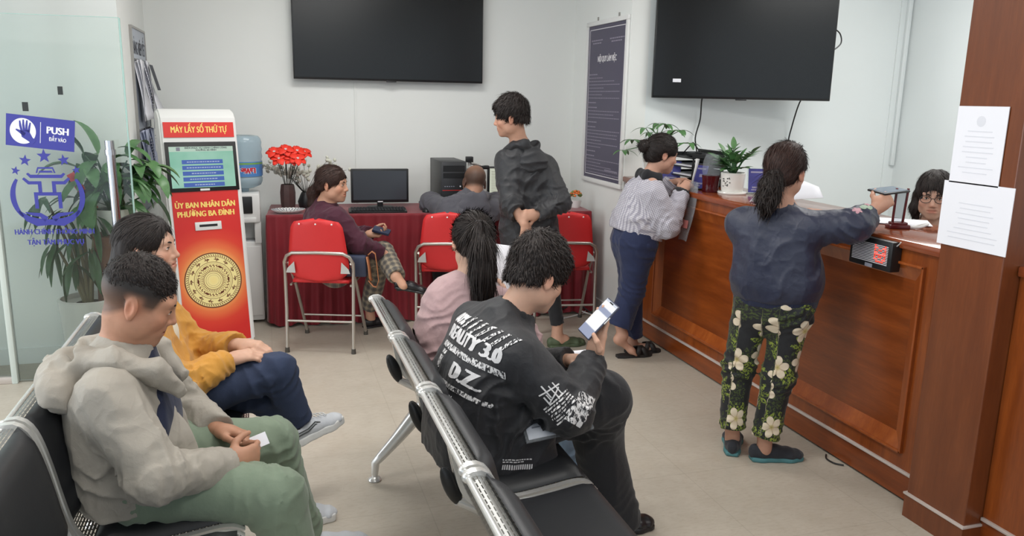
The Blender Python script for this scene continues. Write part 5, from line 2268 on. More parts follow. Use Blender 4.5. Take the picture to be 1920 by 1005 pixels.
# money tree at the far end of the counter
mt = thing('counter_plant', 'thin-stemmed plant with finger-like leaves in a pale pot at the far counter end', 'plant', (2.72, 5.24, 1.13))
MB().lathe([(0, 0), (.06, 0), (.085, .13), (.09, .15), (.08, .15), (.075, .12), (0, .12)], 30).build('pot', M['ceramic'], mt)
MB().lathe([(0, .125), (.075, .125)], 24).build('soil', M['soil'], mt)
sb, lf = MB(), MB()
for (tx, ty, tz) in ((-.15, .08, .28), (-.12, -.06, .37), (.02, .02, .40), (.0, -.25, .36), (.10, -.16, .36), (-.03, -.18, .40), (.08, -.33, .28), (-.20, .12, .20), (.03, .14, .33)):
    p0, p2 = Vector((0, 0, .12)), Vector((tx, ty, tz))
    p1 = p0.lerp(p2, .5) + Vector((0, 0, .07))
    sb.tube([p0, p1, p2], [.006, .004, .0025], 7)
    for j in range(5):
        a = 2 * PI * j / 5 + tx * 9
        leaf(lf, p2, (math.cos(a), math.sin(a), .25), r_.uniform(.085, .125), r_.uniform(.032, .042), .7, fold=.1)
sb.build('stems', M['leaf'], mt)
lf.build('leaves', M['leaf'], mt, angle=180)

# ------------------------------------------------------------------ things on the counter
ts = thing('document_tray', 'stack of black document trays at the far end of the counter', 'document tray', (2.83, 4.86, 1.13))
for z in (.0, .062, .124, .186):
    MB().bx(-.12, .12, -.17, .17, z, z + .006).bx(-.12, .12, -.17, -.164, z, z + .03).bx(-.12, .12, .164, .17, z, z + .03).bx(.114, .12, -.17, .17, z, z + .05).build('tray', M['black_plastic'], ts, smooth=False)
for x, y in ((-.11, -.165), (-.11, .165), (.11, -.165), (.11, .165)):
    MB().tube([(x, y, 0), (x, y, .20)], .006, 8).build('post', M['black_plastic'], ts)
b = MB()
for k, z in enumerate((.007, .069, .131)):
    b.box((0, 0, z + .005), (.21, .29, .008), (0, 0, .03 * k))
lab(b.build('paper_layers', M['paper'], ts, smooth=False), 'white paper in the trays')
hp = thing('hole_punch', 'flat black stationery box lying on the document trays', 'stationery', (2.83, 4.80, 1.323))
MB().box((0, 0, .014), (.10, .20, .026), None, .006).build('body', M['black_plastic'], hp)
MB().box((-.02, -.04, .03), (.04, .09, .008), (0, .1, 0), .003).build('lever', M['dark_plastic'], hp)
cable('bent black wire arching over the document trays', [(2.82, 5.03, 1.325), (2.82, 4.98, 1.36), (2.82, 4.90, 1.41), (2.82, 4.88, 1.41), (2.82, 4.80, 1.365), (2.82, 4.76, 1.345)], .004, n=4)


def acrylic(label, loc, rz, w, h, lean=12):
    o = thing('table_sign', label, 'sign', loc, rz)
    T_ = Matrix.Rotation(math.radians(-lean), 4, 'X')
    b = MB().bx(-w / 2, w / 2, -.002, .002, .004, h)
    bmesh.ops.transform(b.bm, matrix=T_, verts=b.bm.verts)
    b.build('clear_holder', M['glass'], o, smooth=False)
    MB().bx(-w / 2, w / 2, -.01, .07, 0, .004).build('foot', M['glass'], o, smooth=False)
    b = MB().bx(-w / 2 + .006, w / 2 - .006, -.0035, -.0022, .01, h - .006)
    bmesh.ops.transform(b.bm, matrix=T_, verts=b.bm.verts)
    card = b.build('blue_card', plain('sign_blue', (66, 66, 142), .5), o, smooth=False)
    b = MB()
    b.bx(-w / 2 + .02, w / 2 - .02, -.0045, -.0034, h * .80, h * .86).bx(-w / 2 + .03, w / 2 - .03, -.0045, -.0034, h * .22, h * .28).bx(-.012, .012, -.0045, -.0034, h * .5, h * .62).bx(-w / 2 + .025, w / 2 - .045, -.0045, -.0034, h * .14, h * .18)
    bmesh.ops.transform(b.bm, matrix=T_, verts=b.bm.verts)
    b.build('card_lettering', plain('sign_print', (156, 152, 176), .6), card, smooth=False)
    return o


acrylic('blue card in a clear stand beside the woman in the checked jacket', (2.70, 4.965, 1.13), math.radians(-38), .15, .16)
acrylic('blue card in a clear stand turned edge-on by the dark red jar', (2.69, 4.56, 1.13), math.radians(-72), .11, .165)
acrylic('blue card in a clear stand near the woman in the navy jacket', (2.98, 4.27, 1.13), math.radians(-20), .20, .165)
t = NT('red_glass')
tr = t.n('ShaderNodeBsdfTransparent')
tr.inputs[0].default_value = (.42, .06, .07, 1)
t.base(lin((92, 20, 26)))
t.pr(Roughness=.08)
mx = t.n('ShaderNodeMixShader')
mx.inputs[0].default_value = .55
t.t.links.new(tr.outputs[0], mx.inputs[1])
t.t.links.new(t.b.outputs[0], mx.inputs[2])
t.t.links.new(mx.outputs[0], t.out.inputs[0])
jr = thing('red_jar', 'dark red translucent jar on the counter beside the white plant pot', 'jar', (2.705, 4.44, 1.13))
MB().lathe([(0, 0), (.052, 0), (.055, .01), (.050, .03), (.053, .07), (.058, .105), (.055, .105), (.048, .03), (0, .012)], 30).build('body', t.m, jr)
t = NT('clear_plastic')
tr = t.n('ShaderNodeBsdfTransparent')
tr.inputs[0].default_value = (.86, .88, .90, 1)
t.base(lin((200, 204, 208)))
t.pr(Roughness=.18)
mx = t.n('ShaderNodeMixShader')
mx.inputs[0].default_value = .16
t.t.links.new(tr.outputs[0], mx.inputs[1])
t.t.links.new(t.b.outputs[0], mx.inputs[2])
t.t.links.new(mx.outputs[0], t.out.inputs[0])
M['clear'] = t.m
MB().lathe([(.050, .10), (.058, .13), (.055, .19), (.040, .235), (0, .245)], 28).build('dome_lid', M['clear'], jr)
sc_ = thing('handset', 'white electronic handset standing with its coiled cable on the counter', 'device', (2.665, 4.60, 1.13))
MB().tube([(.0, .0, .015), (-.01, -.03, .08), (-.012, -.06, .15), (-.01, -.068, .20)], [.006, .007, .009, .013], 10).build('stick', M['white_plastic'], sc_)
MB().box((0, 0, .01), (.05, .07, .02), None, .006).build('base', M['white_plastic'], sc_)
MB().tube([(.0 + .035 * math.cos(a), .07 + .045 * math.sin(a), .006 + .003 * (k % 3)) for k, a in enumerate([2 * PI * q / 18 for q in range(46)])], .0035, 6).build('coiled_cable', M['white_plastic'], sc_)
# open sheets in front of the woman in navy
sh = thing('paper_sheet', 'large white sheet of paper held up before the woman in the navy jacket', 'paper', (2.70, 3.62, 1.14))
q = MB().grid([[Vector((2.655, 3.93, 1.132)).lerp(Vector((2.655, 3.30, 1.232)), f_) + Vector((.02 * math.sin(PI * f_), 0, 0)) + Vector((.0, 0, 0)) for f_ in np.linspace(0, 1, 9)],
               [Vector((2.70, 3.875, 1.225)).lerp(Vector((2.70, 3.40, 1.275)), f_) + Vector((.02 * math.sin(PI * f_), 0, 0)) for f_ in np.linspace(0, 1, 9)],
               [Vector((2.74, 3.94, 1.285)).lerp(Vector((2.74, 3.56, 1.285)), f_) for f_ in np.linspace(0, 1, 9)]]).build('sheet', M['paper'], None, solid=.002, angle=180)
at_parent([q], sh)
sh2 = thing('paper_sheet', 'white sheet of paper lying on the counter before the staff member', 'paper', (2.92, 3.13, 1.131))
MB().box((0, 0, .002), (.21, .297, .003), (0, 0, math.radians(38))).build('sheet', M['paper'], sh2, smooth=False)
MB().box((.02, -.02, .0045), (.21, .297, .002), (0, .0, math.radians(52))).build('sheet', M['paper'], sh2, smooth=False)
ph_ = thing('sign_stand', 'dark red two-post stand with a clear plate on the right end of the counter', 'stand', (2.80, 2.95, 1.13), math.radians(-22))
M['mahogany'] = plain('dark_red_lacquer', (96, 30, 32), .25)
MB().box((0, 0, .010), (.095, .06, .02), None, .005).box((0, 0, .024), (.075, .044, .014), None, .005).build('base', M['mahogany'], ph_)
for x in (-.024, .024):
    MB().box((x, 0, .105), (.010, .012, .165), (0, math.radians(3 if x > 0 else 1), 0), .003).build('post', M['mahogany'], ph_)
MB().bx(-.022, .022, -.002, .002, .03, .17).build('clear_plate', M['clear'], ph_, smooth=False)
cable('small white cable coiled beside the dark red stand', [(2.86, 2.93, 1.136), (2.90, 2.94, 1.138), (2.92, 2.91, 1.15), (2.90, 2.88, 1.155), (2.865, 2.89, 1.142), (2.84, 2.93, 1.136)], .007, 'white_plastic')

# ---- queue number display hanging on the counter front
qd = thing('queue_display', 'black box display with a red lit digit on the counter front', 'display', (2.565, 2.822, 1.05), 0)
MQ = frame((0, 0, 0), (0, -1, 0), (0, 0, 1), (-1, 0, 0))


def qplate(nm, mat, R_, z0, z1, bevel=0.0):
    b = MB()
    for (a0, a1, c0, c1) in R_:
        b.bx(a0, a1, c0, c1, z0, z1, bevel)
    bmesh.ops.transform(b.bm, matrix=MQ, verts=b.bm.verts)
    return b.build(nm, mat, qd, smooth=bevel > 0)


qplate('housing', M['black_plastic'], [(-.128, .128, -.066, .066)], -.034, .020, .006)
qplate('grille', M['dark_plastic'], [(-.108, .108, -.044, .046)], .020, .0215)
qplate('grille_slats', M['white_ink'], [(-.108, .108, -.040 + .0072 * k, -.0372 + .0072 * k) for k in range(12)], .0215, .0225)
qplate('name_plate', M['grey_ink'], [(-.022, .022, -.064, -.048)], .020, .0215)
led = MB()
glyph = ['X....X', 'XX..XX', 'X.XX.X', 'XX..XX', 'XXXXXX', 'X.XX.X', 'XX..XX', '.XXXX.']
for r0, row in enumerate(glyph):
    for c0, ch in enumerate(row):
        if ch == 'X':
            led.sphere((.034 + c0 * .0118, .040 - r0 * .0100, .024), 1, 8, (.0040, .0036, .003))
bmesh.ops.transform(led.bm, matrix=MQ, verts=led.bm.verts)
led.build('digit_lettering', emis('red_led', (255, 62, 40), 2.0), qd)
MB().tube([(-.0, -.13, .05), (-.015, -.16, .066), (-.02, -.17, .075)], .0025, 6).build('cable', M['white_plastic'], qd)

# ------------------------------------------------------------------ things people hold
def held(name, label, cat, loc):
    return thing(name, label, cat, loc)


tk = held('queue_ticket', 'small white paper ticket in the hands of the man in the grey jacket', 'ticket', (-.052, 2.503, .592))
MB().box((0, 0, 0), (.052, .042, .0012), (math.radians(52), math.radians(-14), math.radians(12))).build('slip', M['paper'], tk, smooth=False)
# phone of the young man in black
pc = Vector((1.088, 2.448, .940))
zz = Vector((-.72, -.30, .62)).normalized()
la = (CAM_X * .72 + CAM_U * .69)
la = (la - zz * la.dot(zz)).normalized()
xx_ = la.cross(zz)
MPH = frame(pc, xx_, la, zz)
pho = held('smartphone', 'smartphone with a bright screen in the hand of the young man in black', 'phone', pc)


def pplate(nm, mat, R_, z0, z1, bevel=0.0, parent=None):
    b = MB()
    for (a0, a1, c0, c1) in R_:
        b.bx(a0, a1, c0, c1, z0, z1, bevel, 3)
    bmesh.ops.transform(b.bm, matrix=MPH, verts=b.bm.verts)
    q = b.build(nm, mat, None, smooth=bevel > 0)
    at_parent([q], parent or pho)
    return q


pplate('case', plain('phone_case', (70, 74, 92), .3), [(-.037, .037, -.078, .078)], -.005, .004, .004)
pplate('screen', emis('phone_screen', (226, 232, 244), .95), [(-.0335, .0335, -.074, .074)], .0035, .0044)
for q_ in ((-.038, .022), (.045, .066)):
    pplate('screen_page', emis('phone_page_white', (255, 255, 255), 1.05), [(-.0335, .0335, *q_)], .0044, .0047)
for q_ in ((-.074, -.040), (.024, .043)):
    pplate('screen_bar', emis('phone_bar', (176, 186, 216), .8), [(-.0335, .0335, *q_)], .0044, .0047)
pplate('camera_cutout', M['black_plastic'], [(-.010, .010, .067, .072)], .0044, .0049)
pplate('side_button', M['white_plastic'], [(.0365, .0385, .0, .03)], -.002, .002)
fo = held('document_folder', 'clear folder of printed papers on the lap of the young man in black', 'folder', (.97, 2.47, .605))
MF = frame((.915, 2.400, .632), Vector((.98, -.10, .16)).normalized(), Vector((.03, .86, .50)).normalized(), Vector((-.12, -.50, .86)).normalized())


def fplate(nm, mat, R_, z0, z1):
    b = MB()
    for (a0, a1, c0, c1) in R_:
        b.bx(a0, a1, c0, c1, z0, z1)
    bmesh.ops.transform(b.bm, matrix=MF, verts=b.bm.verts)
    q = b.build(nm, mat, None, smooth=False)
    at_parent([q], fo)
    return q


fplate('sleeve', M['clear'], [(-.12, .115, -.10, .10)], -.002, .004)
fplate('sheet', M['paper'], [(-.11, .07, -.09, .09)], .0, .003)
fplate('sheet_print', M['grey_ink'], [(-.09, .0, -.05, -.045), (-.09, .03, -.035, -.03), (-.09, .02, -.02, -.016), (.078, .082, -.07, .03), (.086, .09, -.07, .0), (.094, .102, -.075, .04)], .0042, .0047)
gp = held('paper_sheet', 'white sheet of paper held by the girl with the ponytail', 'paper', (.965, 3.34, .90))
MB().grid([[(x, -.10 * x * x * 4, z) for x in np.linspace(-.10, .10, 6)] for z in np.linspace(-.12, .15, 5)]).build('sheet', M['paper'], gp, solid=.0015, angle=180)
gp.rotation_euler = (math.radians(-14), math.radians(12), math.radians(25))
rl = held('paper_roll', 'white rolled paper lying on the lap of the girl with the ponytail', 'paper roll', (1.255, 3.13, .575))
MB().tube([(-.13, -.01, .0), (.16, .0, .0)], .020, 20).build('roll', M['paper'], rl)
# document sleeve of the woman in the checked jacket
ds = held('plastic_sleeve', 'clear plastic document sleeve hanging from the hand of the woman in the checked jacket', 'document sleeve', (2.555, 4.42, 1.10))
rows = []
for f_ in np.linspace(0, 1, 9):
    rows.append([Vector((2.585 - .05 * f_ + .012 * math.sin(f_ * 4), 4.43 + w_, 1.20 - .37 * f_ - .02 * abs(w_) * 8)) for w_ in (-.045, -.015, .02, .055)])
q = MB().grid(rows).build('sleeve', M['clear'], None, solid=.003, angle=180)
q3 = MB().box((2.533, 4.425, .93), (.004, .06, .05), (0, .15, 0)).build('card', plain('pink_card', (196, 120, 116), .6), None)
at_parent([q, q3], ds)
# tablet held out over the counter
tb_ = held('tablet', 'thin dark tablet held out over the counter by the woman in the navy jacket', 'tablet', (2.735, 2.96, 1.305))
MB().box((0, 0, 0), (.165, .10, .010), (math.radians(6), math.radians(-3), math.radians(8)), .004).build('case', M['black_plastic'], tb_)
MB().box((0, 0, .0055), (.152, .088, .002), (math.radians(6), math.radians(-3), math.radians(8))).build('screen', plain('tablet_glass', (120, 134, 150), .1), tb_, smooth=False)
# wallet and handbag of the woman in burgundy
wl = held('wallet', 'navy wallet held by the woman in burgundy', 'wallet', (.755, 5.43, .775))
MB().box((0, 0, 0), (.12, .075, .022), (math.radians(15), math.radians(14), math.radians(-18)), .006).build('body', M['navy_vinyl'] if 'navy_vinyl' in M else plain('navy_leather', (44, 50, 74), .45), wl)
hb = held('handbag', 'navy handbag with a tan strap on the red chair beside the woman in burgundy', 'handbag', (.575, 5.20, .55))
MB().box((-.02, .02, .03), (.15, .06, .15), (math.radians(8), 0, math.radians(-20)), .02).build('body', plain('navy_bag', (50, 58, 80), .5), hb)
M['tan'] = plain('tan_leather', (164, 104, 66), .55)
P_ = [(.05, -.03, .11), (.075, -.045, .135), (.095, -.05, .12), (.105, -.055, .04), (.115, -.055, -.06), (.10, -.05, -.105), (.08, -.045, -.10), (.05, -.04, -.06)]
rows = [[Vector(p) + Vector((.0, -.016, .0)), Vector(p) + Vector((.006, .016, 0))] for p in P_]
MB().grid(rows).build('strap', M['tan'], hb, solid=.005, angle=180)
P_ = [(.045, -.035, .10), (.055, -.045, .03), (.06, -.05, -.04), (.07, -.05, -.06)]
MB().grid([[Vector(p) + Vector((-.006, -.012, 0)), Vector(p) + Vector((.012, .012, 0))] for p in P_]).build('strap_end', M['tan'], hb, solid=.005, angle=180)
# dark bag behind the empty chair, cables on the floor
cable('white power cable looping on the floor under the right end of the red table', [(2.20, 5.62, .006), (2.30, 5.66, .008), (2.42, 5.72, .02), (2.47, 5.80, .09), (2.40, 5.80, .13), (2.36, 5.72, .05), (2.46, 5.66, .008), (2.53, 5.70, .006)], .006, 'white_plastic')
cable('black power cable on the floor under the right end of the red table', [(2.10, 5.66, .006), (2.22, 5.72, .05), (2.34, 5.70, .09), (2.44, 5.66, .03), (2.50, 5.60, .006)], .006)
cable('short black cable on the floor at the foot of the counter', [(2.575, 2.99, .006), (2.545, 2.95, .007), (2.55, 2.90, .006), (2.58, 2.87, .006)], .004)

# ------------------------------------------------------------------ people
def strands(hair, parent, mat, n, L, w, lift, flow, seed=1, name='hair_strands', keep=None, curl=.12, off=.0):
    """locks of hair lying on the hair surface: flow(points, normals) gives their direction"""
    me = hair.data
    nv = len(me.vertices)
    co = np.zeros(nv * 3, np.float32)
    no = np.zeros(nv * 3, np.float32)
    me.vertices.foreach_get('co', co)
    me.vertex_normals.foreach_get('vector', no)
    co, no = co.reshape(-1, 3).astype(float), no.reshape(-1, 3).astype(float)
    rs = np.random.RandomState(seed)
    ok = np.arange(nv) if keep is None else np.nonzero(keep(co))[0]
    idx = rs.choice(ok, n)
    p, nn = co[idx] + rs.normal(0, .0015, (n, 3)) + no[idx] * off, no[idx]
    d = flow(p, nn)
    d = d - nn * np.sum(d * nn, 1)[:, None]
    d /= np.linalg.norm(d, axis=1)[:, None] + 1e-9
    d = d + rs.normal(0, curl, (n, 3)) * .5
    ln = L * rs.uniform(.6, 1.25, n)
    side = np.cross(d, nn)
    side /= np.linalg.norm(side, axis=1)[:, None] + 1e-9
    K = 4
    V_ = np.zeros((n, K, 2, 3))
    for k in range(K):
        t = k / (K - 1)
        h_ = lift * math.sin(PI * min(t * .9 + .05, 1)) * rs.uniform(.5, 1.4, n)
        q = p + d * (ln * t)[:, None] + nn * (h_ - .35 * ln * t * t * .35)[:, None]
        ww = w * (1 - t) ** .6 + .0003
        V_[:, k, 0] = q - side * ww
        V_[:, k, 1] = q + side * ww
    V_ = V_.reshape(-1, 3)
    b = np.arange(n)[:, None] * (2 * K) + (np.arange(K - 1) * 2)[None, :]
    fc = np.stack([b, b + 1, b + 3, b + 2], -1).reshape(-1, 4)
    m2 = bpy.data.meshes.new(name)
    m2.from_pydata(V_.tolist(), [], fc.tolist())
    m2.shade_smooth()
    m2.materials.append(mat)
    o = bpy.data.objects.new(name, m2)
    return link(o, parent)


def flow_from(c, f=None, fw=0.0, down=None, dn=0.0):
    c = V(c)
    return lambda p, n: nrm2(p - c) + (V(f) * fw if f is not None else 0) + (V(down) * dn if down is not None else 0)


def flow_to(c):
    c = V(c)
    return lambda p, n: nrm2(c - p)


def nrm2(a):
    return a / (np.linalg.norm(a, axis=1)[:, None] + 1e-9)


def coat(P, spine, rs=(0.078, 0.066, 0.046), lo=None, hi=None, res=0.0065, kk=0.05, sl=1.0, p=2.3, hemcut=True, fold=0.010, seed=0, cuff=0.012, wr_ext=0.0, tors=0.007, elb=True):
    """torso + two sleeves. spine: [(pos, right, halfwidth, halfdepth)] from hem to neck"""
    J = P.J
    pts = [V(q[0]) for q in spine] + [J['sh' + q] for q in 'LR'] + [J['el' + q] for q in 'LR'] + [J['wr' + q] for q in 'LR']
    pts = np.stack(pts)
    mw = max(q[2] for q in spine)
    A = F(pts.min(0) - mw * 0.8, pts.max(0) + mw * 0.8, res)
    A.loft(spine, 0.03, (hemcut, False), p)
    for q in 'LR':
        sh, el, wr = J['sh' + q], J['el' + q], J['wr' + q]
        wr2 = wr + nrm(wr - el) * wr_ext
        A.chain([sh, el], [rs[0], rs[1]], kk)
        A.cone(el, wr2, rs[1], rs[2], 0.03)
    for i, q in enumerate('LR'):
        sh, el, wr = J['sh' + q], J['el' + q], J['wr' + q]
        sk = nrm(np.cross(el - sh, wr - el) + 1e-6)
        A.folds(sh, el, fold, 0.062, 0.13, seed + i, 1.0, 0.42, 0.8, sk)
        A.folds(el, wr, fold, 0.05, 0.11, seed + 4 + i, 0.1, 0.5, 0.6, sk)
        A.folds(el, wr, fold * 0.7, 0.035, 0.1, seed + 6 + i, 0.85, 0.25, 0.3, sk)
    A.disp(tors, (9, 9, 6), True, seed + 2)
    A.disp(tors * 0.5, 21, True, seed + 3)
    for q in 'LR':
        el, wr = J['el' + q], J['wr' + q]
        ax = nrm(wr - el)
        wr2 = wr + ax * wr_ext

        def fn(X, Y, Z, c=wr2, n=ax):
            return (X - c[0]) * n[0] + (Y - c[1]) * n[1] + (Z - c[2]) * n[2]
        # open the cuff: keep only what lies before the wrist, locally
        R = rs[2] * 2.0
        A.ell(wr2 + ax * R * 0.98, V(R, R, R), None, 0.004, 's')
    return A


def legs(P, top, rs=(0.098, 0.075, 0.055), res=0.0065, hipw=0.175, hipd=0.13, fold=0.009, seed=0, cutan=True, kk=0.04, right=None, lam=0.06, waist=None, flare=None, tors=0.006, lo=None, flat=None):
    """trousers: top = waist centre"""
    J = P.J
    pts = np.stack([V(top), J['pelvis']] + [J[a + q] for a in ('hip', 'kn', 'an') for q in 'LR'])
    A = F(pts.min(0) - 0.2, pts.max(0) + 0.2, res)
    rt = nrm(J['hipR'] - J['hipL']) if right is None else right
    pc = (J['hipL'] + J['hipR']) / 2
    A.loft([(pc + (pc - V(top)) * 0.25, rt, hipw * 0.85, hipd * 0.9), (pc, rt, hipw, hipd), (V(top), rt, hipw * 0.9, hipd * 0.85)], 0.03, (False, True), 2.3)
    for q in 'LR':
        h, kn, an = J['hip' + q], J['kn' + q], J['an' + q]
        A.cone(h, kn, rs[0], rs[1], kk, flat)
        r3 = rs[2]
        A.cone(kn, an, rs[1] * 0.98, r3, 0.03)
    for i, q in enumerate('LR'):
        h, kn, an = J['hip' + q], J['kn' + q], J['an' + q]
        sk = nrm(np.cross(kn - h, an - kn) + 1e-6)
        A.folds(h, kn, fold, lam, 0.15, seed + i, 0.95, 0.3, 0.5, sk)
        A.folds(h, kn, fold, lam, 0.17, seed + 2 + i, 0.05, 0.3, 0.9, sk)
        A.folds(kn, an, fold, lam, 0.12, seed + 4 + i, 0.08, 0.3, 0.5, sk)
        A.folds(kn, an, fold * 0.8, lam * 0.7, 0.12, seed + 6 + i, 0.95, 0.25, 0.2, sk)
    A.disp(tors, (8, 8, 4.5), True, seed + 2)
    if cutan:
        for q in 'LR':
            an, kn = J['an' + q], J['kn' + q]
            ax = nrm(an - kn)
            R = rs[2] * 2.2
            A.ell(an + ax * R * 0.97, V(R, R, R), None, 0.004, 's')
    return A


def hair_cap(c, f, u, s=1.0, res=0.0045, t=0.016, front=0.075, low=-0.05, seed=0, amp=0.006, sc=(45, 45, 16), top=0.0, back=0.0, earcut=True, fringe=0.0):
    """hair shell over the skull with the face carved out"""
    c = V(c)
    r, f, u = fr3(f, u)
    R = np.stack([r, f, u])
    P = lambda x, y, z: c + s * (r * x + f * y + u * z)
    H = F(c - 0.2 * s, c + 0.2 * s, res)
    H.ell(P(0, -0.014 - back * 0.5, 0.036 + top * 0.5), V(0.075 + t, 0.094 + t + back * 0.5, 0.084 + t + top * 0.5) * s, R, 0.02)
    if fringe:
        H.ell(P(0, 0.066, 0.078), V(0.058, 0.034, 0.022 + fringe * 0.3) * s, R, 0.02)
    # nape
    H.ell(P(0, -0.055, -0.03), V(0.060 + t * .5, 0.043 + t, 0.055) * s, R, 0.03)
    return H, P, R, r, f, u


def carve_face(H, P, R, s=1.0, brow=0.050, temple=0.055, low=-0.055, earz=-0.004):
    # face front
    H.ell(P(0, 0.112, -0.032), V(0.068, 0.075, brow + 0.032) * s, R, 0.008, 's')
    for q in (-1, 1):
        H.ell(P(q * 0.075, 0.058, -0.055), V(0.05, 0.052, 0.060) * s, R, 0.008, 's')
        H.ell(P(q * 0.088, -0.008, -0.030), V(0.03, 0.024, 0.046) * s, R, 0.006, 's')
    n = R[2]
    fwd = R[1]
    H.cut(P(0, -0.05, low), -n + fwd * 0.25, 0.008)



# ------------------------------------------------------------------ fabrics
def m_plaid(name, base, dark, light, n=14.0, fine=False):
    t = NT(name)
    co = t.coord(attr='cuv')
    sp = t.n('ShaderNodeSeparateXYZ')
    t.set(sp.inputs[0], co)

    def bands(ax, period, duty, off=0.0):
        m = t.math('FRACT', t.math('ADD', t.math('MULTIPLY', sp.outputs[ax], 1.0 / period), off))
        return t.math('LESS_THAN', m, duty)
    P = n / 1000.0
    c = lin(base)
    c = t.mix(t.math('MULTIPLY', bands(0, P, 0.45), 0.55), c, lin(dark))
    c = t.mix(t.math('MULTIPLY', bands(1, P, 0.45), 0.55), c, lin(dark))
    if light:
        c = t.mix(t.math('MULTIPLY', bands(0, P, 0.08, 0.3), 0.5), c, lin(light))
        c = t.mix(t.math('MULTIPLY', bands(1, P, 0.08, 0.3), 0.5), c, lin(light))
    t.base(c)
    t.bump(t.noise(t.coord(), 30, 4), 0.2, 0.015)
    t.pr(Roughness=0.9, Sheen_Weight=0.1)
    return t.m


def m_floral():
    """black trousers printed with cream flowers and yellow-green leaves"""
    t = NT('floral_print')
    co = t.coord(attr='cuv')
    nz = t.n('ShaderNodeTexNoise')
    t.set(nz.inputs['Vector'], co)
    nz.inputs['Scale'].default_value = 22
    nz.inputs['Detail'].default_value = 2
    ad = t.n('ShaderNodeVectorMath', operation='MULTIPLY_ADD')
    t.set(ad.inputs[0], nz.outputs[1])
    ad.inputs[1].default_value = (0.02, 0.02, 0)
    t.set(ad.inputs[2], co)
    wc = ad.outputs[0]

    def flowers(scale, rad, petals, rnd, lobes, off, kp=0.3):
        mp = t.n('ShaderNodeMapping')
        t.set(mp.inputs[0], co)
        mp.inputs['Location'].default_value = off
        v = t.n('ShaderNodeTexVoronoi', voronoi_dimensions='2D')
        t.set(v.inputs['Vector'], mp.outputs[0])
        v.inputs['Scale'].default_value = scale
        v.inputs['Randomness'].default_value = rnd
        d = t.n('ShaderNodeVectorMath', operation='SUBTRACT')
        t.set(d.inputs[0], mp.outputs[0])
        t.set(d.inputs[1], v.outputs['Position'])
        sp = t.n('ShaderNodeSeparateXYZ')
        t.set(sp.inputs[0], d.outputs[0])
        cs = t.n('ShaderNodeSeparateColor')
        t.set(cs.inputs[0], v.outputs['Color'])
        r = t.math('SQRT', t.math('ADD', t.math('MULTIPLY', sp.outputs[0], sp.outputs[0]), t.math('MULTIPLY', sp.outputs[1], sp.outputs[1])))
        th = t.math('ADD', t.math('ARCTAN2', sp.outputs[1], sp.outputs[0]), t.math('MULTIPLY', cs.outputs[0], 6.28))
        pet = t.math('ABSOLUTE', t.math('COSINE', t.math('MULTIPLY', th, petals / 2.0)))
        R = t.math('MULTIPLY', t.math('ADD', 1 - lobes, t.math('MULTIPLY', pet, lobes)), rad)
        keep = t.math('GREATER_THAN', cs.outputs[1], kp)
        m = t.math('MULTIPLY', t.math('LESS_THAN', r, R), keep)
        return m, t.math('DIVIDE', r, rad), pet
    base = lin((20, 22, 26))
    # leaf sprays
    g1, r1, p1 = flowers(8.5, 0.075, 9, 1.0, 0.62, (0.3, 0.1, 0), 0.5)
    g2, r2, p2 = flowers(11, 0.07, 11, 1.0, 0.7, (0.77, 0.5, 0), 0.4)
    nf = t.noise(wc, 90, 3, 0.7)
    gcol = t.ramp(nf, [(0.32, lin((44, 60, 24))), (0.48, lin((92, 112, 40))), (0.66, lin((150, 160, 62)))])
    gd = t.ramp(nf, [(0.3, lin((22, 30, 18))), (0.7, lin((70, 84, 36)))])
    c = t.mix(t.math('MULTIPLY', g2, t.math('GREATER_THAN', nf, 0.51)), base, gd)
    c = t.mix(t.math('MULTIPLY', g1, t.math('GREATER_THAN', nf, 0.49)), c, gcol)
    f1, fr, pf = flowers(6.2, 0.056, 5, 0.8, 0.45, (0.32, 0.13, 0), 0.25)
    fc = t.ramp(fr, [(0.0, lin((150, 140, 70))), (0.14, lin((188, 172, 120))), (0.3, lin((206, 190, 164))), (0.85, lin((220, 207, 184))), (1.0, lin((190, 172, 146)))])
    vein = t.math('LESS_THAN', pf, 0.28)
    fc = t.mix(t.math('MULTIPLY', vein, 0.6), fc, lin((150, 128, 100)))
    c = t.mix(f1, c, fc)
    t.base(c)
    t.bump(t.noise(t.coord(), 24, 4), 0.25, 0.015)
    t.pr(Roughness=0.75, Sheen_Weight=0.1)
    return t.m


def m_denim(name, c):
    t = NT(name)
    co = t.coord()
    a = lin(c)
    n = t.noise(co, 8, 4)
    n2 = t.noise(co, 500, 1)
    b = tuple(min(1, x * 1.55) for x in a[:3]) + (1,)
    t.base(t.mix(t.math('ADD', t.math('MULTIPLY', t.ramp(n, [(0.4, (0, 0, 0)), (0.75, (1, 1, 1))]), 0.5), t.math('MULTIPLY', n2, 0.25)), a, b))
    t.bump(t.math('ADD', n2, t.math('MULTIPLY', t.noise(co, 30, 4), 2)), 0.22, 0.01)
    t.pr(Roughness=0.9)
    return t.m


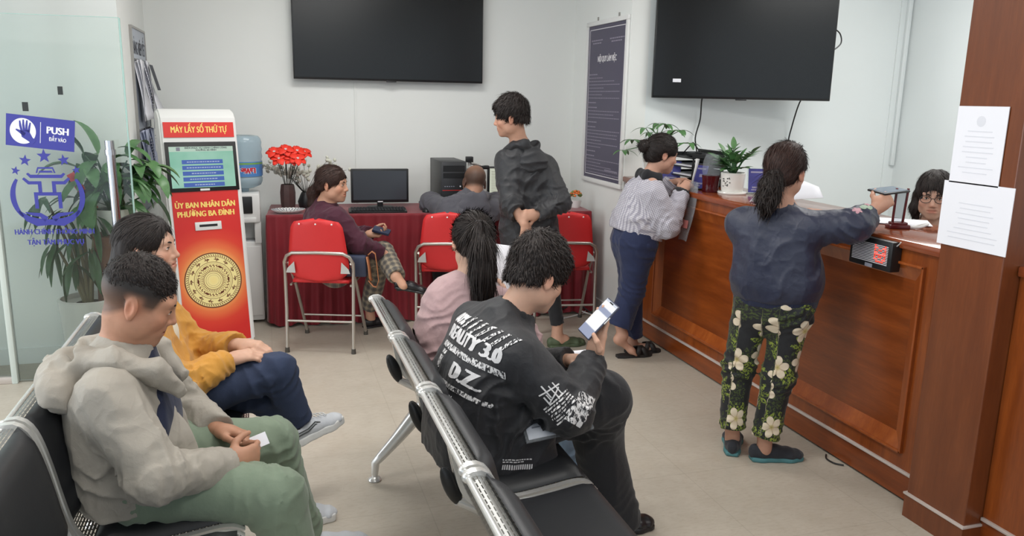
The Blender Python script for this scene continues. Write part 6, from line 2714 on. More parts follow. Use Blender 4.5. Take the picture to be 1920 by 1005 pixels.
M['grey_jacket'] = cloth('light_grey_nylon', (164, 157, 146), (148, 141, 131), .6, 700, .30, .1, .35)
M['navy_shirt'] = cloth('navy_jersey', (36, 42, 66), None, .9)
M['green_cotton'] = cloth('sage_cotton', (126, 140, 121), (110, 124, 106), .85, 900, .2)
M['shoe_white'] = cloth('white_mesh_fabric', (206, 208, 212), (180, 184, 190), .7, 500, .2)
M['sole_white'] = plain('white_foam_sole', (222, 222, 220), .6)
M['mustard'] = cloth('mustard_cotton', (206, 150, 66), (186, 130, 52), .8, 800, .28)
M['cream'] = cloth('cream_knit', (222, 212, 190), None, .9)
M['denim'] = m_denim('dark_denim', (44, 54, 78))
M['denim_light'] = m_denim('pale_denim', (150, 172, 196))
M['burgundy'] = cloth('burgundy_fabric', (78, 32, 50), (60, 24, 40), .75, 800, .25)
M['plaid'] = m_plaid('plaid_wool', (134, 124, 108), (52, 54, 60), (176, 160, 132), 52)
M['hoodie_grey'] = cloth('charcoal_hoodie', (88, 87, 94), (76, 75, 82), .85)
M['black_nylon'] = cloth('black_nylon', (40, 40, 44), (32, 32, 35), .5, 700, .3, .1, .45)
M['black_cotton'] = cloth('black_cotton', (38, 38, 41), (29, 29, 32), .85, 900, .22)
M['bomber'] = cloth('black_bomber', (36, 36, 40), (28, 28, 31), .6, 800, .3, .1, .4)
M['pink'] = cloth('dusty_pink_fabric', (184, 154, 154), (162, 132, 134), .65, 800, .28, .15)
M['check'] = m_plaid('small_check_tweed', (200, 197, 203), (112, 108, 126), None, 10.5)
M['navy_pants'] = cloth('navy_cotton', (38, 46, 78), (30, 38, 66), .8, 800, .25)
M['navy_satin'] = cloth('navy_satin', (38, 43, 66), (31, 36, 56), .40, 800, .28, .1, .5)
M['floral'] = m_floral()
M['croc_green'] = plain('green_foam', (74, 86, 62), .6)
M['black_leather'] = plain('black_shoe_leather', (26, 25, 28), .35)
M['dark_knit'] = cloth('dark_grey_mesh', (48, 50, 56), None, .8)
M['teal_sole'] = plain('teal_sole', (74, 124, 128), .6)
M['sandal'] = plain('black_foam_sandal', (40, 38, 38), .6)
M['gold'] = plain('pale_gold_fabric', (190, 172, 140), .4, .2)
M['white_top'] = cloth('white_blouse', (218, 214, 208), None, .8)


def hair_std(P, t=.017, front=.112, fz=-.032, brow=.052, fw=.068, fd=.075, temple=True, ear=True, low=-.055, disp=.005, sc=(70, 70, 20), top=0.0, back=0.0, res=.004, fringe=0.0, seed=1, lean=.25):
    H, Q, R, r, f, u = hair_cap(P.hc, P.hf, P.hu, P.hs, res, t, top=top, back=back, fringe=fringe)
    s = P.hs
    H.ell(Q(0, front, fz), V(fw, fd, brow - fz) * s, R, 0.008, 's')
    for q in (-1, 1):
        if temple:
            H.ell(Q(q * 0.078, 0.058, -0.055), V(0.05, 0.050, 0.064) * s, R, 0.008, 's')
        if ear:
            H.ell(Q(q * 0.092, -0.010, -0.030), V(0.034, 0.026, 0.044) * s, R, 0.006, 's')
    if low is not None:
        H.cut(Q(0, -0.05, low), -u + f * lean, 0.008)
    if disp:
        H.disp(disp, sc, False, seed, octv=2)
    return H, Q, R, r, f, u


def open_neck(A, P, r=.064):
    A.cone(P.J['neck'] - V(0, 0, .02), lerp(P.J['neck'], P.hc, .7), r, r * 1.03, .008, op='s')


# ---- 1. man in the light grey hooded jacket
def grey_man():
    J = dict(pelvis=(-.43, 2.52, .545), neck=(-.425, 2.52, .925), shL=(-.405, 2.715, .84), shR=(-.445, 2.325, .845), elL=(-.30, 2.80, .62), elR=(-.325, 2.225, .635),
             wrL=(-.185, 2.645, .585), wrR=(-.150, 2.385, .575), hipL=(-.40, 2.63, .535), hipR=(-.40, 2.41, .535), knL=(-.015, 2.73, .478), knR=(-.01, 2.335, .478), anL=(.085, 2.75, .10), anR=(.065, 2.31, .10))
    hc, hf, hu = V(-.372, 2.505, 1.075), V(.90, .06, -.42), V(.40, 0, .92)
    P = Person('man in a light grey hooded jacket and green trousers sitting on the left bench', J, hc, hf, hu, 1.06, skin=(.44, .225, .142), res=0.008, hres=0.0027)

    def fade(x, y, z):
        zl = -.012 + .9 * np.minimum(0, y + .005)
        side = np.clip((z - zl) / .022, 0, 1)
        front = np.clip((0.050 + z * 0.30 - y) / 0.014, 0, 1)
        ear = 1 - np.exp(-(((y + .012) / .024) ** 4 + ((z + .008) / .034) ** 4)) * (np.abs(x) > .07)
        return side * front * ear * np.clip(.74 + (z + .01) * 5, .68, 1.0)
    P.fade = fade
    P.hands = [dict(w=(-.148, 2.388, .572), d=(.88, .42, .02), n=(-.35, .85, -.15), side=1, curls=[(55, 60, 35), (62, 65, 40), (68, 65, 40), (70, 65, 40)], s=1.04, thumb=[(.55, .60, .45), (.85, .25, .45), (.9, 0.0, .4)]),
               dict(w=(-.182, 2.642, .585), d=(.86, -.50, -.06), n=(-.15, -.35, -.9), side=-1, curls=[(35, 40, 25), (45, 45, 30), (50, 50, 30), (55, 50, 30)], s=1.04, thumb=[(.75, .55, .15), (.95, .2, .2), (.98, .05, .1)])]
    o = P.body(jaw=1.10, neck=.058)
    add_face_parts(o, hc, hf, hu, 1.06, open_=.42, lid=.002)
    s = P.hs
    H, Q, R, r, f, u = hair_cap(hc, hf, hu, s, 0.0032, t=.0015, top=.012)
    H.ell(Q(0, 0.118, -0.040), V(0.078, 0.060, 0.100) * s, R, 0.008, 's')
    for q in (-1, 1):
        H.ell(Q(q * 0.104, -.01, -0.020), V(0.05, 0.14, 0.088) * s, R, 0.03, 's')
    H.cut(Q(0, -0.09, 0.035), -u - f * 0.35, 0.012)
    H.disp(0.0022, (160, 160, 90), False, 3)
    h_ = H.mesh('hair', M['hair'], o, 1)
    strands(h_, h_, M['hair'], 2600, .014, .0011, .004, flow_from(Q(0, -.03, .12), f, .5), 3, curl=.3)
    R0 = V(0, -1, 0)
    sp = [(V(-.425, 2.52, .475), R0, .205, .140), (V(-.435, 2.52, .56), R0, .208, .150), (V(-.445, 2.52, .66), R0, .212, .145), (V(-.455, 2.52, .77), R0, .208, .132), (V(-.44, 2.52, .86), R0, .150, .105), (V(-.42, 2.52, .92), R0, .085, .082)]
    A = coat(P, sp, (.078, .068, .050), res=0.0052, fold=.008, seed=1, tors=.004)
    A.cone(V(-.33, 2.52, .62), V(-.32, 2.52, .52), .11, .12, .06)
    A.folds(V(-.33, 2.35, .86), V(-.40, 2.40, .50), .010, .075, .22, 21, .5, .6, .9, (0, 1, .3))
    A.cone(V(-.285, 2.545, .96), V(-.245, 2.55, .80), .075, .075, .015, op='s')
    A.cone(V(-.245, 2.55, .80), V(-.185, 2.555, .585), .078, .095, .015, op='s')
    open_neck(A, P, .068)
    j = A.mesh('jacket', M['grey_jacket'], o, 1)
    G = F(V(-.74, 2.15, .66), V(-.12, 2.90, 1.14), 0.005)
    ring = [V(-.275, 2.44, .80), V(-.335, 2.40, .885), V(-.44, 2.395, .925), V(-.535, 2.44, .915), V(-.56, 2.52, .905), V(-.535, 2.60, .91), V(-.445, 2.645, .915), V(-.345, 2.645, .880), V(-.285, 2.605, .80)]
    G.chain(ring, [.016, .030, .036, .036, .036, .036, .036, .030, .016], .02)
    G.ell(V(-.580, 2.49, .845), V(.060, .165, .082), np.stack([nrm(V(.8, 0, .5)), V(0, 1, 0), nrm(V(-.5, 0, .8))]), .04)
    G.ell(V(-.555, 2.49, .950), V(.026, .100, .060), np.stack([nrm(V(.8, 0, .5)), V(0, 1, 0), nrm(V(-.5, 0, .8))]), .015, 's')
    G.disp(.008, (10, 9, 13), True, 4)
    G.disp(.004, 22, True, 8)
    G.mesh('hood', M['grey_jacket'], j, 1)
    T = F(V(-.60, 2.3, .5), V(-.2, 2.75, .98), 0.007)
    T.loft([(V(-.40, 2.52, .5), R0, .18, .13), (V(-.42, 2.52, .72), R0, .18, .13), (V(-.425, 2.52, .86), R0, .14, .095), (V(-.415, 2.52, .915), R0, .078, .075)], .03, (True, False))
    T.disp(.005, (9, 9, 6), True, 7)
    open_neck(T, P, .060)
    T.mesh('shirt', M['navy_shirt'], o)
    L = legs(P, V(-.43, 2.52, .60), (.100, .084, .066), hipw=.192, hipd=.13, fold=.008, seed=5, res=.0058)
    L.mesh('trousers', M['green_cotton'], o, 1)
    for (hx, hy, dx, dy) in ((.03, 2.755, 1, .12), (.01, 2.30, 1, -.06)):
        shoe(o, (hx, hy, 0), (dx, dy, 0), .29, mat=M['shoe_white'], sole=M['sole_white'], res=.006)
    return o


# ---- 2. woman in the mustard jacket
def mustard_woman():
    J = dict(pelvis=(-.42, 3.10, .545), neck=(-.455, 3.10, .945), shL=(-.43, 3.265, .865), shR=(-.45, 2.935, .870), elL=(-.30, 3.30, .66), elR=(-.335, 2.87, .665),
             wrL=(-.13, 3.13, .725), wrR=(-.165, 3.01, .700), hipL=(-.38, 3.20, .53), hipR=(-.38, 3.02, .545), knL=(.00, 3.17, .50), knR=(.01, 3.06, .635), anL=(.06, 3.04, .13), anR=(.085, 3.11, .405))
    hc, hf, hu = V(-.418, 3.095, 1.125), V(.955, -.22, .02), V(0, 0, 1)
    P = Person('woman in a mustard jacket and blue jeans with crossed legs on the left bench', J, hc, hf, hu, .98, skin=(.56, .33, .235), res=.008, hres=.003)
    P.hands = [dict(w=(-.160, 3.015, .705), d=(.93, .2, .1), n=(0, .3, -1), side=1, curls=[(25, 30, 20)] * 4, s=.92),
               dict(w=(-.125, 3.13, .728), d=(.9, -.3, 0), n=(0, 0, -1), side=-1, curls=[(30, 30, 20)] * 4, s=.92)]
    o = P.body(jaw=.94, neck=.046)
    add_face_parts(o, hc, hf, hu, .98, open_=.75)
    s = P.hs
    H, Q, R, r, f, u = hair_std(P, .012, brow=.074, fz=-.03, low=None, disp=.0015, res=.004, fw=.07, fd=.086, temple=True, ear=False)
    for q in (-1, 1):
        H.ell(Q(q * 0.092, -0.008, -0.012), V(0.03, 0.022, 0.030) * s, R, 0.004, 's')
    # long hair down the back
    H2 = F(hc - V(.28, .22, .42), hc + V(.16, .22, .16), .0045)
    H2.loft([(Q(0, -.05, .02), r, .085 * s, .065 * s), (Q(0, -.075, -.08), r, .092 * s, .060 * s), (Q(0, -.085, -.20), r, .095, .045), (Q(0, -.075, -.30), r, .085, .03)], .02, (False, False))
    H2.ell(Q(0, 0.03, -0.10), V(.062, .085, .10) * s, R, .012, 's')
    H2.disp(.004, (70, 70, 7), False, 5)
    ha = H.mesh('hair', M['hair_long'], o, 1, cuv=[([Q(0, .02, .16), Q(0, -.06, .0), Q(0, -.09, -.3)], r)])
    strands(ha, ha, M['hair'], 2200, .05, .0014, .001, flow_to(Q(0, -.13, -.10)), 4, curl=.06)
    H2.mesh('long_hair', M['hair_long'], ha, 1, cuv=[([Q(0, .02, .16), Q(0, -.06, .0), Q(0, -.09, -.3)], r)])
    R0 = V(0, -1, 0)
    sp = [(V(-.37, 3.10, .44), R0, .20, .17), (V(-.40, 3.10, .55), R0, .195, .15), (V(-.43, 3.10, .68), R0, .175, .12), (V(-.455, 3.10, .80), R0, .175, .115), (V(-.455, 3.10, .885), R0, .125, .085), (V(-.45, 3.10, .935), R0, .07, .066)]
    A = coat(P, sp, (.072, .068, .046), res=.0055, fold=.012, seed=11, tors=.006)
    A.loft([(V(-.33, 3.03, .43), V(.5, -.8, 0), .18, .07), (V(-.38, 3.05, .62), V(.5, -.8, 0), .14, .07)], .05, (True, False))
    A.ell(V(-.34, 3.10, .86), V(.04, .055, .10), None, .02, 's')
    open_neck(A, P, .054)
    A.chain([V(-.385, 3.02, .915), V(-.45, 3.015, .935), V(-.52, 3.10, .94), V(-.45, 3.185, .935), V(-.385, 3.17, .915)], [.012, .018, .02, .018, .012], .012)
    A.mesh('jacket', M['mustard'], o, 1)
    T = F(V(-.6, 2.9, .5), V(-.25, 3.3, 1.0), .007)
    T.loft([(V(-.42, 3.10, .55), R0, .15, .10), (V(-.44, 3.10, .8), R0, .15, .10), (V(-.45, 3.10, .92), R0, .06, .058)], .03, (True, False))
    open_neck(T, P, .047)
    T.mesh('blouse', M['cream'], o)
    L = legs(P, V(-.42, 3.10, .60), (.088, .068, .050), hipw=.175, hipd=.125, fold=.008, seed=15, res=.0058)
    L.mesh('jeans', M['denim'], o, 1)
    up = nrm(V(-.15, 0, 1))
    for (h, d, uu) in ((V(.045, 3.06, .300), V(.80, .52, .14), up), (V(-.045, 3.03, 0), V(1, -.04, 0), V(0, 0, 1))):
        sh = shoe(o, h, d, .265, uu, M['shoe_white'], M['sole_white'], .0038, solet=.034)
        if h[2] > .1:
            d_ = nrm(d)
            r_ = nrm(np.cross(d_, uu))
            u_ = np.cross(r_, d_)
            b = MB()
            for k in range(5):
                c = h + d_ * (.115 + .018 * k) + u_ * (.094 - .006 * k)
                b.tube([c - r_ * .022, c + u_ * .004, c + r_ * .022], .0028, 6)
            b.build('laces', M['sole_white'], sh)
            b = MB()
            for off in (0, .011):
                b.tube([h + d_ * a + u_ * (z + off) + r_ * (.045 - .004 * k) for k, (a, z) in enumerate(((.03, .052), (.08, .050), (.12, .062), (.145, .048)))], .0022, 6)
            b.build('side_stripe', M['black_vinyl'], sh)
    return o


# ---- 3. woman in the burgundy top
def burgundy_woman():
    J = dict(pelvis=(.36, 5.47, .56), neck=(.385, 5.50, .94), shL=(.35, 5.67, .865), shR=(.455, 5.345, .87), elL=(.56, 5.70, .70), elR=(.585, 5.27, .71),
             wrL=(.67, 5.48, .745), wrR=(.72, 5.31, .645), hipL=(.42, 5.57, .54), hipR=(.43, 5.40, .55), knL=(.76, 5.58, .52), knR=(.76, 5.42, .625), anL=(.70, 5.735, .16), anR=(.805, 5.14, .515))
    hc, hf, hu = V(.435, 5.47, 1.095), V(.90, -.46, -.06), V(.05, 0, 1)
    P = Person('woman in a burgundy top and plaid trousers sitting sideways on a red chair', J, hc, hf, hu, 1.0, skin=(.55, .30, .20), res=.009, hres=.004)
    P.hands = [dict(w=(.715, 5.31, .65), d=(.95, .1, -.25), n=(-.25, .1, -.95), side=1, curls=[(15, 25, 15)] * 4, s=.95, res=.005),
               dict(w=(.67, 5.48, .747), d=(.92, -.35, 0), n=(-.2, -.4, .9), side=-1, curls=[(40, 40, 25)] * 4, s=.95, res=.005)]
    P.extra = [lambda H: H.cone(V(.80, 5.15, .52), V(.85, 5.10, .455), .034, .03, .02), lambda H: H.cone(V(.70, 5.735, .16), V(.71, 5.74, .06), .034, .036, .02)]
    o = P.body(jaw=1.08, neck=.052)
    add_face_parts(o, hc, hf, hu, 1.0, open_=.8)
    s = 1.0
    H, Q, R, r, f, u = hair_std(P, .015, brow=.056, fz=-.04, low=-.045, disp=.002, res=.005, ear=False, fw=.064)
    for q in (-1, 1):
        H.ell(Q(q * .092, -.006, -.014), V(.03, .022, .032), R, .004, 's')
    H.chain([Q(.0, -.095, -.02), Q(.0, -.135, -.075), Q(0, -.13, -.16), Q(0, -.125, -.21)], [.034, .042, .036, .015], .02)
    H.disp(.003, (50, 50, 12), False, 5)
    h_ = H.mesh('hair', M['hair_brown'], o, 1)
    strands(h_, h_, M['hair_brown'], 1400, .05, .0016, .002, flow_to(Q(0, -.13, -.06)), 5)
    rt = nrm(V(.30, -.95, 0))
    sp = [(V(.37, 5.47, .50), rt, .19, .15), (V(.36, 5.47, .60), rt, .19, .15), (V(.36, 5.48, .72), rt, .185, .135), (V(.37, 5.49, .82), rt, .18, .12), (V(.38, 5.50, .895), rt, .13, .09), (V(.388, 5.50, .945), rt, .07, .068)]
    A = coat(P, sp, (.078, .068, .050), res=.0065, fold=.010, seed=22)
    open_neck(A, P, .058)
    A.chain([lerp(J['neck'], hc, .1) + V(.05, -.03, 0), lerp(J['neck'], hc, .1) + V(-.02, -.06, .01), lerp(J['neck'], hc, .1) + V(-.06, .01, .015), lerp(J['neck'], hc, .1) + V(0, .06, .01)], [.014, .017, .018, .015], .012)
    A.mesh('top', M['burgundy'], o, 1)
    L = legs(P, V(.36, 5.47, .62), (.095, .075, .058), hipw=.185, hipd=.14, fold=.007, seed=25, res=.007)
    J = P.J
    L.mesh('trousers', M['plaid'], o, 1, cuv=[([J['hip' + q], J['kn' + q], J['an' + q]], V(0, 0, 1)) for q in 'LR'])
    for h, d, uu in ((V(.655, 5.715, 0), V(.93, .36, 0), V(0, 0, 1)), (V(.795, 5.125, .435), V(.97, -.10, -.20), V(.2, 0, 1))):
        sh = shoe(o, h, d, .25, uu, M['black_leather'], M['black_leather'], .0045, top=.07, solet=.016, width=.95)
        MB().box(Vector(h + nrm(d) * .03 - V(0, 0, .0)) + Vector((0, 0, .008)), (.035, .04, .03), (0, 0, math.atan2(d[1], d[0]))).build('heel', M['black_leather'], sh)
    return o


# ---- 4. man in the charcoal hoodie at the computer
def hoodie_man():
    J = dict(pelvis=(1.37, 5.62, .56), neck=(1.485, 5.80, .935), shL=(1.29, 5.79, .845), shR=(1.655, 5.80, .845), elL=(1.21, 6.00, .885), elR=(1.74, 5.98, .885),
             wrL=(1.42, 6.14, .885), wrR=(1.62, 6.16, .885), hipL=(1.28, 5.62, .54), hipR=(1.46, 5.62, .54), knL=(1.26, 5.82, .50), knR=(1.50, 5.82, .50), anL=(1.26, 5.76, .12), anR=(1.50, 5.76, .12))
    hc, hf, hu = V(1.525, 5.86, 1.055), V(-.05, .95, -.35), V(.12, .35, .93)
    P = Person('man in a charcoal hoodie with short-cropped hair seated at the computer', J, hc, hf, hu, 1.08, skin=(.36, .19, .125), res=.009, hres=.0045)
    P.fade = lambda x, y, z: np.clip((z + .055) / .03, 0, 1) * np.clip((.05 - y) / .02, 0, 1) * np.clip(.80 - np.clip((z - .03) * 7, 0, .45), .3, .8)
    P.hands = [dict(w=(1.43, 6.145, .885), d=(.8, .6, 0), n=(0, 0, -1), side=-1, curls=[(20, 25, 15)] * 4, res=.007), dict(w=(1.61, 6.165, .885), d=(-.8, .6, 0), n=(0, 0, -1), side=1, curls=[(20, 25, 15)] * 4, res=.007)]
    o = P.body(neck=.058)
    R0 = V(1, 0, 0)
    sp = [(V(1.37, 5.60, .48), R0, .20, .14), (V(1.38, 5.63, .60), R0, .20, .14), (V(1.42, 5.70, .75), R0, .20, .135), (V(1.45, 5.76, .85), R0, .18, .115), (V(1.475, 5.79, .905), R0, .12, .09), (V(1.485, 5.80, .94), R0, .075, .07)]
    A = coat(P, sp, (.085, .07, .05), res=.007, fold=.010, seed=31)
    open_neck(A, P, .064)
    j = A.mesh('hoodie', M['hoodie_grey'], o, 1)
    G = F(V(1.25, 5.5, .70), V(1.75, 6.0, 1.1), .0055)
    G.chain([V(1.56, 5.90, .92), V(1.60, 5.80, .95), V(1.55, 5.70, .965), V(1.46, 5.68, .965), V(1.385, 5.76, .945), V(1.39, 5.88, .92)], [.022, .034, .036, .036, .034, .022], .02)
    G.ell(V(1.47, 5.66, .875), V(.13, .045, .085), None, .04)
    G.ell(V(1.49, 5.72, .99), V(.07, .035, .04), None, .012, 's')
    G.disp(.007, 12, True, 4)
    G.mesh('hood', M['hoodie_grey'], j, 1)
    L = legs(P, V(1.37, 5.62, .62), (.09, .075, .058), hipw=.18, hipd=.13, seed=33, res=.009)
    L.mesh('trousers', M['black_cotton'], o, 1)
    for x in (1.26, 1.50):
        shoe(o, (x, 5.70, 0), (0, 1, 0), .27, mat=M['black_leather'], sole=M['black_leather'], res=.007)
    return o


# ---- 5. young man standing with his hands behind his back
def standing_man():
    J = dict(pelvis=(1.67, 4.98, .90), neck=(1.595, 4.96, 1.375), shL=(1.515, 5.00, 1.28), shR=(1.765, 4.93, 1.245), elL=(1.515, 4.855, 1.02), elR=(1.835, 4.81, 1.03),
             wrL=(1.575, 4.77, .90), wrR=(1.665, 4.775, .965), hipL=(1.59, 5.00, .86), hipR=(1.76, 4.97, .86), knL=(1.57, 5.05, .48), knR=(1.835, 4.98, .48), anL=(1.56, 5.06, .13), anR=(1.895, 4.96, .17))
    hc, hf, hu = V(1.525, 4.945, 1.568), V(-.90, .42, -.16), V(-.12, .0, 1)
    P = Person('young man standing in a black hooded jacket with hands behind his back', J, hc, hf, hu, 1.02, skin=(.50, .28, .195), res=.008, hres=.0034)
    P.hands = [dict(w=(1.668, 4.775, .965), d=(-.97, -.05, -.05), n=(-.05, .9, -.3), side=1, curls=[(40, 50, 30)] * 4, res=.0045),
               dict(w=(1.575, 4.77, .90), d=(.5, .05, -.85), n=(-.5, .8, -.3), side=-1, curls=[(40, 50, 30)] * 4, res=.006)]
    P.extra = [lambda H: H.cone(V(1.895, 4.96, .17), V(1.895, 4.955, .05), .036, .042, .02), lambda H: H.cone(V(1.895, 4.955, .045), V(1.95, 4.955, .045), .04, .04, .02)]
    o = P.body(neck=.052)
    add_face_parts(o, hc, hf, hu, 1.02, open_=.8)
    H, Q, R, r, f, u = hair_std(P, .016, brow=.045, fz=-.035, low=-.034, disp=.005, sc=(95, 95, 45), top=.016, fringe=.022, res=.0038, seed=4, fd=.064)
    h_ = H.mesh('hair', M['hair'], o, 1)
    strands(h_, h_, M['hair'], 2600, .030, .0017, .006, flow_from(Q(.01, -.045, .115), f, .45, -u, .25), 6, curl=.3)
    rt = nrm(V(.97, -.20, 0))
    sp = [(V(1.69, 4.97, .70), rt, .195, .14), (V(1.67, 4.97, .85), rt, .185, .135), (V(1.65, 4.96, 1.02), rt, .168, .125), (V(1.635, 4.96, 1.18), rt, .168, .12), (V(1.615, 4.96, 1.29), rt, .145, .10), (V(1.60, 4.96, 1.365), rt, .075, .072)]
    A = coat(P, sp, (.075, .066, .046), res=.006, fold=.008, seed=41, tors=.0045)
    A.folds(V(1.75, 4.87, 1.25), V(1.62, 4.83, .80), .011, .09, .25, 47, .5, .7, .9, (1, 0, .4))
    open_neck(A, P, .058)
    j = A.mesh('jacket', M['black_nylon'], o, 1)
    G = F(V(1.35, 4.6, 1.05), V(1.95, 5.2, 1.55), .0055)
    G.chain([V(1.50, 5.02, 1.34), V(1.54, 4.93, 1.39), V(1.60, 4.875, 1.41), V(1.68, 4.90, 1.395), V(1.69, 4.99, 1.375), V(1.60, 5.05, 1.345)], [.018, .026, .03, .03, .026, .018], .02)
    G.ell(V(1.655, 4.855, 1.29), V(.095, .042, .085), np.stack([rt, nrm(V(.2, .97, 0)), V(0, 0, 1)]), .04)
    G.ell(V(1.635, 4.885, 1.42), V(.06, .03, .045), None, .012, 's')
    G.folds(V(1.655, 4.84, 1.40), V(1.655, 4.84, 1.20), .008, .06, .2, 5)
    G.mesh('hood', M['black_nylon'], j, 1)
    L = legs(P, V(1.67, 4.98, .96), (.092, .066, .044), hipw=.17, hipd=.12, seed=43, res=.007, fold=.008)
    L.mesh('trousers', M['black_cotton'], o, 1)
    for h, d in ((V(1.835, 4.945, 0), V(.98, .12, 0)), (V(1.53, 5.03, 0), V(.2, .97, 0))):
        sh = shoe(o, h, d, .275, mat=M['croc_green'], sole=M['croc_green'], res=.0045, top=.075, solet=.024, width=1.1, name='clog')
    return o


# ---- 6. girl in the dusty pink jacket
def pink_girl():
    J = dict(pelvis=(.68, 3.12, .545), neck=(.795, 3.12, .925), shL=(.70, 3.18, .85), shR=(.935, 3.03, .845), elL=(.70, 3.42, .68), elR=(1.05, 3.12, .66),
             wrL=(.88, 3.44, .80), wrR=(1.02, 3.30, .79), hipL=(.76, 3.20, .535), hipR=(.76, 3.03, .535), knL=(1.13, 3.22, .50), knR=(1.13, 3.00, .50), anL=(1.20, 3.20, .13), anR=(1.235, 3.00, .13))
    hc, hf, hu = V(.815, 3.145, 1.095), V(.06, .95, -.28), V(.08, .28, .95)
    P = Person('girl with a long black ponytail in a dusty pink jacket on the right bench', J, hc, hf, hu, .99, skin=(.58, .36, .26), res=.008, hres=.0042)
    P.hands = [dict(w=(1.02, 3.30, .79), d=(-.4, .85, .35), n=(-.8, -.3, .3), side=1, curls=[(40, 45, 25)] * 4, s=.92, res=.006), dict(w=(.88, 3.44, .80), d=(.7, .3, .5), n=(.3, -.9, .2), side=-1, curls=[(40, 45, 25)] * 4, s=.92, res=.006)]
    o = P.body(neck=.046)
    add_face_parts(o, hc, hf, hu, .99)
    H, Q, R, r, f, u = hair_std(P, .014, brow=.058, fz=-.04, low=-.065, disp=.0015, res=.0042, ear=False, lean=.1)
    tie = Q(0.0, -.118, .045)
    H.ell(Q(0, -.10, .04), V(.03, .03, .03), R, .03)
    hair = H.mesh('hair', M['hair_long'], o, 1, cuv=[([Q(0, -.13, .05), Q(0, .0, .0)], u)])
    strands(hair, hair, M['hair'], 2400, .06, .0014, .0015, flow_to(tie), 7)
    T = F(hc - V(.22, .35, .4), hc + V(.22, .2, .2), .0042)
    pts = [tie, Q(.0, -.150, .035), Q(.005, -.168, -.03), Q(.012, -.160, -.12), Q(.02, -.135, -.20), Q(.03, -.105, -.255)]
    T.chain(pts, [.022, .034, .046, .050, .040, .012], .02, (f, 1.25))
    T.disp(.004, (110, 110, 6), True, 3)
    pt = T.mesh('ponytail', M['hair_long'], hair, 1, cuv=[(pts, r)])
    strands(pt, hair, M['hair'], 2200, .10, .0016, .003, lambda p, n: np.tile(-u * 1.0 + f * .15, (len(p), 1)), 8, 'ponytail_strands', curl=.10)
    b = MB()
    for k in range(10):
        a = 2 * PI * k / 10
        b.sphere(tie + V(*(r * .024 * math.cos(a) + u * .024 * math.sin(a) - f * .012)), .0085, 8)
    b.build('hair_tie', M['black_leather'], hair)
    rt = nrm(V(.87, -.49, 0))
    sp = [(V(.71, 3.12, .47), rt, .17, .14), (V(.71, 3.12, .58), rt, .17, .14), (V(.745, 3.12, .72), rt, .168, .13), (V(.775, 3.115, .83), rt, .158, .115), (V(.785, 3.115, .89), rt, .12, .085), (V(.795, 3.12, .935), rt, .065, .062)]
    A = coat(P, sp, (.068, .062, .05), res=.0055, fold=.008, seed=51, tors=.004)
    A.folds(V(.66, 2.97, .90), V(.66, 2.97, .48), .006, .05, .25, 55, .5, .8, .5, (1, 0, 0))
    open_neck(A, P, .052)
    j = A.mesh('jacket', M['pink'], o, 1)
    c = lerp(P.J['neck'], hc, .08)
    G = F(c - .16, c + .16, .005)
    G.chain([c + r * .05 + f * .03, c + r * .058 - f * .02, c - f * .06, c - r * .058 - f * .02, c - r * .05 + f * .03], [.014] * 5, .01, (V(0, 0, 1), .7))
    G.mesh('collar', M['black_cotton'], j, 1)
    L = legs(P, V(.69, 3.12, .60), (.085, .068, .055), hipw=.17, hipd=.125, seed=53, res=.007)
    L.mesh('jeans', M['denim_light'], o, 1)
    for y, x in ((3.20, 1.14), (3.0, 1.175)):
        shoe(o, (x, y, 0), (1, -.1, 0), .245, mat=M['gold'], sole=M['sole_white'], res=.0055)
    return o


def m_print():
    t = NT('worn_white_print')
    co = t.coord()
    n = t.noise(t.coord(scale=(1, 1, .45)), 120, 2, 0.7)
    t.base(t.mix(t.ramp(n, [(0.45, (0, 0, 0)), (0.53, (1, 1, 1))]), lin((38, 38, 42)), lin((214, 212, 212))))
    t.pr(Roughness=0.8)
    return t.m


M['print'] = m_print()
M['print2'] = plain('white_print_ink', (205, 203, 204), .8, 0, .2, 300)


def rects(L):
    """list of (x0,x1,y0,y1) -> bmesh, split finely enough to follow cloth"""
    bm = bmesh.new()
    for (x0, x1, y0, y1, *sk) in L:
        k = sk[0] if sk else 0.0
        n = max(1, int((x1 - x0) / 0.012))
        m = max(1, int((y1 - y0) / 0.012))
        g = [[bm.verts.new((x0 + (x1 - x0) * i / n + k * (y0 + (y1 - y0) * j / m), y0 + (y1 - y0) * j / m, 0)) for i in range(n + 1)] for j in range(m + 1)]
        for j in range(m):
            for i in range(n):
                bm.faces.new((g[j][i], g[j][i + 1], g[j + 1][i + 1], g[j + 1][i]))
    return bm


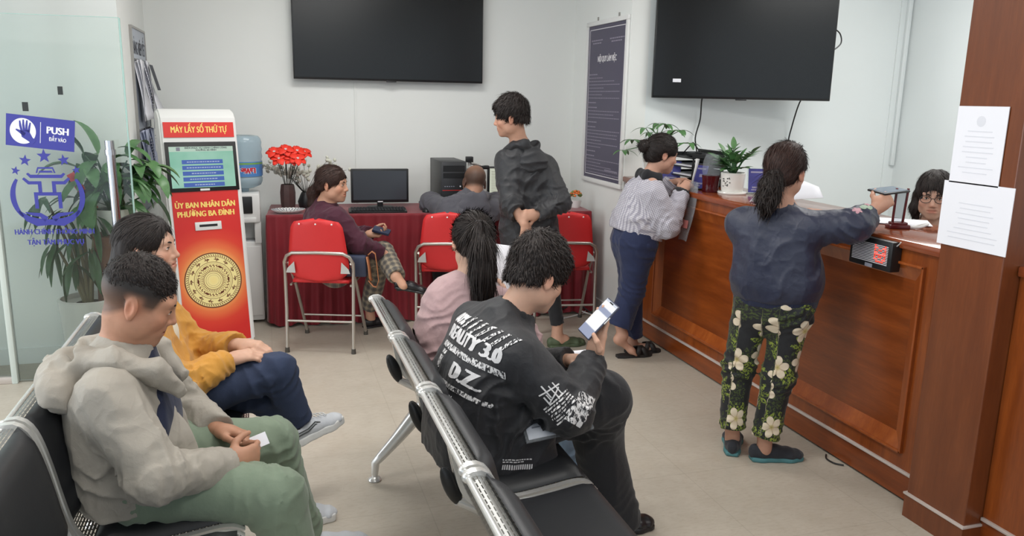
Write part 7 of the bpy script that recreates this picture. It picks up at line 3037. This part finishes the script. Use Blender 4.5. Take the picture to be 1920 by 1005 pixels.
# ---- 7. young man with the phone
def phone_man():
    J = dict(pelvis=(.715, 2.60, .545), neck=(.800, 2.60, .905), shL=(.735, 2.79, .850), shR=(.785, 2.405, .840), elL=(.93, 2.84, .64), elR=(.935, 2.315, .665),
             wrL=(1.06, 2.66, .72), wrR=(1.070, 2.445, .785), hipL=(.75, 2.71, .535), hipR=(.76, 2.51, .545), knL=(1.18, 2.69, .49), knR=(1.165, 2.545, .610), anL=(1.285, 2.63, .035), anR=(1.27, 2.80, .24))
    hc, hf, hu = V(.912, 2.60, 1.070), V(.86, .28, -.44), V(.40, .15, .9)
    P = Person('young man in a black jacket with white lettering looking at his phone', J, hc, hf, hu, 1.05, skin=(.58, .345, .245), res=.008, hres=.0028)
    P.hands = [dict(w=(1.075, 2.452, .792), d=(.22, .13, .97), n=(-.72, -.30, .62), side=1, curls=[(-4, 12, 10), (-4, 14, 10), (-2, 16, 12), (0, 20, 14)], s=1.0, thumb=[(.50, .62, .60), (.78, -.05, .62), (.80, -.50, .30)]),
               dict(w=(1.06, 2.66, .72), d=(.7, -.6, .2), n=(-.3, -.2, -.9), side=-1, curls=[(40, 50, 30)] * 4, res=.006)]
    P.hands[0]['side'] = 1
    o = P.body(jaw=.97, neck=.055)
    add_face_parts(o, hc, hf, hu, 1.05, open_=.45, lid=.002)
    H, Q, R, r, f, u = hair_std(P, .017, brow=.045, fz=-.038, low=-.034, disp=.005, sc=(110, 110, 45), top=.018, fringe=.02, res=.0036, seed=9, fd=.062, lean=.35)
    h_ = H.mesh('hair', M['hair'], o, 1)
    strands(h_, h_, M['hair'], 3400, .030, .0016, .007, flow_from(Q(.0, -.05, .115), f, .35, -u, .3), 9, curl=.3)
    R0 = V(.05, -1, 0)
    sp = [(V(.68, 2.60, .44), R0, .235, .165), (V(.685, 2.60, .56), R0, .225, .160), (V(.70, 2.60, .68), R0, .215, .145), (V(.735, 2.60, .79), R0, .205, .130), (V(.775, 2.60, .865), R0, .150, .098), (V(.805, 2.60, .915), R0, .08, .076)]
    A = coat(P, sp, (.082, .076, .052), res=.0052, fold=.008, seed=61, tors=.004, p=2.9)
    A.loft([(V(.80, 2.44, .42), V(1, -.2, 0), .15, .06), (V(.80, 2.44, .60), V(1, -.2, 0), .12, .06)], .05, (True, False))
    A.folds(V(.80, 2.40, .72), V(.72, 2.38, .44), .010, .06, .2, 65, .4, .7, 1.0, (1, 0, .5))
    open_neck(A, P, .063)
    j = A.mesh('jacket', M['bomber'], o, 1)
    nb = P.J['neck']
    G = F(nb - .18, nb + .18, .005)
    G.chain([nb + V(.075, -.03, -.005), nb + V(.03, -.068, .02), nb + V(-.045, -.045, .035), nb + V(-.055, .035, .035), nb + V(.02, .07, .02), nb + V(.07, .04, -.005)], [.016, .020, .022, .022, .020, .016], .015, (V(.3, 0, .95), .65))
    G.mesh('collar', M['black_cotton'], j, 1)
    # ribbed cuff
    ax = nrm(V(*J['wrR']) - V(*J['elR']))
    C = F(P.J['wrR'] - .12, P.J['wrR'] + .12, .004)
    C.cone(P.J['wrR'] - ax * .045, P.J['wrR'] + ax * .012, .050, .040, .01)
    C.ell(P.J['wrR'] + ax * .10, V(.075, .075, .075), None, .004, 's')
    C.mesh('cuff', M['black_cotton'], j, 1)
    # lettering on the back
    yx = nrm(V(.40, 0, .91))
    xx = nrm(V(.26, -1, -.03))
    zz = nrm(np.cross(xx, yx))
    TM = lambda a, b: frame(V(.60, 2.57, .765) + zz * .06 + xx * (a + .065) + yx * (b + .042), nrm(xx), yx, zz)
    st = lambda nm, bm, a, b, mat: stick_text(nm, '', mat, j, TM(a, b), 0, j, bm=bm, off=.0022, depth=.13)
    st('lettering', text_bm('REALITY 3.0', .068, .006, width=.33), -.01, .065, M['print2'])
    b = text_bm('00%', .055, .004, width=.09)
    bmesh.ops.translate(b, verts=b.verts, vec=(-.145, .0, 0))
    st('lettering', b, 0, .118, M['print2'])
    st('print_slashes', rects([(-.085 + .038 * k, -.070 + .038 * k, -.026, .03, .45) for k in range(7)]), 0.0, .118, M['print'])
    st('print_band', rects([(-.17, .17, -.011, .011)]), 0, .018, M['print'])
    st('lettering', text_bm('D.Z.', .075, .007, width=.15), .06, -.045, M['print2'])
    st('print_block', rects([(-.03, .01, -.022, .022), (-.025, .02, .03, .045)]), -.12, -.045, M['print'])
    st('print_band', rects([(-.17, .16, -.008, .008)]), 0, -.095, M['print'])
    st('print_block', rects([(-.16, -.10, -.03, .02), (-.07, .0, -.035, .005), (.02, .05, -.02, .02), (-.10, -.05, -.06, -.04)]), 0, -.14, M['print'])
    # sleeve print: strokes, bars, speckle (seen from the right side)
    sx = nrm(P.J['elR'] - P.J['shR'])
    zs = nrm(V(-.25, -.93, .25))
    sy = nrm(np.cross(zs, sx))
    TS = lambda a, b: frame(P.J['shR'] + sx * a + zs * .12 + sy * b, sx, sy, zs)
    ss = lambda nm, bm, a, b, mat: stick_text(nm, '', mat, j, TS(a, b), 0, j, bm=bm, off=.002)
    ss('print_strokes', rects([(-.022, .030, .022, .026, .2), (-.015, .04, .006, .010, -.3), (-.03, .02, -.012, -.007, .3), (-.008, -.003, -.036, .038, .2), (.016, .021, -.03, .03, -.35), (.0, .034, -.030, -.025), (.006, .03, -.018, -.014, .5)]), .145, .0, M['print2'])
    ss('print_bars', rects([(.0 + .0105 * k, .0055 + .0105 * k, -.055, .045) for k in range(7)]), .175, 0, M['print'])
    fx = nrm(P.J['wrR'] - P.J['elR'])
    fy = nrm(np.cross(zs, fx))
    TF = lambda a, b: frame(P.J['elR'] + fx * a + zs * .12 + fy * b, fx, fy, zs)
    stick_text('print_speckle', '', M['print'], j, TF(0, 0), 0, j, bm=rects([(-.025, .10, -.050, .012)]), off=.002)
    # pocket print
    TP = frame(V(.775, 2.25, .475), nrm(V(.97, -.05, -.12)), nrm(V(.1, 0, 1)), nrm(V(0, -1, .08)))
    rr = random.Random(5)
    bars = [(-.055 + .0082 * k, -.050 + .0082 * k, -.012, .006) for k in range(14)]
    tl = []
    for row, yy in enumerate((.014, .022)):
        x = -.055
        while x < (.045 if row else .02):
            wl = rr.uniform(.004, .012)
            tl.append((x, x + wl, yy, yy + .0042))
            x += wl + .003
    stick_text('pocket_print', '', M['print2'], j, TP, 0, j, bm=rects(bars + tl), off=.002)
    L = legs(P, V(.70, 2.60, .60), (.108, .094, .094), hipw=.20, hipd=.14, fold=.012, seed=65, res=.0058)
    L.mesh('trousers', M['black_cotton'], o, 1)
    shoe(o, (1.18, 2.63, 0), (1, -.05, 0), .26, mat=M['black_leather'], sole=M['black_leather'], res=.006)
    shoe(o, (1.245, 2.79, .135), (.3, .93, -.22), .27, mat=M['black_leather'], sole=M['black_leather'], res=.006)
    return o


def sandal(parent, heel, d, L=.255, name='sandal'):
    heel, d = V(heel), nrm(d)
    r = nrm(np.cross(d, V(0, 0, 1)))
    pts = []
    for a, w in ((0, .022), (.04, .034), (.12, .034), (.18, .044), (.23, .036), (.252, .018)):
        pts.append((a, w))
    poly_ = [(a, w) for a, w in pts] + [(a, -w) for a, w in pts[::-1]]
    b = MB()
    b.prism(poly_, .018, frame(heel, d, -r, V(0, 0, 1)))
    o = b.build(name, M['sandal'], parent)
    b = MB()
    for (a0, a1) in ((.13, .20), (.20, .13)):
        P_ = [heel + d * a0 - r * .044 + V(0, 0, .012), heel + d * (a0 * .7 + a1 * .3) - r * .03 + V(0, 0, .062), heel + d * ((a0 + a1) / 2) + V(0, 0, .074), heel + d * (a0 * .3 + a1 * .7) + r * .03 + V(0, 0, .062), heel + d * a1 + r * .044 + V(0, 0, .012)]
        rows = [[p - d * .018, p + d * .018] for p in P_]
        b.grid(rows)
    s = b.build('strap', M['sandal'], o, solid=.005)
    return o


# ---- 8. woman in the checked jacket at the counter
def checked_woman():
    J = dict(pelvis=(2.29, 4.66, .82), neck=(2.385, 4.66, 1.185), shL=(2.375, 4.825, 1.105), shR=(2.345, 4.50, 1.105), elL=(2.46, 4.84, .93), elR=(2.425, 4.445, .915),
             wrL=(2.59, 4.74, 1.155), wrR=(2.525, 4.49, 1.115), hipL=(2.31, 4.745, .78), hipR=(2.29, 4.575, .78), knL=(2.33, 4.73, .44), knR=(2.27, 4.60, .46), anL=(2.335, 4.73, .12), anR=(2.205, 4.61, .245))
    hc, hf, hu = V(2.465, 4.66, 1.352), V(.95, -.06, -.24), V(.2, 0, .98)
    P = Person('woman in a grey checked jacket and navy trousers leaning on the counter', J, hc, hf, hu, 1.0, skin=(.50, .28, .20), res=.008, hres=.0036)
    P.hands = [dict(w=(2.53, 4.495, 1.125), d=(.75, .25, .6), n=(.3, .6, -.7), side=1, curls=[(50, 55, 30)] * 4, s=.95, res=.0045),
               dict(w=(2.595, 4.735, 1.16), d=(.8, -.35, .2), n=(.1, -.3, -.9), side=-1, curls=[(35, 45, 25)] * 4, s=.95, res=.0045)]
    P.feet = [dict(heel=(2.155, 4.60, .135), d=(.80, -.02, -.58), up=(.58, 0, .81), L=.23, ank=(2.205, 4.61, .245)), dict(heel=(2.315, 4.725, .018), d=(1, -.12, 0), L=.225, ank=(2.335, 4.73, .12))]
    o = P.body(neck=.05)
    add_face_parts(o, hc, hf, hu, 1.0, open_=.6)
    H, Q, R, r, f, u = hair_std(P, .015, brow=.056, fz=-.04, low=-.062, disp=.003, sc=(40, 40, 60), res=.0042, ear=True, lean=.35)
    H.ell(Q(0, -.135, .02), V(.042, .036, .044), R, .012)
    H.disp(.004, 60, True, 6, Q(0, -.135, .02), .07)
    hair = H.mesh('hair', M['hair'], o, 1)
    strands(hair, hair, M['hair'], 1800, .045, .0015, .002, flow_to(Q(0, -.13, .02)), 10)
    b = MB()
    b.sphere(Q(.03, -.15, .03), .006, 8)
    b.build('hair_pin', M['white_plastic'], hair)
    R0 = V(.0, -1, 0)
    sp = [(V(2.30, 4.66, .80), V(.1, -1, 0), .190, .150), (V(2.315, 4.66, .92), R0, .185, .140), (V(2.345, 4.66, 1.04), R0, .178, .125), (V(2.365, 4.66, 1.115), R0, .13, .095), (V(2.385, 4.66, 1.175), R0, .072, .068)]
    A = coat(P, sp, (.076, .070, .050), res=.0058, fold=.009, seed=71)
    open_neck(A, P, .056)
    A.cut(V(2.30, 4.66, .835), V(-.28, 0, -1), .006)
    j = A.mesh('jacket', M['check'], o, 1, cuv=[([V(2.30, 4.66, .7), P.J['neck']], V(1, 0, 0)), ([P.J['shR'], P.J['elR'], P.J['wrR']], V(1, 0, 0)), ([P.J['shL'], P.J['elL'], P.J['wrL']], V(1, 0, 0))])
    nb = P.J['neck']
    G = F(nb - .2, nb + .2, .005)
    G.chain([nb + V(.075, -.05, -.085), nb + V(.03, -.066, .014), nb + V(-.050, -.050, .036), nb + V(-.050, .050, .036), nb + V(.03, .066, .014), nb + V(.075, .05, -.085)], [.018, .023, .023, .023, .023, .018], .012, (V(.35, 0, .93), .6))
    G.mesh('collar', M['black_cotton'], j, 1)
    for q in 'R':
        ax = nrm(P.J['wr' + q] - P.J['el' + q])
        C = F(P.J['wr' + q] - .1, P.J['wr' + q] + .1, .004)
        C.cone(P.J['wr' + q] - ax * .012, P.J['wr' + q] + ax * .004, .052, .052, .004)
        C.cone(P.J['wr' + q] - ax * .03, P.J['wr' + q] + ax * .05, .044, .044, .002, op='s')
        C.mesh('cuff_trim', M['black_cotton'], j, 1)
    L = legs(P, V(2.30, 4.66, .88), (.098, .082, .088), hipw=.185, hipd=.145, fold=.008, seed=75, res=.006, hipd_=0) if False else legs(P, V(2.30, 4.66, .88), (.098, .080, .084), hipw=.182, hipd=.14, fold=.008, seed=75, res=.006)
    L.mesh('trousers', M['navy_pants'], o, 1)
    sandal(o, (2.205, 4.635, 0), (1, -.02, 0))
    sandal(o, (2.305, 4.72, 0), (1, -.12, 0))
    return o


# ---- 9. woman in the navy jacket and floral trousers
def floral_woman():
    J = dict(pelvis=(2.265, 3.085, .80), neck=(2.235, 3.085, 1.225), shL=(2.145, 3.215, 1.125), shR=(2.335, 2.975, 1.140), elL=(2.33, 3.32, 1.02), elR=(2.485, 2.865, 1.165),
             wrL=(2.53, 3.24, 1.165), wrR=(2.622, 2.895, 1.235), hipL=(2.205, 3.155, .76), hipR=(2.315, 3.015, .76), knL=(2.15, 3.155, .44), knR=(2.275, 3.01, .44), anL=(2.125, 3.135, .15), anR=(2.235, 3.02, .14))
    hc, hf, hu = V(2.268, 3.095, 1.383), V(.85, .52, -.14), V(.08, .05, 1)
    P = Person('woman in a navy jacket and floral trousers reaching over the counter', J, hc, hf, hu, 1.02, skin=(.48, .26, .18), res=.0078, hres=.0033)
    P.hands = [dict(w=(2.62, 2.895, 1.238), d=(.86, .18, .42), n=(-.1, .75, -.6), side=1, curls=[(30, 45, 30), (45, 55, 35), (50, 60, 35), (55, 60, 35)], s=.98, res=.004),
               dict(w=(2.535, 3.235, 1.165), d=(.9, -.2, .0), n=(0, 0, -1), side=-1, curls=[(20, 25, 15)] * 4, s=.95, res=.0055)]
    P.extra = [lambda H: H.cone(V(2.125, 3.135, .16), V(2.145, 3.15, .06), .035, .036, .02), lambda H: H.cone(V(2.235, 3.02, .15), V(2.24, 3.025, .06), .035, .036, .02)]
    o = P.body(neck=.05)
    add_face_parts(o, hc, hf, hu, 1.02, open_=.7)
    H, Q, R, r, f, u = hair_std(P, .014, brow=.058, fz=-.04, low=-.058, disp=.002, res=.004, ear=False, lean=.3)
    for q in (-1, 1):
        H.ell(Q(q * .092, -.006, -.012), V(.03, .022, .030), R, .004, 's')
    H.disp(.003, (50, 50, 14), False, 5)
    hair = H.mesh('hair', M['hair_brown'], o, 1)
    strands(hair, hair, M['hair_brown'], 2400, .05, .0013, .0008, flow_to(Q(0, -.12, -.06)), 11, curl=.04)
    T = F(hc - .32, hc + .32, .0045)
    T.chain([Q(0, -.10, -.02), Q(-.005, -.125, -.075), Q(-.01, -.125, -.13), Q(-.012, -.115, -.175)], [.03, .044, .046, .022], .02)
    T.disp(.007, 42, True, 6)
    pt = T.mesh('low_ponytail', M['hair'], hair, 1)
    strands(pt, hair, M['hair'], 900, .05, .0016, .006, lambda p, n: np.tile(-u, (len(p), 1)), 12, 'ponytail_strands', curl=.5)
    b = MB()
    b.tube([Q(.034 * math.cos(a), -.118 + .010 * math.sin(a), -.055 + .030 * math.sin(a)) for a in [2 * PI * k / 16 for k in range(16)]], .008, 8, closed=True)
    b.build('hair_tie', M['hair_brown'], hair)
    rt = nrm(V(.62, -.78, 0))
    sp = [(V(2.275, 3.095, .815), rt, .185, .146), (V(2.27, 3.095, .88), rt, .202, .158), (V(2.255, 3.09, 1.00), rt, .182, .132), (V(2.245, 3.09, 1.10), rt, .165, .115), (V(2.24, 3.085, 1.165), rt, .115, .085), (V(2.235, 3.085, 1.225), rt, .068, .066)]
    A = coat(P, sp, (.080, .072, .060), res=.0055, fold=.009, seed=81, tors=.003, wr_ext=-.075)
    A.folds(V(2.32, 2.92, 1.14), V(2.12, 3.02, .82), .010, .07, .25, 86, .5, .7, 1.0, (.6, -.5, .6))
    open_neck(A, P, .056)
    j = A.mesh('jacket', M['navy_satin'], o, 1)
    B = F(V(2.0, 2.8, .7), V(2.55, 3.4, .95), .005)
    B.loft([(V(2.275, 3.095, .765), rt, .186, .146), (V(2.275, 3.095, .835), rt, .200, .158)], .01, (True, True), 2.3)
    c_ = V(2.275, 3.095, .79)
    B.folds(c_ - V(.3, 0, 0), c_ + V(.3, 0, 0), .0018, .012, .4, 2)
    B.mesh('hem_band', M['navy_shirt'], j, 1)
    nb = P.J['neck']
    G = F(nb - .2, nb + .2, .005)
    f_ = nrm(V(.75, .62, 0))
    G.chain([nb + f_ * .06 + rt * .03 - V(0, 0, .03), nb + rt * .062 + V(0, 0, .0), nb - f_ * .05 + V(0, 0, .018), nb - rt * .062, nb + f_ * .06 - rt * .03 - V(0, 0, .03)], [.016, .018, .020, .018, .016], .012)
    G.mesh('collar', M['navy_shirt'], j, 1)
    # embroidered flowers on the sleeve
    sx = nrm(P.J['wrR'] - P.J['elR'])
    zs = nrm(V(-.25, -.75, .6))
    sy = nrm(np.cross(zs, sx))
    TF = lambda a, b: frame(P.J['elR'] + sx * a + zs * .12 + sy * b, sx, sy, zs)
    pinkm = plain('pink_embroidery', (186, 140, 150), .7)
    grn = plain('green_embroidery', (150, 170, 150), .7)

    def petals(cx, cy, R, n):
        bm = bmesh.new()
        pts = [bm.verts.new((cx + R * (.55 + .45 * abs(math.cos(n * a / 2))) * math.cos(a), cy + R * (.55 + .45 * abs(math.cos(n * a / 2))) * math.sin(a), 0)) for a in [2 * PI * k / 30 for k in range(30)]]
        cc = bm.verts.new((cx, cy, 0))
        for k in range(30):
            bm.faces.new((cc, pts[k], pts[(k + 1) % 30]))
        return bm
    for (a, bb, R_, n, m_) in ((.015, .035, .022, 5, pinkm), (.095, .03, .016, 5, pinkm), (.12, .02, .013, 5, pinkm), (.06, .03, .02, 2, grn), (.075, .012, .016, 2, grn)):
        stick_text('embroidery', '', m_, j, TF(a, bb), 0, j, bm=petals(0, 0, R_, n), off=.002)
    L = legs(P, V(2.27, 3.09, .86), (.092, .070, .062), hipw=.165, hipd=.122, fold=.006, seed=85, res=.0058, flat=None)
    L.mesh('trousers', M['floral'], o, 1, cuv=[([P.J['hip' + q] + V(0, 0, .15), P.J['kn' + q], P.J['an' + q]], V(1, .6, 0)) for q in 'LR'])
    for h, d in ((V(2.115, 3.10, 0), V(.55, .84, 0)), (V(2.185, 3.045, 0), V(.975, -.20, 0))):
        shoe(o, h, d, .255, mat=M['dark_knit'], sole=M['teal_sole'], res=.0042, top=.082, solet=.022)
    return o


# ---- 10. member of staff behind the counter
def staff_woman():
    J = dict(pelvis=(3.50, 3.36, .66), neck=(3.38, 3.33, 1.07), shL=(3.44, 3.17, .98), shR=(3.30, 3.49, .98), elL=(3.28, 3.08, .80), elR=(3.12, 3.50, .82),
             wrL=(3.10, 3.16, .99), wrR=(3.00, 3.36, 1.00), hipL=(3.46, 3.28, .64), hipR=(3.46, 3.46, .64), knL=(3.16, 3.22, .56), knR=(3.16, 3.44, .56), anL=(3.18, 3.22, .14), anR=(3.18, 3.44, .14))
    hc, hf, hu = V(3.335, 3.29, 1.232), V(-.72, -.66, -.12), V(-.05, -.02, 1)
    P = Person('woman with glasses and dark bobbed hair working behind the counter', J, hc, hf, hu, 1.0, skin=(.56, .34, .25), res=.009, hres=.0038)
    P.hands = [dict(w=(3.10, 3.16, .99), d=(-.8, .35, .45), n=(0, .3, -1), side=-1, curls=[(20, 30, 20)] * 4, s=.92, res=.0055), dict(w=(3.00, 3.36, 1.00), d=(-.65, -.3, .68), n=(0, -.3, -1), side=1, curls=[(20, 30, 20)] * 4, s=.92, res=.0055)]
    o = P.body(neck=.046)
    add_face_parts(o, hc, hf, hu, 1.0, open_=.9)
    H, Q, R, r, f, u = hair_std(P, .017, brow=.052, fz=-.06, low=None, disp=.002, res=.0045, ear=False, temple=False, fw=.063, fd=.082)
    for q in (-1, 1):
        H.chain([Q(q * .078, -.01, .0), Q(q * .082, .0, -.07), Q(q * .075, .008, -.125)], [.026, .028, .016], .02)
    H.cut(Q(0, 0, -.13), -u, .01)
    H.disp(.003, (60, 60, 12), False, 5)
    h_ = H.mesh('hair', M['hair'], o, 1)
    strands(h_, h_, M['hair'], 1000, .05, .0016, .002, flow_from(Q(0, -.02, .12), -u, .6), 13)
    b = MB()
    for q in (-1, 1):
        b.tube([Q(q * .033 + .025 * math.cos(a), .098, .001 + .019 * math.sin(a)) for a in [2 * PI * k / 24 for k in range(24)]], .0017, 6, closed=True)
        b.tube([Q(q * .058, .096, .006), Q(q * .076, .04, .005), Q(q * .078, -.01, .003)], .0015, 6)
    b.tube([Q(-.008, .099, .004), Q(0, .101, .007), Q(.008, .099, .004)], .0015, 6)
    b.build('glasses', M['black_plastic'], o)
    rt = nrm(V(-.4, .9, 0))
    sp = [(V(3.50, 3.36, .58), rt, .18, .13), (V(3.48, 3.36, .72), rt, .175, .12), (V(3.44, 3.35, .86), rt, .175, .115), (V(3.40, 3.34, .98), rt, .13, .085), (V(3.385, 3.33, 1.06), rt, .065, .06)]
    A = coat(P, sp, (.07, .06, .05), res=.007, seed=91)
    open_neck(A, P, .05)
    A.mesh('blouse', M['white_top'], o, 1)
    L = legs(P, V(3.50, 3.36, .70), (.085, .068, .05), hipw=.17, hipd=.12, seed=93, res=.01)
    L.mesh('trousers', M['black_cotton'], o, 1)
    for y in (3.22, 3.44):
        shoe(o, (3.24, y, 0), (-1, 0, 0), .25, mat=M['black_leather'], sole=M['black_leather'], res=.008)
    # stool she sits on
    t_ = thing('office_stool', 'round black office stool behind the counter', 'stool', (3.50, 3.36, 0))
    MB().lathe([(0, .50), (.17, .50), (.18, .52), (.17, .55), (0, .555)], 28).build('seat', M['leather'], t_)
    MB().tube([(0, 0, .06), (0, 0, .50)], .025, 12).build('post', M['chrome'], t_)
    for k in range(5):
        a = 2 * PI * k / 5
        MB().tube([(0, 0, .08), (.24 * math.cos(a), .24 * math.sin(a), .03), (.25 * math.cos(a), .25 * math.sin(a), .0)], .016, 8).build('leg', M['black_plastic'], t_)
    return o

grey_man()
mustard_woman()
burgundy_woman()
hoodie_man()
standing_man()
pink_girl()
phone_man()
checked_woman()
floral_woman()
staff_woman()
